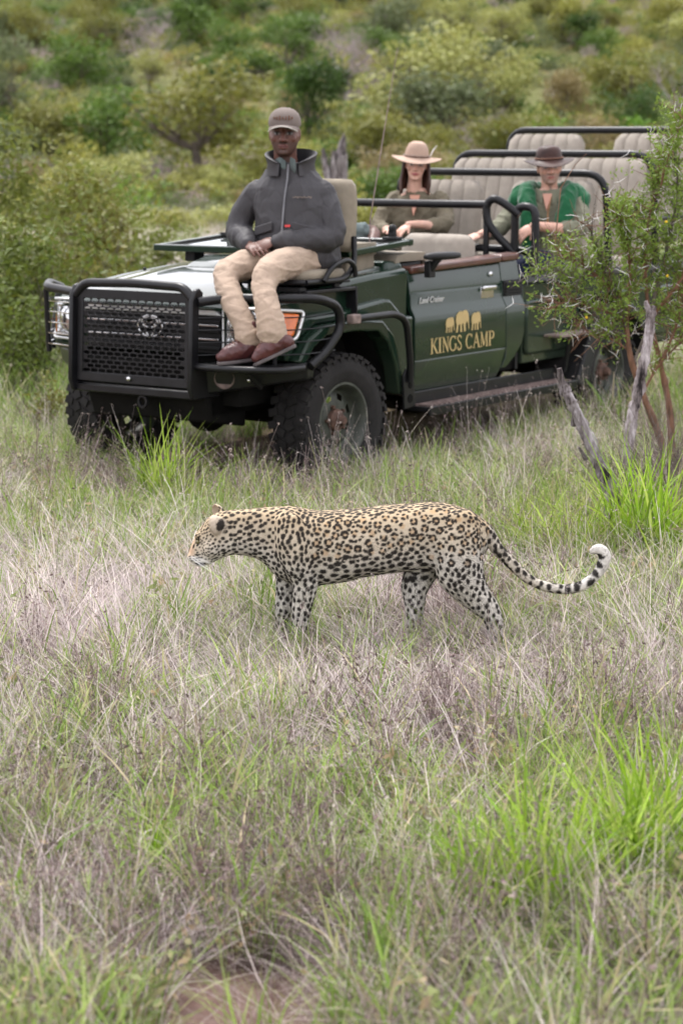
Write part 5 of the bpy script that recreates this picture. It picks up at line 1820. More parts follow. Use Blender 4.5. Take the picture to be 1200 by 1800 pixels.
    prof = [(.085, .080, .040), (.150, .150, .026), (.185, .180, .020), (.187, .182, .025), (.150, .150, .033), (.097, .088, .048), (.095, .086, .075), (.090, .078, .11), (.080, .062, .143), (.058, .036, .158), (.02, .012, .150)]
    hat = lathe_hat(H, prof, wob)
    ht = hat.build("hat", CLOTH['tanhat'], t, smooth=70)
    m = MB().tube([H @ Vector((.1005 * cos(a) - .006, .0915 * sin(a), .058)) for a in [2 * pi * i / 40 for i in range(40)]], 0.006, 6, True)
    m.build("hat_band", CLOTH['band'], ht, smooth=180)
    m = MB()
    for i in range(30):
        a = 2 * pi * i / 30
        m.ball(H @ Vector((.1045 * cos(a) - .006, .0955 * sin(a), .060)), .004, 6, 4)
    m.build("band_studs", CLOTH['capedge'], ht)
    fp = [H @ Vector((.0, .093, .050)), H @ Vector((.0, .106, .082)), H @ Vector((-.005, .120, .112)), H @ Vector((-.01, .142, .142))]
    m = MB()
    c = [Vector(p) for p in catmull(fp, 4)]
    m.tube(c, [.003, .006, .009, .010, .011, .011, .0105, .010, .009, .007, .005, .003, .001][:len(c)], 8, flat=0.5)
    m.build("feather", CLOTH['feather'], ht, smooth=180)


woman()


# ---- the man with the green sweater
def guest():
    t, J = person((-2.84, 0.53, 1.05), "bearded man in brown leather hat with a green sweater draped over his shoulders")
    yaw_b = radians(24)
    H = frame(J(-2.765, 0.625, 1.800), radians(36), radians(3), radians(3), 1.0)
    m = MB()
    add_head(m, H)
    torso(m, [tuple(J(-2.84, .53, 1.06)) + (.12, .16), tuple(J(-2.84, .54, 1.25)) + (.12, .15), tuple(J(-2.82, .58, 1.42)) + (.12, .17), tuple(J(-2.80, .60, 1.56)) + (.085, .18), tuple(J(-2.79, .61, 1.65)) + (.05, .065)], yaw_b)
    cap_ends(m, chain(J, (-2.74, .43, 1.555, .055), (-2.64, .36, 1.43, .046), (-2.53, .34, 1.37, .040), (-2.40, .36, 1.36, .034), (-2.31, .365, 1.352, .028)))
    cap_ends(m, chain(J, (-2.86, .79, 1.555, .055), (-2.78, .86, 1.43, .046), (-2.68, .88, 1.385, .042), (-2.56, .78, 1.40, .036), (-2.47, .68, 1.412, .029)))
    add_hand(m, J(-2.31, .365, 1.352), (0.85, -0.35, -0.25), (0.2, 0.2, 0.9), 1, 0.3, 1.0)
    add_hand(m, J(-2.47, .68, 1.412), (0.55, -0.55, -0.50), (0.6, 0.3, 0.6), -1, 0.55, 1.0)
    legs = (((-2.80, .44, 1.12, .08), (-2.56, .45, 1.15, .07), (-2.36, .44, 1.13, .055), (-2.35, .44, .92, .045), (-2.37, .44, .80, .035)),
            ((-2.80, .63, 1.12, .08), (-2.56, .66, 1.16, .07), (-2.37, .67, 1.14, .055), (-2.36, .67, .92, .045), (-2.38, .67, .80, .035)))
    for k_ in legs:
        cap_ends(m, chain(J, *k_))
    skin_body(m, t, H, (0.58, 0.34, 0.26), (0.33, 0.115, 0.10), (0.10, 0.065, 0.045), (0.10, 0.082, 0.072), white=0.45, iris=(0.05, 0.06, 0.07))
    m = MB()
    torso(m, [tuple(J(-2.84, .53, 1.08)) + (.15, .20), tuple(J(-2.84, .54, 1.25)) + (.15, .19), tuple(J(-2.82, .58, 1.42)) + (.15, .21), tuple(J(-2.805, .60, 1.54)) + (.115, .205), tuple(J(-2.80, .605, 1.61)) + (.085, .12), tuple(J(-2.795, .61, 1.645)) + (.064, .078)], yaw_b, 28)
    m.ball(J(-2.75, .435, 1.55), .078, 12, 8)
    m.ball(J(-2.86, .785, 1.55), .078, 12, 8)
    cap_ends(m, chain(J, (-2.75, .435, 1.55, .072), (-2.645, .36, 1.43, .066), (-2.545, .34, 1.378, .058), (-2.44, .35, 1.362, .047)), 14)
    cap_ends(m, chain(J, (-2.86, .785, 1.55, .072), (-2.785, .865, 1.43, .068), (-2.695, .885, 1.39, .062), (-2.62, .835, 1.395, .050)), 14)
    sh = solid("shirt", m, CLOTH['shirt'], t, 0.0075, 2, 0.013, 11, 16.0)
    d = Vector((cos(yaw_b), sin(yaw_b), 0))
    lat = Vector((-sin(yaw_b), cos(yaw_b), 0))
    c0 = J(-2.80, .605, 0)
    m = MB()
    for s in (-1, 1):
        a = c0 + d * .085 + lat * s * .055 + Vector((0, 0, 1.605))
        m.obox(a, (lat * s * .026 - d * .014 + Vector((0, 0, .014))), (d * .012 - Vector((0, 0, .042))), (d * .006 + lat * s * .003))
        a = c0 + d * .150 + lat * s * .085 + Vector((0, 0, 1.40))
        m.obox(a, lat * .048 - d * .012 * s, Vector((0, 0, .018)), d * .007)
    m.build("collar_and_flaps", CLOTH['shirt'], sh, bevel=0.004)
    m = MB()
    v = [c0 + d * .100 + lat * .034 + Vector((0, 0, 1.62)), c0 + d * .100 - lat * .034 + Vector((0, 0, 1.62)), c0 + d * .150 + Vector((0, 0, 1.50)),
         c0 + d * .066 + lat * .034 + Vector((0, 0, 1.62)), c0 + d * .066 - lat * .034 + Vector((0, 0, 1.62)), c0 + d * .115 + Vector((0, 0, 1.50))]
    m.add(v, [(0, 1, 2), (5, 4, 3), (0, 3, 4, 1), (1, 4, 5, 2), (2, 5, 3, 0)])
    o = m.build("open_neck", bpy.data.materials["skin"], sh, bevel=0.006, seg=3)
    set_col(o.data, np.tile(np.array((0.50, 0.26, 0.19)), (len(o.data.vertices), 1)))
    MB().tube([c0 + d * .130 + lat * .03 + Vector((0, 0, 1.60)), c0 + d * .158 + lat * .012 + Vector((0, 0, 1.50)), c0 + d * .170 + lat * .01 + Vector((0, 0, 1.40))], [.003, .005, .009], 6).build("hat_cord", CLOTH['cord'], t, smooth=60)
    # sweater hung round the shoulders
    m = MB()
    sw = MB()
    back = [c0 - d * .10 + lat * .22 + Vector((0, 0, 1.58)), c0 - d * .12 + Vector((0, 0, 1.63)), c0 - d * .10 - lat * .22 + Vector((0, 0, 1.58))]
    for s in (-1, 1):
        pts = [c0 - d * .09 + lat * s * .08 + Vector((0, 0, 1.64)), c0 + d * .0 + lat * s * .135 + Vector((0, 0, 1.645)), c0 + d * .10 + lat * s * .135 + Vector((0, 0, 1.58)), c0 + d * .165 + lat * s * .125 + Vector((0, 0, 1.47)),
               c0 + d * .185 + lat * s * .12 + Vector((0, 0, 1.36 if s < 0 else 1.42)), c0 + d * .19 + lat * s * .11 + Vector((0, 0, 1.26 if s < 0 else 1.38))]
        limb_rings(sw, [tuple(p) + (r,) for p, r in zip(pts, (.05, .06, .062, .060, .058, .050))], 14, 4)
        pts = [c0 - d * .05 + lat * s * .10 + Vector((0, 0, 1.64)), c0 - d * .01 + lat * s * .17 + Vector((0, 0, 1.625)), c0 + d * .02 + lat * s * .215 + Vector((0, 0, 1.57)), c0 + d * .03 + lat * s * .235 + Vector((0, 0, 1.53))]
        limb_rings(sw, [tuple(p) + (r,) for p, r in zip(pts, (.055, .065, .060, .045))], 14, 4)
    limb_rings(sw, [tuple(p) + (.06,) for p in back], 12, 4)
    solid("sweater", sw, CLOTH['sweater'], t, 0.008, 3, 0.012, 13, 21.0, (1, 1, 0.5))
    m = MB()
    torso(m, [tuple(J(-2.85, .53, 1.04)) + (.15, .20), tuple(J(-2.84, .53, 1.13)) + (.15, .19)], yaw_b)
    for k_ in legs:
        cap_ends(m, chain(J, *[(a, b_, c_ + .005, r * 1.25) for a, b_, c_, r in k_]))
    solid("jeans", m, CLOTH['navy'], t, 0.010, 2, 0.010, 11, 6.0)
    # short dark hair at the temples
    m = MB()
    for s in (-1, 1):
        m.ball((0, 0, 0), 1, 10, 7)
        F = H @ Matrix.Translation((-.02, s * .068, .02)) @ Matrix.Diagonal((.055, .014, .042, 1))
        m.xf(F, len(m.v) - 80)
    m.build("hair", CLOTH['hair'], t, smooth=180)

    def wob(a, k):
        return (0.024 * sin(a) ** 2 - 0.016 * max(0, cos(a)) ** 2) * (0.3, 1, 1, 1, 0.6, 0.1, 0, 0, 0, 0, 0)[k]
    prof = [(.086, .080, .036), (.145, .140, .024), (.176, .168, .018), (.178, .170, .023), (.145, .140, .031), (.099, .089, .046), (.097, .088, .075), (.094, .082, .105), (.083, .066, .128), (.058, .036, .136), (.02, .012, .124)]
    ht = lathe_hat(H, prof, wob).build("hat", CLOTH['brownhat'], t, smooth=70)
    MB().tube([H @ Vector((.1025 * cos(a) - .006, .0925 * sin(a), .056)) for a in [2 * pi * i / 40 for i in range(40)]], 0.006, 6, True).build("hat_band", CLOTH['band'], ht, smooth=180)


guest()


# ---- the driver, bent forward behind the spotter: mostly hidden
def driver():
    t, J = person((-1.62, -0.40, 0.95), "driver in blue grey shirt bending forward behind the spotter, only an arm showing")
    H = frame(J(-1.10, -0.42, 1.44), radians(5), radians(25), 0, 1.0)
    m = MB()
    add_head(m, H)
    torso(m, [tuple(J(-1.66, -.40, .96)) + (.12, .16), tuple(J(-1.58, -.40, 1.12)) + (.12, .16), tuple(J(-1.44, -.40, 1.26)) + (.11, .18), tuple(J(-1.28, -.40, 1.36)) + (.08, .16), tuple(J(-1.18, -.41, 1.40)) + (.05, .06)], radians(4))
    cap_ends(m, chain(J, (-1.38, -.20, 1.37, .055), (-1.50, -.09, 1.385, .047), (-1.60, -.015, 1.385, .043), (-1.50, .05, 1.33, .038), (-1.40, .08, 1.28, .030)))
    cap_ends(m, chain(J, (-1.34, -.60, 1.36, .055), (-1.26, -.66, 1.24, .047), (-1.20, -.62, 1.20, .042), (-1.22, -.58, 1.36, .035), (-1.22, -.56, 1.40, .030)))
    add_hand(m, J(-1.40, .08, 1.28), (0.8, 0.2, -0.5), (0.3, 0, 0.9), 1, 0.4)
    add_hand(m, J(-1.22, -.56, 1.40), (0.2, 0.2, 0.9), (0.9, 0, -0.1), -1, 0.8)
    legs = [((-1.60, -.40 + s * .10, 1.02, .085), (-1.38, -.40 + s * .13, 1.04, .075), (-1.18, -.40 + s * .14, 1.0, .058), (-1.08, -.40 + s * .14, .80, .048), (-1.02, -.40 + s * .14, .64, .038)) for s in (-1, 1)]
    for k_ in legs:
        cap_ends(m, chain(J, *k_))
    skin_body(m, t, H, (0.095, 0.042, 0.032), (0.12, 0.045, 0.042), (0.012, 0.008, 0.007), white=0.3, voxel=0.006)
    m = MB()
    torso(m, [tuple(J(-1.67, -.40, .97)) + (.15, .19), tuple(J(-1.58, -.40, 1.12)) + (.15, .19), tuple(J(-1.44, -.40, 1.26)) + (.14, .205), tuple(J(-1.30, -.40, 1.35)) + (.10, .18), tuple(J(-1.23, -.405, 1.385)) + (.06, .08)], radians(4))
    cap_ends(m, chain(J, (-1.37, -.22, 1.365, .074), (-1.47, -.12, 1.385, .068), (-1.54, -.055, 1.39, .060)), 14)
    cap_ends(m, chain(J, (-1.35, -.58, 1.36, .074), (-1.28, -.655, 1.26, .066)), 14)
    solid("shirt", m, CLOTH['bluegrey'], t, 0.008, 2, 0.012, 11, 26.0)
    m = MB()
    for k_ in legs:
        cap_ends(m, chain(J, *[(a, b_, c_ + .003, r * 1.3) for a, b_, c_, r in k_]))
    solid("trousers", m, CLOTH['khaki'], t, 0.010, 2, 0.008, 11, 6.0)


driver()
# ------------------------------------------------------------------ ground and hillside


def ground_z(x, y):
    z = 0.03 * noise.noise(Vector((x * 0.5, y * 0.5, 1.7))) * sstep(14, 4, abs(y - 8))
    z += 0.25 * noise.noise(Vector((x * 0.06, y * 0.06, 4.2))) * sstep(20, 45, y)
    r = y + 0.10 * min(abs(x), 100)
    if y < 0:
        r = 0.45 * math.hypot(x, y)
    if r > 62:
        q = r - 62
        z += 0.142 * (q - 24 * (1 - math.exp(-q / 24)))
        z += sstep(90, 160, y) * 2.2 * noise.noise(Vector((x * 0.012, y * 0.012, 8.8)))
    return z


def at(px, Y):
    """x of a thing seen at photo column px and standing Y metres away"""
    return (px - 600) / 3634.3 * Y * 1.0


def build_ground():
    m = MB()
    ys = list(np.concatenate([-np.geomspace(320, 4, 24), np.linspace(-2, 3, 4), np.linspace(3.5, 16, 60), np.linspace(16.6, 40, 36), np.linspace(42, 120, 42), np.linspace(124, 420, 50)]))
    us = np.linspace(-1, 1, 85)
    rings = []
    for y in ys:
        w = 6 + max(0, y) * 0.35
        rings.append([(float(x), y, ground_z(float(x), y)) for x in np.sign(us) * (np.abs(us) * w + np.abs(us) ** 5 * 320)])
    m.loft(rings, wrap=False)
    mt, nt, p = new_mat("soil_and_litter")
    n1 = tex_noise(nt, 0.55, 6, 0.6)
    n2 = tex_noise(nt, 9.0, 8, 0.7)
    r1 = ramp(nt, [(0.25, (0.07, 0.044, 0.038)), (0.5, (0.14, 0.09, 0.076)), (0.75, (0.25, 0.175, 0.15))])
    nt.links.new(n2.outputs["Fac"], r1.inputs["Fac"])
    r2 = ramp(nt, [(0.3, (0.15, 0.13, 0.07)), (0.5, (0.10, 0.11, 0.035)), (0.7, (0.21, 0.185, 0.11))])
    n3 = tex_noise(nt, 0.16, 8, 0.62)
    nt.links.new(n3.outputs["Fac"], r2.inputs["Fac"])
    # away from the camera the cover of dry and green grass takes over from bare soil
    tc = nt.nodes.new("ShaderNodeTexCoord")
    sp = nt.nodes.new("ShaderNodeSeparateXYZ")
    nt.links.new(tc.outputs["Object"], sp.inputs[0])
    mr = nt.nodes.new("ShaderNodeMapRange")
    mr.inputs["From Min"].default_value = 11
    mr.inputs["From Max"].default_value = 24
    nt.links.new(sp.outputs["Y"], mr.inputs["Value"])
    mx = nt.nodes.new("ShaderNodeMixRGB")
    nt.links.new(mr.outputs[0], mx.inputs["Fac"])
    nt.links.new(r1.outputs["Color"], mx.inputs["Color1"])
    nt.links.new(r2.outputs["Color"], mx.inputs["Color2"])
    nt.links.new(mx.outputs["Color"], p.inputs["Base Color"])
    p.inputs["Roughness"].default_value = 0.95
    p.inputs["Specular IOR Level"].default_value = 0.1
    add_bump(nt, p, n2.outputs["Fac"], 0.6, 0.03)
    g_ = m.build("ground", mt, None, smooth=180)
    tag(g_, kind="structure")


build_ground()


# ------------------------------------------------------------------ leaves and blades
def leaf_mat(name, obj_color=True, trans=0.35, rough=0.6, vary=0.0, macro=0.0, spec=0.25):
    m, nt, p = new_mat(name)
    a = nt.nodes.new("ShaderNodeAttribute")
    a.attribute_name = "col"
    src = a.outputs["Color"]
    oi = nt.nodes.new("ShaderNodeObjectInfo")
    if obj_color:
        mu = nt.nodes.new("ShaderNodeMixRGB")
        mu.blend_type = 'MULTIPLY'
        mu.inputs["Fac"].default_value = 1
        nt.links.new(src, mu.inputs["Color1"])
        nt.links.new(oi.outputs["Color"], mu.inputs["Color2"])
        src = mu.outputs["Color"]
    if vary:
        hs = nt.nodes.new("ShaderNodeHueSaturation")
        mr = nt.nodes.new("ShaderNodeMapRange")
        mr.inputs["To Min"].default_value = 1 - vary
        mr.inputs["To Max"].default_value = 1 + vary
        nt.links.new(oi.outputs["Random"], mr.inputs["Value"])
        nt.links.new(mr.outputs[0], hs.inputs["Value"])
        nt.links.new(src, hs.inputs["Color"])
        src = hs.outputs["Color"]
    nt.links.new(src, p.inputs["Base Color"])
    p.inputs["Roughness"].default_value = rough
    p.inputs["Specular IOR Level"].default_value = spec
    out = nt.nodes["Material Output"]
    tr = nt.nodes.new("ShaderNodeBsdfTranslucent")
    nt.links.new(src, tr.inputs["Color"])
    mix = nt.nodes.new("ShaderNodeMixShader")
    mix.inputs["Fac"].default_value = trans
    nt.links.new(p.outputs[0], mix.inputs[1])
    nt.links.new(tr.outputs[0], mix.inputs[2])
    nt.links.new(mix.outputs[0], out.inputs["Surface"])
    return m


M['leaf'] = leaf_mat("leaf", True, 0.35, 0.55)
M['grass'] = leaf_mat("grass_blade", False, 0.30, 0.6, 0.22)
M['bark'] = simple("bark", (0.13, 0.105, 0.09), 0.9, 0, 0.45, 25, 0.5, 60, stretch=(1, 1, 0.25))


def deadwood(name, pale):
    m, nt, p = new_mat(name)
    n = tex_noise(nt, 26, 8, 0.7, stretch=(1, 1, 0.16))
    k = tex_noise(nt, 11, 6, 0.65, stretch=(1, 1, 0.5))
    ad = nt.nodes.new("ShaderNodeMath")
    ad.operation = 'ADD'
    nt.links.new(n.outputs["Fac"], ad.inputs[0])
    nt.links.new(k.outputs["Fac"], ad.inputs[1])
    r = ramp(nt, [(0.82 / 2, (0.022, 0.018, 0.018)), (0.97 / 2, (0.13 * pale, 0.11 * pale, 0.11 * pale)), (1.10 / 2, (0.24 * pale, 0.215 * pale, 0.22 * pale)), (1.25 / 2, (0.42 * pale, 0.39 * pale, 0.40 * pale))])
    hv = nt.nodes.new("ShaderNodeMath")
    hv.operation = 'MULTIPLY'
    hv.inputs[1].default_value = 0.5
    nt.links.new(ad.outputs[0], hv.inputs[0])
    nt.links.new(hv.outputs[0], r.inputs["Fac"])
    nt.links.new(r.outputs["Color"], p.inputs["Base Color"])
    p.inputs["Roughness"].default_value = 0.9
    p.inputs["Specular IOR Level"].default_value = 0.15
    add_bump(nt, p, hv.outputs[0], 0.9, 0.012)
    return m


M['greybark'] = deadwood("grey_dead_wood", 1.05)
M['paledead'] = deadwood("pale_dead_wood", 1.75)
M['twig'] = simple("grey_twig", (0.30, 0.25, 0.26), 0.9, 0, 0.3, 20)
M['redbark'] = simple("peeling_red_bark", (0.17, 0.085, 0.05), 0.85, 0, 0.55, 40, 0.5, 70, stretch=(1, 1, 0.3))
M['thorn'] = simple("white_thorn", (0.74, 0.72, 0.71), 0.5, 0, 0.1, 30)


def np_mesh(name, V_, F_, C_=None, mat=None, N_=None):
    """quads (n,4) or triangles (n,3) from numpy arrays"""
    me = bpy.data.meshes.new(name)
    k = F_.shape[1]
    me.vertices.add(len(V_))
    me.vertices.foreach_set("co", np.ascontiguousarray(V_, dtype=np.float32).ravel())
    me.loops.add(len(F_) * k)
    me.loops.foreach_set("vertex_index", np.ascontiguousarray(F_, dtype=np.int32).ravel())
    me.polygons.add(len(F_))
    me.polygons.foreach_set("loop_start", np.arange(0, len(F_) * k, k, dtype=np.int32))
    me.update()
    if C_ is not None:
        set_col(me, C_)
    if N_ is not None:
        me.polygons.foreach_set("use_smooth", [True] * len(F_))
        me.normals_split_custom_set_from_vertices(N_.tolist())
    if mat:
        me.materials.append(mat)
    return me


def blades(rng, n, spread, h, w, th0, th1, cols, heading=None, hspread=pi, seg=4, tipw=0.15, cvar=0.18, base_z=0.0, fold=0.0):
    """n curved blades; h, w, th0, th1 are (lo, hi) ranges, angles from upright in radians"""
    az = rng.uniform(-1, 1, n) * hspread + (heading if heading is not None else 0)
    L_ = rng.uniform(*h, n)
    W_ = rng.uniform(*w, n)
    t0 = rng.uniform(*th0, n)
    t1 = t0 + rng.uniform(*th1, n)
    ra = rng.uniform(0, 2 * pi, n)
    rr = spread * np.sqrt(rng.random(n))
    pos = np.stack([rr * np.cos(ra), rr * np.sin(ra), np.full(n, base_z)], 1)
    wa = az + pi / 2 + rng.normal(0, 0.5, n)
    side = np.stack([np.cos(wa), np.sin(wa), np.zeros(n)], 1)
    rows = []
    bend = rng.normal(0, 0.12, n)
    for k in range(seg + 1):
        s_ = k / seg
        ww = W_ * (1 - (1 - tipw) * s_ ** 1.6) * (0.75 if k == 0 else 1) * 0.5
        rows.append((pos - side * ww[:, None], pos + side * ww[:, None]))
        th = t0 + (t1 - t0) * s_
        a_ = az + bend * s_ * 3
        d = np.stack([np.sin(th) * np.cos(a_), np.sin(th) * np.sin(a_), np.cos(th)], 1)
        pos = pos + d * (L_ / seg)[:, None]
    V_ = np.stack([np.stack(r, 1) for r in rows], 1).reshape(n, -1, 3)      # n, 2(seg+1), 3
    f = np.array([(2 * k, 2 * k + 1, 2 * k + 3, 2 * k + 2) for k in range(seg)])
    F_ = (np.arange(n)[:, None, None] * 2 * (seg + 1) + f[None]).reshape(-1, 4)
    ci = rng.integers(0, len(cols), n)
    C_ = np.array(cols)[ci] * rng.uniform(1 - cvar, 1 + cvar, (n, 1)) * (1 - 0.25 * (rng.random((n, 1)) < 0.25))
    C_ = np.repeat(C_, 2 * (seg + 1), axis=0)
    return V_.reshape(-1, 3), F_, C_


def join(parts):
    V_, F_, C_, o = [], [], [], 0
    for v, f, c in parts:
        V_.append(v)
        F_.append(f + o)
        C_.append(c)
        o += len(v)
    return np.concatenate(V_), np.concatenate(F_), np.concatenate(C_)


DRY = [(0.67, 0.58, 0.565), (0.75, 0.665, 0.65), (0.56, 0.475, 0.47), (0.70, 0.615, 0.54), (0.45, 0.365, 0.36)]
DRYB = [(0.48, 0.41, 0.38), (0.36, 0.29, 0.275), (0.56, 0.49, 0.45), (0.25, 0.19, 0.18)]
GREEN = [(0.20, 0.30, 0.055), (0.27, 0.40, 0.075), (0.16, 0.27, 0.04), (0.34, 0.44, 0.12), (0.42, 0.42, 0.20)]
LUSH = [(0.24, 0.36, 0.035), (0.33, 0.44, 0.06), (0.16, 0.27, 0.025), (0.40, 0.46, 0.12), (0.42, 0.40, 0.16)]
BRIGHT = [(0.27, 0.43, 0.03), (0.36, 0.52, 0.06), (0.19, 0.33, 0.025), (0.44, 0.54, 0.12)]
LITTER = [(0.24, 0.18, 0.17), (0.15, 0.11, 0.10), (0.36, 0.295, 0.275), (0.10, 0.07, 0.066), (0.52, 0.45, 0.42)]
WEED = [(0.17, 0.12, 0.115), (0.25, 0.18, 0.175), (0.11, 0.075, 0.07), (0.33, 0.26, 0.24)]
HERB = [(0.17, 0.21, 0.075), (0.24, 0.27, 0.11), (0.30, 0.28, 0.14), (0.36, 0.27, 0.16)]


def seed_bits(rng, stems, n, size, cols):
    """little husks round points picked along given stem points"""
    i = rng.integers(0, len(stems), n)
    c = stems[i] + rng.normal(0, size * 0.9, (n, 3))
    d = rng.normal(0, 1, (n, 3))
    d /= np.linalg.norm(d, axis=1)[:, None]
    e = np.cross(d, rng.normal(0, 1, (n, 3)))
    e /= np.linalg.norm(e, axis=1)[:, None] + 1e-9
    s_ = size * rng.uniform(0.6, 1.4, (n, 1))
    V_ = np.stack([c - d * s_, c + e * s_ * 0.4, c + d * s_, c - e * s_ * 0.4], 1).reshape(-1, 3)
    F_ = np.arange(n * 4).reshape(-1, 4)
    C_ = np.repeat(np.array(cols)[rng.integers(0, len(cols), n)] * rng.uniform(0.8, 1.2, (n, 1)), 4, axis=0)
    return V_, F_, C_


def proto_set(kind, count):
    out = []
    for q in range(count):
        rng = np.random.default_rng(1000 + 37 * q + sum(map(ord, kind)))
        if kind == 'dry':           # fine wind-combed straw
            parts = [blades(rng, 34, 0.085, (0.18, 0.42), (0.0010, 0.0040), (0.25, 1.15), (0.3, 1.4), DRY, heading=2.6, hspread=1.9, seg=4, tipw=0.3),
                     blades(rng, 12, 0.10, (0.10, 0.22), (0.001, 0.002), (0.6, 1.3), (0.1, 0.6), DRYB, seg=3)]
        elif kind == 'mat':         # flattened straw and litter
            parts = [blades(rng, 44, 0.13, (0.14, 0.32), (0.0016, 0.0036), (0.95, 1.45), (0.0, 0.5), LITTER, heading=2.8, hspread=2.2, seg=3, tipw=0.4),
                     blades(rng, 12, 0.12, (0.08, 0.16), (0.0012, 0.003), (0.3, 1.1), (0.1, 0.8), LITTER, seg=3)]
        elif kind == 'green':
            parts = [blades(rng, 24, 0.06, (0.12, 0.32), (0.003, 0.0065), (0.05, 0.7), (0.2, 1.3), GREEN, seg=4),
                     blades(rng, 10, 0.06, (0.12, 0.28), (0.001, 0.0018), (0.1, 0.7), (0.2, 1.0), DRY, seg=4)]
        elif kind == 'lush':        # tall bright tussock
            parts = [blades(rng, 85, 0.07, (0.25, 0.58), (0.0045, 0.0095), (0.02, 0.55), (0.15, 1.35), LUSH, seg=6, tipw=0.08),
                     blades(rng, 22, 0.09, (0.15, 0.4), (0.0012, 0.0025), (0.2, 0.9), (0.2, 1.2), DRY, seg=4)]
        elif kind == 'big':         # coarse tussock with broad bright blades
            parts = [blades(rng, 95, 0.085, (0.30, 0.64), (0.008, 0.0165), (0.02, 0.55), (0.15, 1.25), BRIGHT, seg=6, tipw=0.06),
                     blades(rng, 30, 0.10, (0.15, 0.4), (0.002, 0.004), (0.2, 0.9), (0.2, 1.2), DRYB, seg=4)]
        elif kind == 'weed':        # dead purple-brown weeds
            n = 11
            v, f, c = blades(rng, n, 0.05, (0.20, 0.42), (0.0024, 0.0040), (0.02, 0.5), (-0.2, 0.5), WEED, seg=6, tipw=0.5)
            pts = v.reshape(n, 14, 3)[:, 4:, :].reshape(-1, 3)
            parts = [(v, f, c)]
            # side shoots
            for p_ in pts[rng.integers(0, len(pts), 26)]:
                vv, ff, cc = blades(rng, 1, 0.001, (0.05, 0.13), (0.0012, 0.002), (0.3, 1.0), (-0.5, 0.3), WEED, seg=3, tipw=0.5)
                parts.append((vv + p_, ff, cc))
            parts.append(seed_bits(rng, np.concatenate([pts] + [p_[0][-4:] for p_ in parts[1:]]), 80, 0.0080, WEED))
        elif kind == 'stalk':       # thin seed stalks
            n = 6
            v, f, c = blades(rng, n, 0.06, (0.38, 0.68), (0.0016, 0.0026), (0.02, 0.35), (0.0, 0.45), DRY + WEED, seg=7, tipw=0.6)
            pts = v.reshape(n, 16, 3)[:, 10:, :].reshape(-1, 3)
            parts = [(v, f, c), seed_bits(rng, pts, 50, 0.006, DRYB)]
        elif kind == 'herb':        # low leafy weed
            n = 7
            v, f, c = blades(rng, n, 0.03, (0.10, 0.24), (0.0015, 0.0025), (0.05, 0.7), (0.0, 0.5), HERB, seg=5, tipw=0.5)
            pts = v.reshape(n, 12, 3)[:, 3:, :].reshape(-1, 3)
            parts = [(v, f, c), seed_bits(rng, pts, 60, 0.017, HERB)]
        else:                       # broad curled blades, half dry
            parts = [blades(rng, 16, 0.05, (0.12, 0.34), (0.006, 0.012), (0.1, 0.9), (0.2, 1.4), GREEN + [(0.45, 0.38, 0.24)], seg=5, tipw=0.1)]
        V_, F_, C_ = join(parts)
        out.append(np_mesh("tuft", V_, F_, C_, M['grass']))
    return out


def scatter_group(coll):
    ng = bpy.data.node_groups.new("scatter", 'GeometryNodeTree')
    ng.interface.new_socket("Geometry", in_out='INPUT', socket_type='NodeSocketGeometry')
    ng.interface.new_socket("Geometry", in_out='OUTPUT', socket_type='NodeSocketGeometry')
    N_, L_ = ng.nodes, ng.links
    gi, go = N_.new('NodeGroupInput'), N_.new('NodeGroupOutput')
    ci = N_.new('GeometryNodeCollectionInfo')
    ci.inputs['Collection'].default_value = coll
    ci.inputs['Separate Children'].default_value = True
    ci.inputs['Reset Children'].default_value = True
    ip = N_.new('GeometryNodeInstanceOnPoints')
    ip.inputs['Pick Instance'].default_value = True

    def attr(name, typ):
        a = N_.new('GeometryNodeInputNamedAttribute')
        a.data_type = typ
        a.inputs['Name'].default_value = name
        return a.outputs['Attribute']
    L_.new(gi.outputs[0], ip.inputs['Points'])
    L_.new(ci.outputs[0], ip.inputs['Instance'])
    L_.new(attr("idx", 'INT'), ip.inputs['Instance Index'])
    L_.new(attr("rot", 'FLOAT_VECTOR'), ip.inputs['Rotation'])
    L_.new(attr("scl", 'FLOAT_VECTOR'), ip.inputs['Scale'])
    L_.new(ip.outputs[0], go.inputs[0])
    return ng


def scatter(name, protos, pts, rot, scl, label=None):
    """one countless cover: the protos set on points through geometry nodes"""
    coll = bpy.data.collections.new(name + "_tufts")
    for me in protos:
        coll.objects.link(bpy.data.objects.new("tuft", me))
    n = len(pts)
    me = bpy.data.meshes.new(name)
    me.vertices.add(n)
    me.vertices.foreach_set("co", np.asarray(pts, dtype=np.float32).ravel())
    me.attributes.new("idx", 'INT', 'POINT').data.foreach_set("value", RNG.integers(0, len(protos), n).astype(np.int32))
    me.attributes.new("rot", 'FLOAT_VECTOR', 'POINT').data.foreach_set("vector", np.asarray(rot, dtype=np.float32).ravel())
    me.attributes.new("scl", 'FLOAT_VECTOR', 'POINT').data.foreach_set("vector", np.asarray(scl, dtype=np.float32).ravel())
    o = bpy.data.objects.new(name, me)
    COL.objects.link(o)
    md = o.modifiers.new("scatter", 'NODES')
    md.node_group = scatter_group(coll)
    tag(o, label, None, None, "stuff")
    return o


def field(y0, y1, dens, marg=0.7, k=0.19):
    """random ground points across the view between two distances"""
    A = k * (y1 ** 2 - y0 ** 2) + 2 * marg * (y1 - y0)
    n = int(A * dens)
    y = RNG.uniform(y0, y1, n * 3)
    w = k * y + marg
    keep = RNG.random(n * 3) < w / (k * y1 + marg)
    y = y[keep][:n]
    x = RNG.uniform(-1, 1, len(y)) * (k * y + marg)
    return np.stack([x, y], 1)


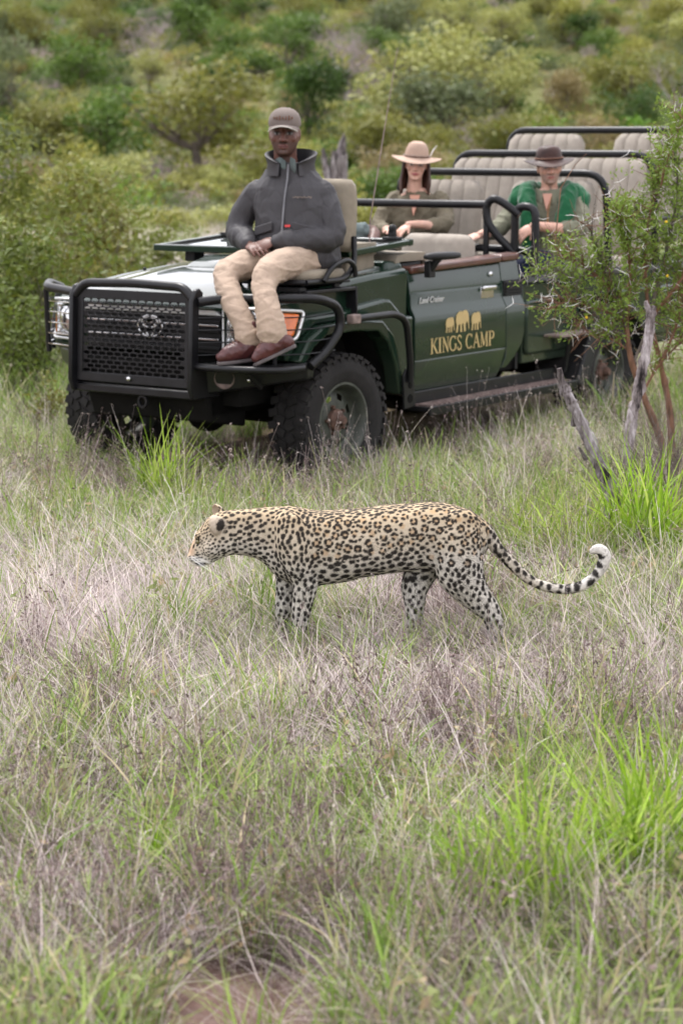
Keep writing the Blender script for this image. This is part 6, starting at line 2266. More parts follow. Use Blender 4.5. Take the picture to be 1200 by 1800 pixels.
def n2(P, sc, seed):
    return np.array([noise.noise(Vector((p[0] * sc, p[1] * sc, seed))) for p in P])


CI, SI = cos(-CAR_RZ), sin(-CAR_RZ)


def car_local(P):
    d = P - np.array(CAR_LOC[:2])
    return np.stack([d[:, 0] * CI - d[:, 1] * SI, d[:, 0] * SI + d[:, 1] * CI], 1)


def under_car(P, grow=0.0):
    q = car_local(P)
    return (q[:, 0] > -5.3 - grow) & (q[:, 0] < 0.75 + grow) & (np.abs(q[:, 1]) < 0.95 + grow)


def near_wheel(P):
    q = car_local(P)
    w = np.zeros(len(P), bool)
    for x in (0, -LB):
        for s_ in (-1, 1):
            w |= (np.abs(q[:, 0] - x) < 0.42) & (np.abs(q[:, 1] - s_ * 0.765) < 0.17)
    return w


def lay(P, rotmode='wind', tilt=0.12, s0=0.8, s1=1.25):
    n = len(P)
    bare = (P[:, 1] < 4.66 + 0.10 * n2(P, 3.0, 77.0)) & (P[:, 0] > -0.44) & (P[:, 0] < 0.02) & (RNG.random(n) < 0.93)
    P = P[~bare]
    n = len(P)
    z = np.array([ground_z(*p) for p in P])
    rz = RNG.normal(0, 0.75, n) if rotmode == 'wind' else RNG.uniform(0, 2 * pi, n)
    rot = np.stack([RNG.normal(0, tilt, n), RNG.normal(0, tilt, n), rz], 1)
    s_ = RNG.uniform(s0, s1, n)
    scl = np.stack([s_, s_, s_ * RNG.uniform(0.8, 1.15, n)], 1)
    return np.column_stack([P, z]), rot, scl


def leo_front(P):
    """strip between the leopard and the camera, where grass stays short"""
    return (P[:, 0] > -0.62) & (P[:, 0] < 1.1) & (P[:, 1] > 6.9) & (P[:, 1] < 8.0)


def sstep_np(y):
    return smoothstep(8.6, 6.6, y) + 0.5 * smoothstep(8.2, 9.2, y)


def grass_cover():
    # -------- near field
    P = field(3.5, 13.5, 105)
    big, fine = n2(P, 0.55, 3.0), n2(P, 1.9, 8.0)
    band = np.interp(P[:, 1], [3.5, 4.6, 5.6, 6.6, 8.6, 9.6, 13.5], [0.04, 0.08, 0.34, 0.98, 0.82, 0.36, 0.36])
    left = np.clip(-P[:, 0] * 0.22, -0.12, 0.25)
    keep = (RNG.random(len(P)) < np.clip(band + left + big * 0.8 + fine * 0.6 + 0.9 * n2(P, 4.2, 61.0) * sstep_np(P[:, 1]), 0.03, 1)) & ~near_wheel(P)
    keep &= ~(under_car(P, -0.12) & (RNG.random(len(P)) < 0.97))
    keep &= ~((P[:, 1] < 4.35) & (P[:, 0] > -0.30) & (P[:, 0] < 0.06) & (RNG.random(len(P)) < 0.85))
    P = P[keep]
    pts, rot, scl = lay(P, 'wind', 0.16, 0.7, 1.2)
    scl[leo_front(pts)] *= np.array((0.85, 0.85, 0.62))
    scl[under_car(pts[:, :2])] *= 0.6
    scatter("dry_grass", proto_set('dry', 9), pts, rot, scl, "pale lilac dry grass, fine and wind combed, round the leopard")
    P = field(3.5, 14, 95)
    keep = ~near_wheel(P) & ~((P[:, 1] < 4.3) & (P[:, 0] > -0.28) & (P[:, 0] < 0.03) & (RNG.random(len(P)) < 0.6)) & ~(under_car(P, -0.1) & (RNG.random(len(P)) < 0.9))
    P = P[keep]
    pts, rot, scl = lay(P, 'wind', 0.1, 0.7, 1.2)
    scatter("straw_litter", proto_set('mat', 7), pts, rot, scl, "flattened dead straw covering the soil between the tufts")
    P = field(3.5, 14, 190)
    big, fine = n2(P, 0.6, 13.0), n2(P, 1.7, 5.0)
    band = np.interp(P[:, 1], [3.5, 5.2, 6.3, 7.2, 8.3, 9.3, 14], [0.60, 0.58, 0.44, 0.26, 0.40, 0.72, 0.78])
    keep = (RNG.random(len(P)) < np.clip(band + big * 0.75 + fine * 0.4 + 1.1 * n2(P, 4.0, 51.0) * sstep_np(P[:, 1]), 0.02, 1)) & ~near_wheel(P) & ~(under_car(P, -0.12) & (RNG.random(len(P)) < 0.96))
    P = P[keep]
    pts, rot, scl = lay(P, 'any', 0.15, 0.7, 1.25)
    scl[leo_front(pts)] *= np.array((0.85, 0.85, 0.62))
    scatter("green_grass", proto_set('green', 8) + proto_set('broad', 6), pts, rot, scl, "short fresh green grass growing through the dry straw")
    # -------- dead weeds, herbs and stalks
    P = field(3.5, 13.5, 60)
    big = n2(P, 0.75, 23.0)
    band = np.interp(P[:, 1], [3.5, 5.5, 6.6, 7.3, 8.4, 9.5, 10.6, 13.5], [0.42, 0.40, 0.22, 0.0, 0.04, 0.10, 0.30, 0.25])
    q = car_local(P)
    nose = (q[:, 0] > 0.35) & (q[:, 0] < 1.5) & (np.abs(q[:, 1] - 0.3) < 1.0)
    keep = (RNG.random(len(P)) < np.clip(band + big * 0.9, 0, 1) + 0.5 * nose) & ~near_wheel(P) & ~under_car(P, 0.0) & ~leo_front(P)
    P = P[keep]
    pts, rot, scl = lay(P, 'any', 0.18, 0.6, 1.1)
    scatter("dead_weeds", proto_set('weed', 7), pts, rot, scl, "brittle purple brown dead weeds with small seed husks")
    P = field(3.5, 13.5, 40)
    big = n2(P, 0.8, 33.0)
    keep = (RNG.random(len(P)) < np.clip(np.interp(P[:, 1], [3.5, 6, 7, 8, 9, 13.5], [0.8, 0.5, 0.15, 0.15, 0.35, 0.6]) + big * 0.6, 0, 1)) & ~under_car(P, 0.1) & ~leo_front(P)
    P = P[keep]
    pts, rot, scl = lay(P, 'any', 0.15, 0.7, 1.2)
    scatter("low_herbs", proto_set('herb', 6), pts, rot, scl, "low olive herbs with small oval leaves among the grass")
    P = field(3.8, 13.5, 13)
    keep = (RNG.random(len(P)) < np.interp(P[:, 1], [3.8, 6.4, 7.0, 8.1, 8.6, 13.5], [0.6, 0.4, 0.05, 0.1, 0.7, 0.9])) & ~under_car(P, 0.05) & ~leo_front(P)
    P = P[keep]
    pts, rot, scl = lay(P, 'any', 0.12, 0.55, 1.0)
    scatter("seed_stalks", proto_set('stalk', 6), pts, rot, scl, "thin dry seed stalks standing above the grass")
    # -------- beyond the vehicle
    P = np.concatenate([field(13.5, 26, 60, 1.5, 0.21), field(26, 62, 14, 2, 0.21)])
    P = P[~under_car(P, 0.1)]
    big = n2(P, 0.18, 43.0)
    g_ = RNG.random(len(P)) < np.clip(0.45 + big * 1.2, 0.05, 0.95)
    a, b = P[~g_], P[g_]
    pts, rot, scl = lay(a, 'wind', 0.15, 1.1, 1.9)
    scatter("far_dry_grass", proto_set('dry', 4) + proto_set('mat', 3), pts, rot, scl, "dry tan grass on the plain behind the vehicle")
    pts, rot, scl = lay(b, 'any', 0.15, 1.2, 2.1)
    scatter("far_green_grass", proto_set('green', 4) + proto_set('broad', 2), pts, rot, scl, "greener grass patches on the plain behind the vehicle")


grass_cover()

# tall bright tussocks, each a thing
LUSHP = proto_set('lush', 6)
BIGP = proto_set('big', 4)
for i, (px, Y, sc, lab) in enumerate((
        (275, 10.9, 1.0, "bright green grass tussock in front of the bull bar"),
        (325, 10.7, 0.85, "small bright tussock just right of the larger one under the bull bar"),
        (430, 10.6, 0.8, "low green tussock below the front number plate area and left of the near tyre"),
        (118, 10.5, 0.8, "green tussock in front of the far front tyre"),
        (45, 9.6, 0.60, "green tussock at the left edge behind the leopard's head"),
        (915, 9.6, 0.78, "green tussock behind the leopard's rump"),
        (955, 9.35, 0.92, "tall green tussock above the leopard's tail"),
        (1010, 9.2, 0.98, "dense green tussock left of the leaning dead branch foot"),
        (1060, 9.25, 0.85, "green tussock hiding the foot of the leaning dead branch"),
        (1120, 9.35, 1.15, "big dark green tussock under the thorn bush"),
        (1165, 9.2, 1.12, "green tussock with drooping blades near the curled tail tip"),
        (1195, 9.45, 1.1, "green tussock cut off by the right edge under the thorn bush"),
        (1085, 9.9, 0.9, "green tussock between the two dead branches"),
        (880, 4.75, 0.66, "bright tussock with one long leaning blade, front right"),
        (955, 4.70, 0.92, "largest bright green tussock in the right foreground"),
        (1015, 4.85, 0.80, "bright tussock behind the grey dead bunch in the right foreground"),
        (1125, 5.0, 0.95, "wide arching tussock at the right foreground edge"),
        (1190, 5.1, 0.95, "bright tussock cut off by the right edge in the foreground"),
        (250, 5.2, 0.45, "small pale green tussock in the left foreground"),
        (690, 5.9, 0.5, "small green tussock with lone blades in front of the leopard's hind legs"))):
    o = bpy.data.objects.new("grass_tussock", BIGP[i % 4] if Y < 5.5 or i in (0, 9, 10) else LUSHP[i % 6])
    COL.objects.link(o)
    x = at(px, Y)
    o.location = (x, Y, ground_z(x, Y) - 0.005)
    o.rotation_euler = (0, 0, i * 2.4)
    o.scale = (sc * 1.1, sc * 1.1, sc)
    tag(o, lab, "grass tussock", "tall green grass tussocks")
# dead grey bunches
for i, (px, Y, sc, lab) in enumerate(((1105, 4.45, 1.1, "grey dead grass bunch leaning in front of the bright foreground tussock"),
                                      (460, 6.15, 0.85, "purple brown dead bunch below the leopard's front legs"),
                                      (1175, 6.6, 1.0, "dark dead bunch at the right edge of the dry grass"),
                                      (20, 6.2, 0.9, "brown dead bunch at the left edge of the dry grass"),
                                      (1185, 9.9, 1.45, "brown dead bunch below the thorn bush at the right edge"),
                                      (1140, 10.3, 1.5, "tangled brown dead bunch round the thorn bush trunk"),
                                      (1200, 10.6, 1.9, "tall dead bunch behind the thorn bush trunk at the right edge"))):
    rng = np.random.default_rng(70 + i)
    v = join([blades(rng, 110, 0.10, (0.22, 0.45), (0.0014, 0.0030), (0.1, 0.8), (0.2, 0.9), DRYB + WEED, heading=2.0 if i == 0 else 0, hspread=0.9 if i == 0 else pi, seg=5, tipw=0.3)])
    o = bpy.data.objects.new("dead_grass_bunch", np_mesh("dead_grass_bunch", *v, M['grass']))
    COL.objects.link(o)
    x = at(px, Y)
    o.location = (x, Y, ground_z(x, Y))
    o.scale = (sc,) * 3
    tag(o, lab, "dead grass", "dead grass bunches")


# ------------------------------------------------------------------ trees and shrubs
def leaf_cloud(rng, lobes, n, size, cvar=0.25, shell=0.55, aspect=0.55, droop=0.0, warm=0.12):
    """n leaf faces spread through ellipsoid lobes (cx,cy,cz,rx,ry,rz), denser towards the outside"""
    lob = np.array(lobes, float)
    vol = lob[:, 3] * lob[:, 4] * lob[:, 5]
    k = rng.choice(len(lob), n, p=vol ** 0.75 / (vol ** 0.75).sum())
    d = rng.normal(0, 1, (n, 3))
    d /= np.linalg.norm(d, axis=1)[:, None]
    # leaves gather in sprays: random clump directions
    r = (shell + (1 - shell) * rng.random(n)) ** 0.6
    r *= 1 + 0.12 * rng.normal(0, 1, n)
    c = lob[k, :3] + d * r[:, None] * lob[k, 3:6]
    nclump = max(8, n // 26)
    cc = c[rng.integers(0, n, nclump)]
    ci = rng.integers(0, nclump, n)
    pull = rng.random(n) < 0.7
    cl = cc[ci] + rng.normal(0, 1, (n, 3)) * size * 3.0 * np.array((1, 1, 0.7))
    c[pull] = cl[pull]
    nor = d * 0.5 + rng.normal(0, 0.7, (n, 3)) + np.array((0, 0, 0.5))
    nor /= np.linalg.norm(nor, axis=1)[:, None]
    u = np.cross(nor, rng.normal(0, 1, (n, 3)))
    u /= np.linalg.norm(u, axis=1)[:, None] + 1e-9
    v = np.cross(nor, u)
    s_ = size * rng.uniform(0.6, 1.35, (n, 1))
    V_ = np.stack([c - u * s_, c + v * s_ * aspect, c + u * s_, c - v * s_ * aspect], 1).reshape(-1, 3)
    F_ = np.arange(n * 4).reshape(-1, 4)
    b = rng.uniform(1 - cvar, 1 + cvar, (n, 1)) * (0.62 + 0.76 * rng.random(nclump))[ci][:, None]
    col = np.ones((n, 3)) * b
    ye = rng.random(nclump)[ci][:, None] * warm
    col *= 1 + ye * np.array((1.3, 0.6, -0.4))
    return V_, F_, np.repeat(col, 4, axis=0)


def branchy(m, rng, p, d, L_, r, depth, spread=0.6, up=0.25, kids=3, seg=3, n=5, ends=None):
    """recursive tapering limbs"""
    pts, rr = [Vector(p)], [r]
    dd = Vector(d).normalized()
    for k in range(seg):
        dd = (dd + Vector(rng.normal(0, 0.16, 3)) + Vector((0, 0, up * 0.25))).normalized()
        pts.append(pts[-1] + dd * (L_ / seg))
        rr.append(r * (1 - 0.55 * (k + 1) / seg))
    m.tube(pts, rr, n)
    if ends is not None:
        ends.append(tuple(pts[-1]))
    if depth <= 0:
        return
    for k in range(kids):
        i = rng.integers(1, seg + 1)
        a = Vector(rng.normal(0, 1, 3))
        nd = (dd * (1 - spread) + a.normalized() * spread + Vector((0, 0, up))).normalized()
        branchy(m, rng, pts[i], nd, L_ * rng.uniform(0.55, 0.8), rr[i] * 0.62, depth - 1, spread, up, kids, seg, max(3, n - 1), ends)


TREE = {}


def tree_protos():
    def lob(rng, n, w, z0, z1, flat=0.8):
        out = []
        for _ in range(n):
            a, r = rng.uniform(0, 2 * pi), w * math.sqrt(rng.random()) * 0.62
            s_ = w * rng.uniform(0.28, 0.5)
            out.append((r * cos(a), r * sin(a), rng.uniform(z0, z1), s_, s_, s_ * flat))
        return out
    for kind, cnt in (('round', 4), ('loose', 3), ('umbrella', 2), ('bare', 3), ('shrub', 4)):
        TREE[kind] = []
        for q in range(cnt):
            rng = np.random.default_rng(300 + q * 17 + sum(map(ord, kind)))
            m = MB()
            foliage = None
            if kind == 'round':     # unit: about 1 wide (radius 0.5), 1 high
                L_ = lob(rng, 13, 0.46, 0.16, 0.78)
                foliage = leaf_cloud(rng, L_, 2400, 0.027, 0.3)
                m.tube([(0, 0, -0.02), (0.01, 0, 0.25), (0.03, 0.01, 0.55)], [0.03, 0.024, 0.012], 6)
                for _ in range(4):
                    branchy(m, rng, (0.01, 0, 0.22), (rng.normal(), rng.normal(), 1), 0.3, 0.016, 1, kids=2)
            elif kind == 'loose':   # spreading thorn tree, feathery
                L_ = lob(rng, 15, 0.52, 0.26, 0.86, 0.5)
                foliage = leaf_cloud(rng, L_, 2300, 0.022, 0.3, 0.2)
                m.tube([(0, 0, -0.02), (0.02, 0, 0.2), (0.0, 0.02, 0.34)], [0.034, 0.026, 0.02], 7)
                for _ in range(6):
                    branchy(m, rng, (0.01, 0.01, 0.28), (rng.normal(0, 1.2), rng.normal(0, 1.2), 0.9), 0.32, 0.016, 2, 0.5, 0.2)
            elif kind == 'umbrella':
                L_ = [(0.36 * cos(a), 0.30 * sin(a), 0.80 + 0.05 * rng.normal(), 0.2, 0.2, 0.07) for a in rng.uniform(0, 6.28, 9)] + [(0, 0, 0.86, 0.3, 0.3, 0.08)]
                foliage = leaf_cloud(rng, L_, 2400, 0.016, 0.25, 0.2)
                m.tube([(0, 0, -0.02), (0.02, 0, 0.3), (0.0, 0.0, 0.5)], [0.035, 0.028, 0.022], 7)
                for _ in range(7):
                    branchy(m, rng, (0, 0, 0.46), (rng.normal(0, 1), rng.normal(0, 1), 0.8), 0.3, 0.016, 2, 0.45, 0.15)
            elif kind == 'bare':
                m.tube([(0, 0, -0.02), (0.015, 0, 0.2), (0.0, 0.0, 0.36)], [0.03, 0.024, 0.02], 6)
                for _ in range(7):
                    branchy(m, rng, (0, 0, 0.26), (rng.normal(0, 1), rng.normal(0, 1), 0.9), 0.34, 0.014, 3, 0.55, 0.25, 3, 3, 5)
                L_ = lob(rng, 10, 0.46, 0.5, 0.85)
                foliage = leaf_cloud(rng, L_, 500, 0.014, 0.3, 0.2)
            else:                   # low shrub, wider than high
                L_ = lob(rng, 10, 0.48, 0.10, 0.62, 0.8)
                foliage = leaf_cloud(rng, L_, 1700, 0.034, 0.32, 0.3)
                for _ in range(7):
                    branchy(m, rng, (rng.normal(0, 0.04), rng.normal(0, 0.04), -0.02), (rng.normal(0, 0.8), rng.normal(0, 0.8), 1), 0.4, 0.012, 1)
            tm = m.mesh("trunk", 60)
            tm.materials.append(M['twig'] if kind == 'bare' else M['bark'])
            TREE[kind].append((tm, np_mesh("crown", *foliage, M['leaf'])))


tree_protos()
GREENS = {
    'deep': (0.058, 0.109, 0.023), 'mid': (0.102, 0.173, 0.031), 'bright': (0.141, 0.282, 0.026), 'olive': (0.192, 0.198, 0.046), 'yellow': (0.285, 0.29, 0.07),
    'pale': (0.333, 0.352, 0.115), 'grey': (0.141, 0.173, 0.083), 'brown': (0.262, 0.211, 0.096), 'lilac': (0.294, 0.243, 0.243)}


def tree(kind, var, x, y, w, h, colour, label, cat='tree', group=None, name=None, rz=None):
    t = empty(name or {'round': 'leafy_tree', 'loose': 'thorn_tree', 'umbrella': 'umbrella_tree', 'bare': 'bare_tree', 'shrub': 'shrub'}[kind], (x, y, ground_z(x, y) - 0.02 * h))
    t.rotation_euler = (0, 0, random.uniform(0, 6.28) if rz is None else rz)
    t.scale = (w, w, h)
    tag(t, label, cat, group)
    tm, cm = TREE[kind][var % len(TREE[kind])]
    a = bpy.data.objects.new("trunk", tm)
    b = bpy.data.objects.new("crown", cm)
    for o in (a, b):
        COL.objects.link(o)
        o.parent = t
    b.color = (*GREENS[colour], 1)
    return t


PLACED = [   # kind, photo column, distance, width, height, colour, label
    ('loose', 352, 78, 5.4, 4.4, 'olive', "spreading olive tree on the plain left of the spotter's head"),
    ('round', 195, 84, 3.4, 3.6, 'mid', "dark green bushy tree behind the left shrubs"),
    ('round', 545, 96, 2.8, 3.9, 'deep', "round dark green tree just above the cap"),
    ('bare', 608, 112, 4.4, 4.2, 'lilac', "bare grey twiggy tree above the woman's left, by the pale crown"),
    ('bare', 268, 120, 3.6, 3.4, 'lilac', "bare lilac grey tree on the slope above the olive tree"),
    ('round', 150, 112, 3.2, 3.6, 'mid', "green leafy tree on the slope at upper left"),
    ('round', 85, 84, 3.0, 2.6, 'olive', "olive tree at the far left edge of the plain"),
    ('shrub', 28, 76, 2.2, 1.6, 'brown', "brown olive shrub low at the left edge"),
    ('loose', 5, 92, 3.4, 5.4, 'grey', "grey green tree with a leaning trunk cut off by the left edge"),
    ('loose', 735, 98, 6.4, 5.0, 'pale', "large pale yellow green spreading tree behind the aerial"),
    ('round', 770, 92, 4.4, 3.3, 'grey', "grey green dome shaped tree below the pale spreading tree"),
    ('round', 655, 82, 3.4, 2.4, 'olive', "olive bush tree left of the aerial"),
    ('loose', 870, 96, 3.6, 4.0, 'pale', "pale crowned thorn tree with dark bare limbs"),
    ('umbrella', 985, 160, 5.6, 3.7, 'mid', "flat topped umbrella tree high on the hillside"),
    ('shrub', 945, 92, 2.6, 1.9, 'bright', "bright green bush above the man's hat"),
    ('shrub', 1112, 92, 2.4, 2.1, 'bright', "bright green bush above the rear seats"),
    ('round', 1100, 106, 4.2, 3.2, 'olive', "olive tree on the slope above the rear seats"),
    ('bare', 1178, 100, 3.4, 3.6, 'grey', "grey bare limbed tree near the right edge"),
    ('round', 1012, 138, 2.4, 2.4, 'deep', "dark bush beside the umbrella tree's trunk"),
    ('shrub', 697, 70, 1.3, 1.5, 'deep', "small dark green bush just left of the woman's hat"),
    ('shrub', 765, 74, 2.6, 1.9, 'olive', "olive bush behind the woman's hat"),
    ('shrub', 310, 44, 1.7, 0.95, 'yellow', "yellow green shrub on the plain left of the spotter's elbow"),
    ('shrub', 412, 46, 1.9, 0.95, 'pale', "pale yellow shrub left of the spotter's shoulder"),
    ('shrub', 385, 30, 1.0, 0.68, 'bright', "bright green low shrub left of the spotter's jacket"),
    ('shrub', 232, 27, 0.95, 0.70, 'bright', "bright yellow green shrub beyond the bonnet"),
    ('shrub', 640, 40, 1.4, 1.25, 'yellow', "yellow green shrub behind the spotter's backrest"),
    ('shrub', 668, 32, 1.1, 0.95, 'yellow', "yellow leafed shrub behind the woman's shoulder"),
    ('round', 905, 80, 3.0, 2.3, 'olive', "olive bush above the middle seat row"),
    ('loose', 1060, 76, 3.2, 2.3, 'brown', "brownish thin bush behind the man's hat"),
    ('round', 1160, 72, 2.8, 2.2, 'olive', "olive bush behind the last roll bar at right"),
    ('shrub', 830, 66, 2.2, 1.4, 'brown', "brown olive shrub behind the second seat row"),
    ('round', 470, 70, 2.2, 1.9, 'olive', "olive bush behind the spotter's right shoulder"),
    ('shrub', 120, 50, 1.9, 1.2, 'olive', "olive shrub behind the big left bush"),
]
for i, (k, px, Y, w, h, c, lab) in enumerate(PLACED):
    tree(k, i, at(px, Y), Y, w * (1.3 if k != 'shrub' else 1.1), h * (1.18 if k != 'shrub' else 1.0), c, lab, 'shrub' if k == 'shrub' else 'tree')
# the wooded hillside: each bush its own object
rs = random.Random(21)
KN = {'round': ('leafy tree', 'round'), 'shrub': ('shrub', 'low'), 'loose': ('thorn tree', 'spreading'), 'bare': ('bare tree', 'twiggy')}
CW = {'deep': 'dark green', 'mid': 'green', 'olive': 'olive', 'yellow': 'yellow green', 'pale': 'pale green', 'grey': 'grey green', 'brown': 'brownish', 'lilac': 'grey leafless'}
MARKS = ((70, "by the left edge"), (160, "above the left shrubs"), (260, "above the bull bar"), (350, "above the bonnet"), (440, "left of the cap"), (530, "above the cap"), (610, "right of the cap"),
         (680, "left of the aerial tip"), (760, "above the woman's hat"), (840, "right of the woman's hat"), (915, "left of the man's hat"), (1000, "above the man's hat"), (1080, "above the rear seats"), (1145, "above the thorn bush"), (1300, "by the right edge"))
seen = {}
n_ = 0
while n_ < 262:
    Y = 60 + 170 * rs.random() ** 1.15
    X = rs.uniform(-1, 1) * (0.168 * Y + 1.5)
    k = rs.choices(['round', 'shrub', 'loose', 'bare'], [5, 5, 2.4, 0.7])[0]
    c = rs.choices(['deep', 'mid', 'olive', 'yellow', 'pale', 'grey', 'brown'], [2, 4, 5, 1.6, 1.4, 2, 1.5])[0] if k != 'bare' else 'lilac'
    g_ = 1 + 0.35 * (Y > 120)
    w = rs.uniform(1.7, 3.6) * g_
    h = w * rs.uniform(0.62, 0.95) * (0.75 if k == 'shrub' else 1.05)
    if Y < 90:
        h *= 0.7
    px = 600 + X / Y * 3634
    mark = next(t for a, t in MARKS if px < a)
    row = "at the foot of the slope" if Y < 82 else "low on the slope" if Y < 112 else "at mid slope" if Y < 150 else "high on the slope"
    lab = "%s %s %s %s, %s" % (KN[k][1], CW[c], KN[k][0], row, mark)
    t = tree(k, n_, X, Y, w, h, c, lab, 'shrub' if k == 'shrub' else 'tree', "%s %ss on the hillside" % (CW[c], KN[k][0]))
    seen.setdefault(lab, []).append((px, t))
    n_ += 1
for lab, ts in seen.items():
    ts.sort(key=lambda q: q[0])
    for q, (px, t) in enumerate(ts):
        if 2 <= len(ts) <= 5:
            side = {2: ("left", "right"), 3: ("left", "middle", "right"), 4: ("leftmost", "second", "third", "rightmost"), 5: ("leftmost", "second", "middle", "fourth", "rightmost")}[len(ts)][q]
            t['label'] = side + " of " + {2: "two ", 3: "three ", 4: "four ", 5: "five "}[len(ts)] + lab.replace("tree", "trees").replace("shrub ", "shrubs ", 1)


# ---- the mass of smaller bushes that covers the slope between them
def undergrowth():
    protos = []
    for q in range(14):
        rng = np.random.default_rng(900 + q)
        lobes = [(rng.normal(0, 0.3), rng.normal(0, 0.3), rng.uniform(0.1, 0.5), rng.uniform(0.2, 0.42), rng.uniform(0.2, 0.42), rng.uniform(0.14, 0.32)) for _ in range(6)]
        v, f, c = leaf_cloud(rng, lobes, 620, 0.042, 0.3, 0.3)
        c = c * np.array(GREENS[('mid', 'olive', 'olive', 'deep', 'yellow', 'brown', 'grey', 'pale', 'mid', 'olive', 'lilac', 'mid', 'grey', 'yellow')[q]])
        protos.append(np_mesh("bush", v, f, c, M['grass']))
    P = field(58, 245, 0.34, 4, 0.185)
    P = P[RNG.random(len(P)) < np.clip(0.75 + n2(P, 0.05, 3.3) * 0.9, 0.25, 1)]
    Q = field(24, 60, 0.16, 2, 0.2)
    Q = Q[~((Q[:, 0] > -5) & (Q[:, 0] < -2.0) & (Q[:, 1] < 42))]
    a = RNG.uniform(0, 2 * pi, 900)
    r = 25 * (6.5 ** RNG.random(900))
    B = np.stack([r * np.sin(a), r * np.cos(a)], 1)     # bush country on the other sides of the clearing
    B = B[(np.abs(B[:, 0]) > 0.22 * B[:, 1] + 5)]
    S = np.stack([RNG.uniform(-0.55, 0.55, 2600) * 245, RNG.uniform(40, 245, 2600)], 1)
    S = S[(np.abs(S[:, 0]) > 0.185 * S[:, 1] + 3) & (np.abs(S[:, 0]) < 0.5 * S[:, 1] + 10)]
    B = np.concatenate([B, S])
    nP = len(P)
    P = np.concatenate([P, B])
    pts, rot, scl = lay(np.concatenate([P, Q]), 'any', 0.08, 0.7, 2.0)
    scl[nP:len(P)] *= 1.5
    scl[len(P):] *= 0.5
    scatter("undergrowth", protos, pts, rot, scl, "mass of low olive bushes covering the slope")


undergrowth()


# ---- leafy shrubs close to the vehicle's far front corner
def leafy_shrub(x, y, w, h, n, size, colour, label, seed, lean=0.0):
    rng = np.random.default_rng(seed)
    t = empty("leafy_shrub", (x, y, ground_z(x, y)))
    tag(t, label, "shrub", "leafy shrubs left of the vehicle")
    m, ends = MB(), []
    for _ in range(9):
        a = rng.uniform(0, 6.28)
        branchy(m, rng, (0.08 * cos(a), 0.08 * sin(a), -0.02), (cos(a) * 0.7 + lean, sin(a) * 0.7, 1.1), h * 0.5, 0.014, 2, 0.5, 0.22, 3, 3, 5, ends)
    m.build("stems", M['bark'], t, smooth=60)
    E_ = np.array(ends)
    E_[:, 2] *= h / max(E_[:, 2].max(), 0.1)
    E_[:, :2] *= w * 0.5 / np.percentile(np.abs(E_[:, :2]), 96)
    lobes = [(p[0], p[1], max(p[2], 0.12), w * 0.12, w * 0.12, w * 0.11) for p in E_]
    cr = bpy.data.objects.new("foliage", np_mesh("foliage", *leaf_cloud(rng, lobes, n, size, 0.4, 0.3, 0.5, 0, 0.4), M['leaf']))
    COL.objects.link(cr)
    cr.parent = t
    cr.color = (*GREENS[colour], 1)
    return t


GREENS['leafy'] = (0.155, 0.185, 0.042)
GREENS['leafy2'] = (0.18, 0.185, 0.05)
GREENS['leafy3'] = (0.115, 0.155, 0.032)
leafy_shrub(at(55, 18.6), 18.6, 1.35, 2.05, 4200, 0.036, 'leafy', "tall leafy yellow green shrub at the left edge behind the bull bar", 1)
leafy_shrub(at(175, 19.6), 19.6, 1.15, 1.95, 3600, 0.034, 'leafy2', "leafy shrub with pale tips beside the tall left one", 2)
leafy_shrub(at(60, 15.6), 15.6, 0.95, 1.30, 3600, 0.030, 'leafy3', "dense green shrub right behind the bull bar's far corner", 3)
leafy_shrub(at(20, 14.6), 14.6, 0.75, 0.85, 2400, 0.025, 'leafy3', "dark green low shrub at the left edge beside the bull bar", 4)
leafy_shrub(at(125, 17.2), 17.2, 0.8, 1.35, 2300, 0.030, 'leafy2', "yellowish shrub between the two tall ones and the bonnet", 5)
leafy_shrub(at(255, 23.5), 23.5, 0.95, 1.15, 1700, 0.034, 'leafy', "airy light green shrub beyond the bonnet's far edge", 6)
leafy_shrub(at(100, 13.4), 13.4, 0.38, 0.42, 600, 0.018, 'leafy2', "small yellow leaved plant below the bumper's far end", 7)
# bare branches sticking out of the shrubs
for px, Y, h, sd, lab in ((20, 16.4, 1.0, 1, "bare grey branch forking out of the left shrub"), (205, 18.5, 0.85, 2, "leafless twiggy bush above the bonnet's far edge")):
    rng = np.random.default_rng(400 + sd)
    m = MB()
    for _ in range(5):
        branchy(m, rng, (0, 0, -0.02), (rng.normal(0.3, 0.6), rng.normal(0, 0.6), 1), h * 0.55, 0.012, 3, 0.5, 0.05, 3, 3, 5)
    x = at(px, Y)
    o = m.build("dead_bush", M['twig'], None, smooth=60)
    o.location = (x, Y, ground_z(x, Y))
    tag(o, lab, "dead bush")
# dead brush tangled round the foot of the thorn bush
for px, Y, hh, sd, lab in ((1165, 10.7, 0.62, 31, "tangle of brown dead twigs round the thorn bush trunks"), (1205, 10.3, 0.75, 32, "brown dead brush cut off by the right edge below the thorn bush")):
    rng = np.random.default_rng(sd)
    m = MB()
    for _ in range(26):
        branchy(m, rng, (rng.normal(0, 0.13), rng.normal(0, 0.10), -0.02), (rng.normal(0, 0.8), rng.normal(0, 0.8), 1), hh * 0.62, 0.0068, 3, 0.5, 0.05, 3, 3, 4)
    x = at(px, Y)
    o = m.build("dead_brush", M['bark'], None, smooth=60)
    o.location = (x, Y, ground_z(x, Y))
    tag(o, lab, "dead brush")
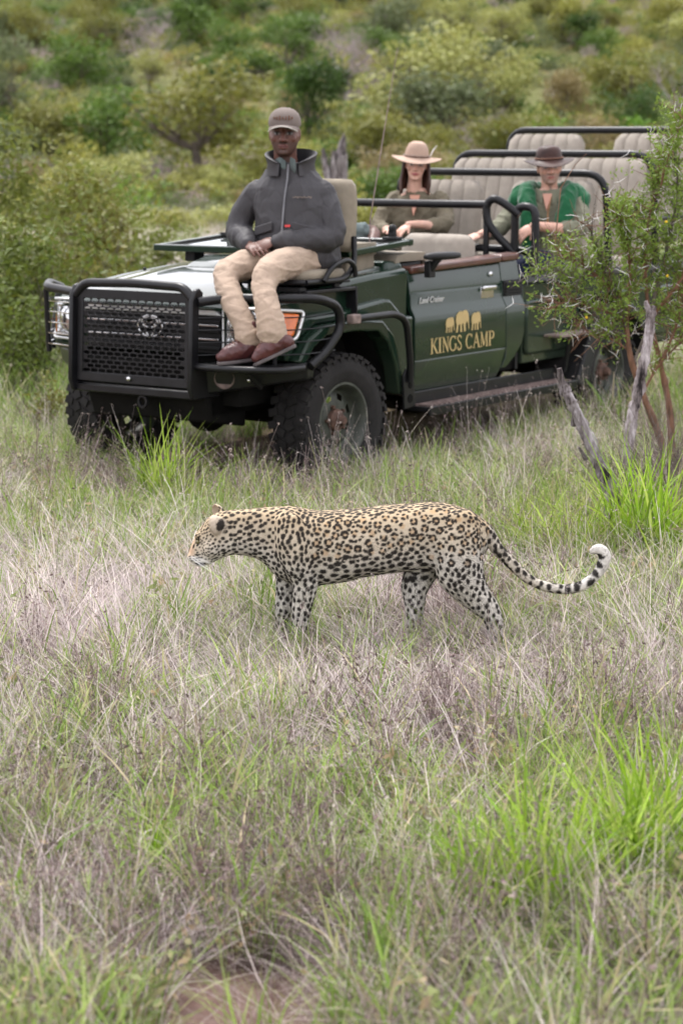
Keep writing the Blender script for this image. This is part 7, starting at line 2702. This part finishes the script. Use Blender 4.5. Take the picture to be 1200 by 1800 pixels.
# weathered stump behind the seat
m = MB()
rng = np.random.default_rng(9)
rings = []
for k in range(12):
    z = k / 11
    r = 0.17 * (1 - 0.25 * z) * (1 + 0.15 * (z < 0.1))
    rings.append([((r + 0.028 * noise.noise(Vector((cos(a) * 2, sin(a) * 2, z * 1.4)))) * cos(a) + 0.05 * z, r * sin(a), z * 1.28 + 0.10 * noise.noise(Vector((cos(a) * 2.5, sin(a) * 2.5, 5))) * (k == 11)) for a in [2 * pi * i / 20 for i in range(20)]])
m.loft(rings)
m.tube([(0.0, 0, 0.7), (-0.16, 0, 1.18), (-0.20, 0.02, 1.36)], [0.08, 0.055, 0.02], 8)
m.tube([(0.04, 0, 1.2), (0.10, 0, 1.42), (0.12, 0, 1.50)], [0.10, 0.05, 0.012], 8)
st = m.build("tree_stump", M['greybark'], None, smooth=60)
sx = at(591, 31)
st.location = (sx, 31, ground_z(sx, 31) - 0.03)
st.scale = (1.0, 1.0, 1.45)
tag(st, "weathered grey tree stump standing behind the spotter's seat", "tree stump")


# ------------------------------------------------------------------ thorn bush and dead branches on the right
def limb(m, pts, rr, n=9, knob=0.0, seed=0, crack=0.0, cs=5):
    c = catmull([tuple(p) + (r,) for p, r in zip(pts, rr)], cs)
    P = [Vector(p[:3]) for p in c]
    R_ = [p[3] * (1 + knob * noise.noise(Vector((i * 0.7, seed, 0)))) for i, p in enumerate(c)]
    o = len(m.v)
    m.tube(P, R_, n)
    if crack:
        for i, p in enumerate(P):
            for j in range(n):
                v = Vector(m.v[o + i * n + j])
                a = 2 * pi * j / n
                k = 1 + crack * noise.noise(Vector((cos(a) * 2.2 + seed, sin(a) * 2.2, i * 0.16))) + 0.6 * crack * noise.noise(Vector((cos(a) * 6, sin(a) * 6 + seed, i * 0.5)))
                m.v[o + i * n + j] = tuple(p + (v - p) * k)
    return P


def unp(px, py, Y):
    """point seen at a photo pixel, Y metres away"""
    p = math.atan((900 - 264.65) / 3634.3)
    a, b = (px - 600) / 3634.3, (900 - py) / 3634.3
    ry, rz = cos(p) + b * sin(p), -sin(p) + b * cos(p)
    return Vector((a / ry * Y, Y, CAM_H + rz / ry * Y))


def thorn_bush():
    rng = np.random.default_rng(77)
    Y = 11.2
    base = unp(1172, 800, Y)
    base.z = ground_z(base.x, Y)
    t = empty("thorn_bush", base)
    tag(t, "thorny acacia bush with long white spines and yellow flowers beside the vehicle's rear", "thorn bush")

    def L(px, py, dy=0.0):
        return unp(px, py, Y + dy) - base
    stems = [
        ([L(1172, 806), L(1150, 745), L(1128, 690), L(1108, 630), L(1100, 575)], [0.026, 0.021, 0.018, 0.016, 0.014]),
        ([L(1180, 806, .1), L(1176, 720, .1), L(1160, 640, .1), L(1140, 560, .12)], [0.024, 0.019, 0.015, 0.012]),
    ]
    trunk = MB()
    for pts, rr in stems:
        limb(trunk, pts, rr, 9, 0.35, len(pts))
    trunk.build("trunk", M['redbark'], t, smooth=60)
    # main limbs fanning out
    fans = [
        ([L(1100, 575), L(1075, 500), L(1056, 460), L(1044, 425), L(1040, 405)], 0.013), ([L(1100, 575), L(1085, 520), L(1040, 480), L(1005, 460), L(985, 450)], 0.010),
        ([L(1104, 600), L(1090, 560), L(1040, 540), L(1000, 530), L(960, 545)], 0.008), ([L(1100, 590), L(1060, 570), L(1010, 500), L(985, 480), L(940, 470)], 0.006),
        ([L(1100, 575), L(1105, 490), L(1098, 435), L(1090, 400), L(1080, 378)], 0.011), ([L(1140, 560), L(1135, 480), L(1140, 400), L(1160, 330), L(1165, 275)], 0.012),
        ([L(1140, 560), L(1160, 480), L(1180, 400), L(1190, 320), L(1182, 250)], 0.011), ([L(1140, 560), L(1180, 510), L(1215, 450), L(1240, 380)], 0.011),
        ([L(1128, 690), L(1160, 640), L(1200, 600), L(1235, 570)], 0.008), ([L(1112, 640), L(1150, 560), L(1190, 540), L(1235, 500)], 0.008),
        ([L(1110, 620), L(1080, 600), L(1050, 590), L(1015, 575)], 0.006), ([L(1160, 640), L(1190, 560), L(1200, 470), L(1215, 400)], 0.009),
        ([L(1098, 430), L(1110, 395), L(1116, 372)], 0.006), ([L(1160, 330), L(1170, 270), L(1190, 210)], 0.005),
        ([L(1040, 405), L(1022, 392), L(1014, 388)], 0.003)]
    allpts = []
    for i, (pts, r) in enumerate(fans):
        mb = MB()
        k = len(pts)
        dz = rng.normal(0, 0.10)
        pts = [Vector((p.x, p.y + dz * j / (k - 1), p.z)) for j, p in enumerate(pts)]
        P = limb(mb, pts, [r * (1 - 0.7 * j / (k - 1)) for j in range(k)], 7, 0.3, i)
        allpts += [(p, r, (P[min(q + 1, len(P) - 1)] - P[max(q - 1, 0)]).normalized()) for q, p in enumerate(P) if q > 2]
        for q in range(3, len(P)):
            for _ in range(4):
                if rng.random() < (0.3 if P[q].x < L(1062, 400).x and P[q].z > L(1040, 440).z else 0.9):
                    d = (Vector(rng.normal(0, 1, 3)) * 0.75 + Vector((0, 0, 0.35)) + (P[q] - P[q - 1]).normalized() * 0.6).normalized()
                    Lg = rng.uniform(0.07, 0.24)
                    mid = P[q] + d * Lg * 0.5 + Vector(rng.normal(0, 0.012, 3))
                    e = P[q] + d * Lg + Vector(rng.normal(0, 0.02, 3))
                    mb.tube([P[q], mid, e], [r * 0.3 + 0.0012, 0.0018, 0.0009], 4)
                    for s_ in range(5):
                        f = (s_ + 1) / 5
                        pp = P[q].lerp(mid, f * 2) if f < 0.5 else mid.lerp(e, f * 2 - 1)
                        allpts.append((pp, 0.002, d))
        mb.build("branch", M['redbark'] if i % 3 else M['bark'], t, smooth=60)
    # feathery leaves in tufts along the twigs
    A = np.array([tuple(p) for p, r, d in allpts])
    Dm = np.array([tuple(d) for p, r, d in allpts])
    n = 15000
    hh = np.clip((A[:, 2] - A[:, 2].min()) / np.ptp(A[:, 2]), 0, 1)
    w = 0.25 + np.clip(hh * 2, 0, 1)
    ul = (A[:, 0] < L(1062, 400).x) & (A[:, 2] > L(1040, 415).z)        # thin, airy top towards the seats
    w = w * np.where(ul, 0.10, 1.0) * np.where(A[:, 0] < L(1045, 400).x, 0.55, 1.0)
    i = rng.choice(len(A), n // 8, p=w / w.sum())
    i = np.repeat(i, 8)
    c = A[i] + rng.normal(0, 0.020, (len(i), 3))
    u = rng.normal(0, 1, (len(i), 3)) + Dm[i] * 0.5
    u /= np.linalg.norm(u, axis=1)[:, None]
    v = np.cross(u, rng.normal(0, 1, (len(i), 3)))
    v /= np.linalg.norm(v, axis=1)[:, None] + 1e-9
    s_ = rng.uniform(0.007, 0.017, (len(i), 1))
    V_ = np.stack([c - u * s_, c + v * s_ * 0.40, c + u * s_, c - v * s_ * 0.40], 1).reshape(-1, 3)
    cl = rng.uniform(0.75, 1.25, (len(i) // 8, 1)).repeat(8, axis=0) * rng.uniform(0.8, 1.2, (len(i), 1))
    C_ = np.ones((len(i), 3)) * cl
    f = np_mesh("foliage", V_, np.arange(len(i) * 4).reshape(-1, 4), np.repeat(C_, 4, axis=0), M['leaf'])
    fo = bpy.data.objects.new("foliage", f)
    COL.objects.link(fo)
    fo.parent = t
    fo.color = (0.20, 0.29, 0.05, 1)
    tag(fo, kind="stuff")
    # paired white spines
    mb = MB()
    sel = rng.choice(len(allpts), 430, replace=False)
    for q in sel:
        p, r, d = allpts[q]
        a = Vector(rng.normal(0, 1, 3))
        a = (a - d * a.dot(d)).normalized()
        for sg in (1, -1):
            e = (a * sg * 0.8 + d * 0.25 + Vector(rng.normal(0, 0.15, 3))).normalized()
            Lg = rng.uniform(0.025, 0.06)
            mb.tube([p, p + e * Lg * 0.5, p + e * Lg], [0.0016, 0.0012, 0.0003], 4)
    th = mb.build("thorns", M['thorn'], t, smooth=60)
    tag(th, kind="stuff")
    ym = simple("yellow_flower", (0.75, 0.50, 0.03), 0.8)
    for px, py in ((1170, 390), (1172, 485), (1030, 558)):
        mb = MB().ball(L(px, py, -0.08), 0.008, 8, 6)
        mb.build("flower", ym, t, smooth=180)
    # dry reddish shoots above the crown
    for pts in ([L(1160, 330), L(1170, 262), L(1188, 200)], [L(1182, 250), L(1195, 215), L(1200, 195)], [L(975, 425), L(985, 330), L(1010, 290), L(1030, 270)]):
        MB().tube(pts, [0.004, 0.003, 0.0018] + ([0.0012] if len(pts) == 4 else []), 5).build("dry_shoot", M['redbark'], t, smooth=60)


thorn_bush()
for nm, pts, rr, mat, lab in (
        ("dead_branch", [(1090, 908, 9.55), (1072, 865, 9.6), (1050, 810, 9.65), (1022, 745, 9.7), (1000, 700, 9.72), (990, 675, 9.74)], [0.040, 0.036, 0.030, 0.026, 0.025, 0.021], 'greybark', "leaning grey dead branch with a split tip behind the leopard's tail"),
        ("dead_branch", [(1098, 805, 10.6), (1106, 760, 10.6), (1118, 700, 10.6), (1130, 640, 10.6), (1140, 585, 10.6), (1143, 545, 10.6)], [0.030, 0.027, 0.026, 0.025, 0.022, 0.025], 'paledead', "pale upright dead branch in front of the thorn bush trunk")):
    m = MB()
    W_ = [unp(*p) for p in pts]
    W_[0].z = min(W_[0].z, ground_z(W_[0].x, W_[0].y)) - 0.05
    o_ = W_[0].copy()
    limb(m, [w - o_ for w in W_], rr, 26, 0.22, rr[1] * 100, 0.42, 14)
    tip = W_[-1] - o_
    if mat == 'greybark':
        limb(m, [tip - Vector((0.0, 0, 0.05)), tip + Vector((-0.014, 0, 0.03)), tip + Vector((-0.022, 0, 0.075))], [0.019, 0.015, 0.011], 14, 0.2, 3.0, 0.5, 6)
        limb(m, [tip - Vector((-0.050, 0, 0.20)), tip + Vector((0.050, -0.01, -0.105))], [0.014, 0.006], 10, 0.2, 1.0, 0.4, 4)
        limb(m, [tip - Vector((-0.115, 0, 0.36)), tip - Vector((-0.075, 0.02, 0.30))], [0.013, 0.005], 10, 0.2, 1.0, 0.4, 4)
    else:
        limb(m, [tip - Vector((0.0, 0, 0.04)), tip + Vector((-0.017, 0, 0.015)), tip + Vector((-0.028, 0, 0.045))], [0.019, 0.014, 0.010], 14, 0.2, 5.0, 0.5, 6)
        limb(m, [tip - Vector((0.0, 0, 0.04)), tip + Vector((0.012, 0, 0.005)), tip + Vector((0.02, 0, 0.022))], [0.019, 0.014, 0.009], 14, 0.2, 7.0, 0.5, 6)
    o = m.build(nm, M[mat], None, smooth=60)
    o.location = o_
    tag(o, lab, "dead branch", "dead branches by the thorn bush")
m = MB()
a, b = unp(835, 1705, 4.55), unp(1012, 1592, 4.62)
m.tube([Vector((0, 0, 0)), (b - a) * 0.5 + Vector((0, 0, 0.006)), b - a], [0.006, 0.005, 0.003], 7)
o = m.build("fallen_twig", M['greybark'], None, smooth=60)
o.location = a
tag(o, "thin fallen twig resting against the bright foreground tussock", "twig")
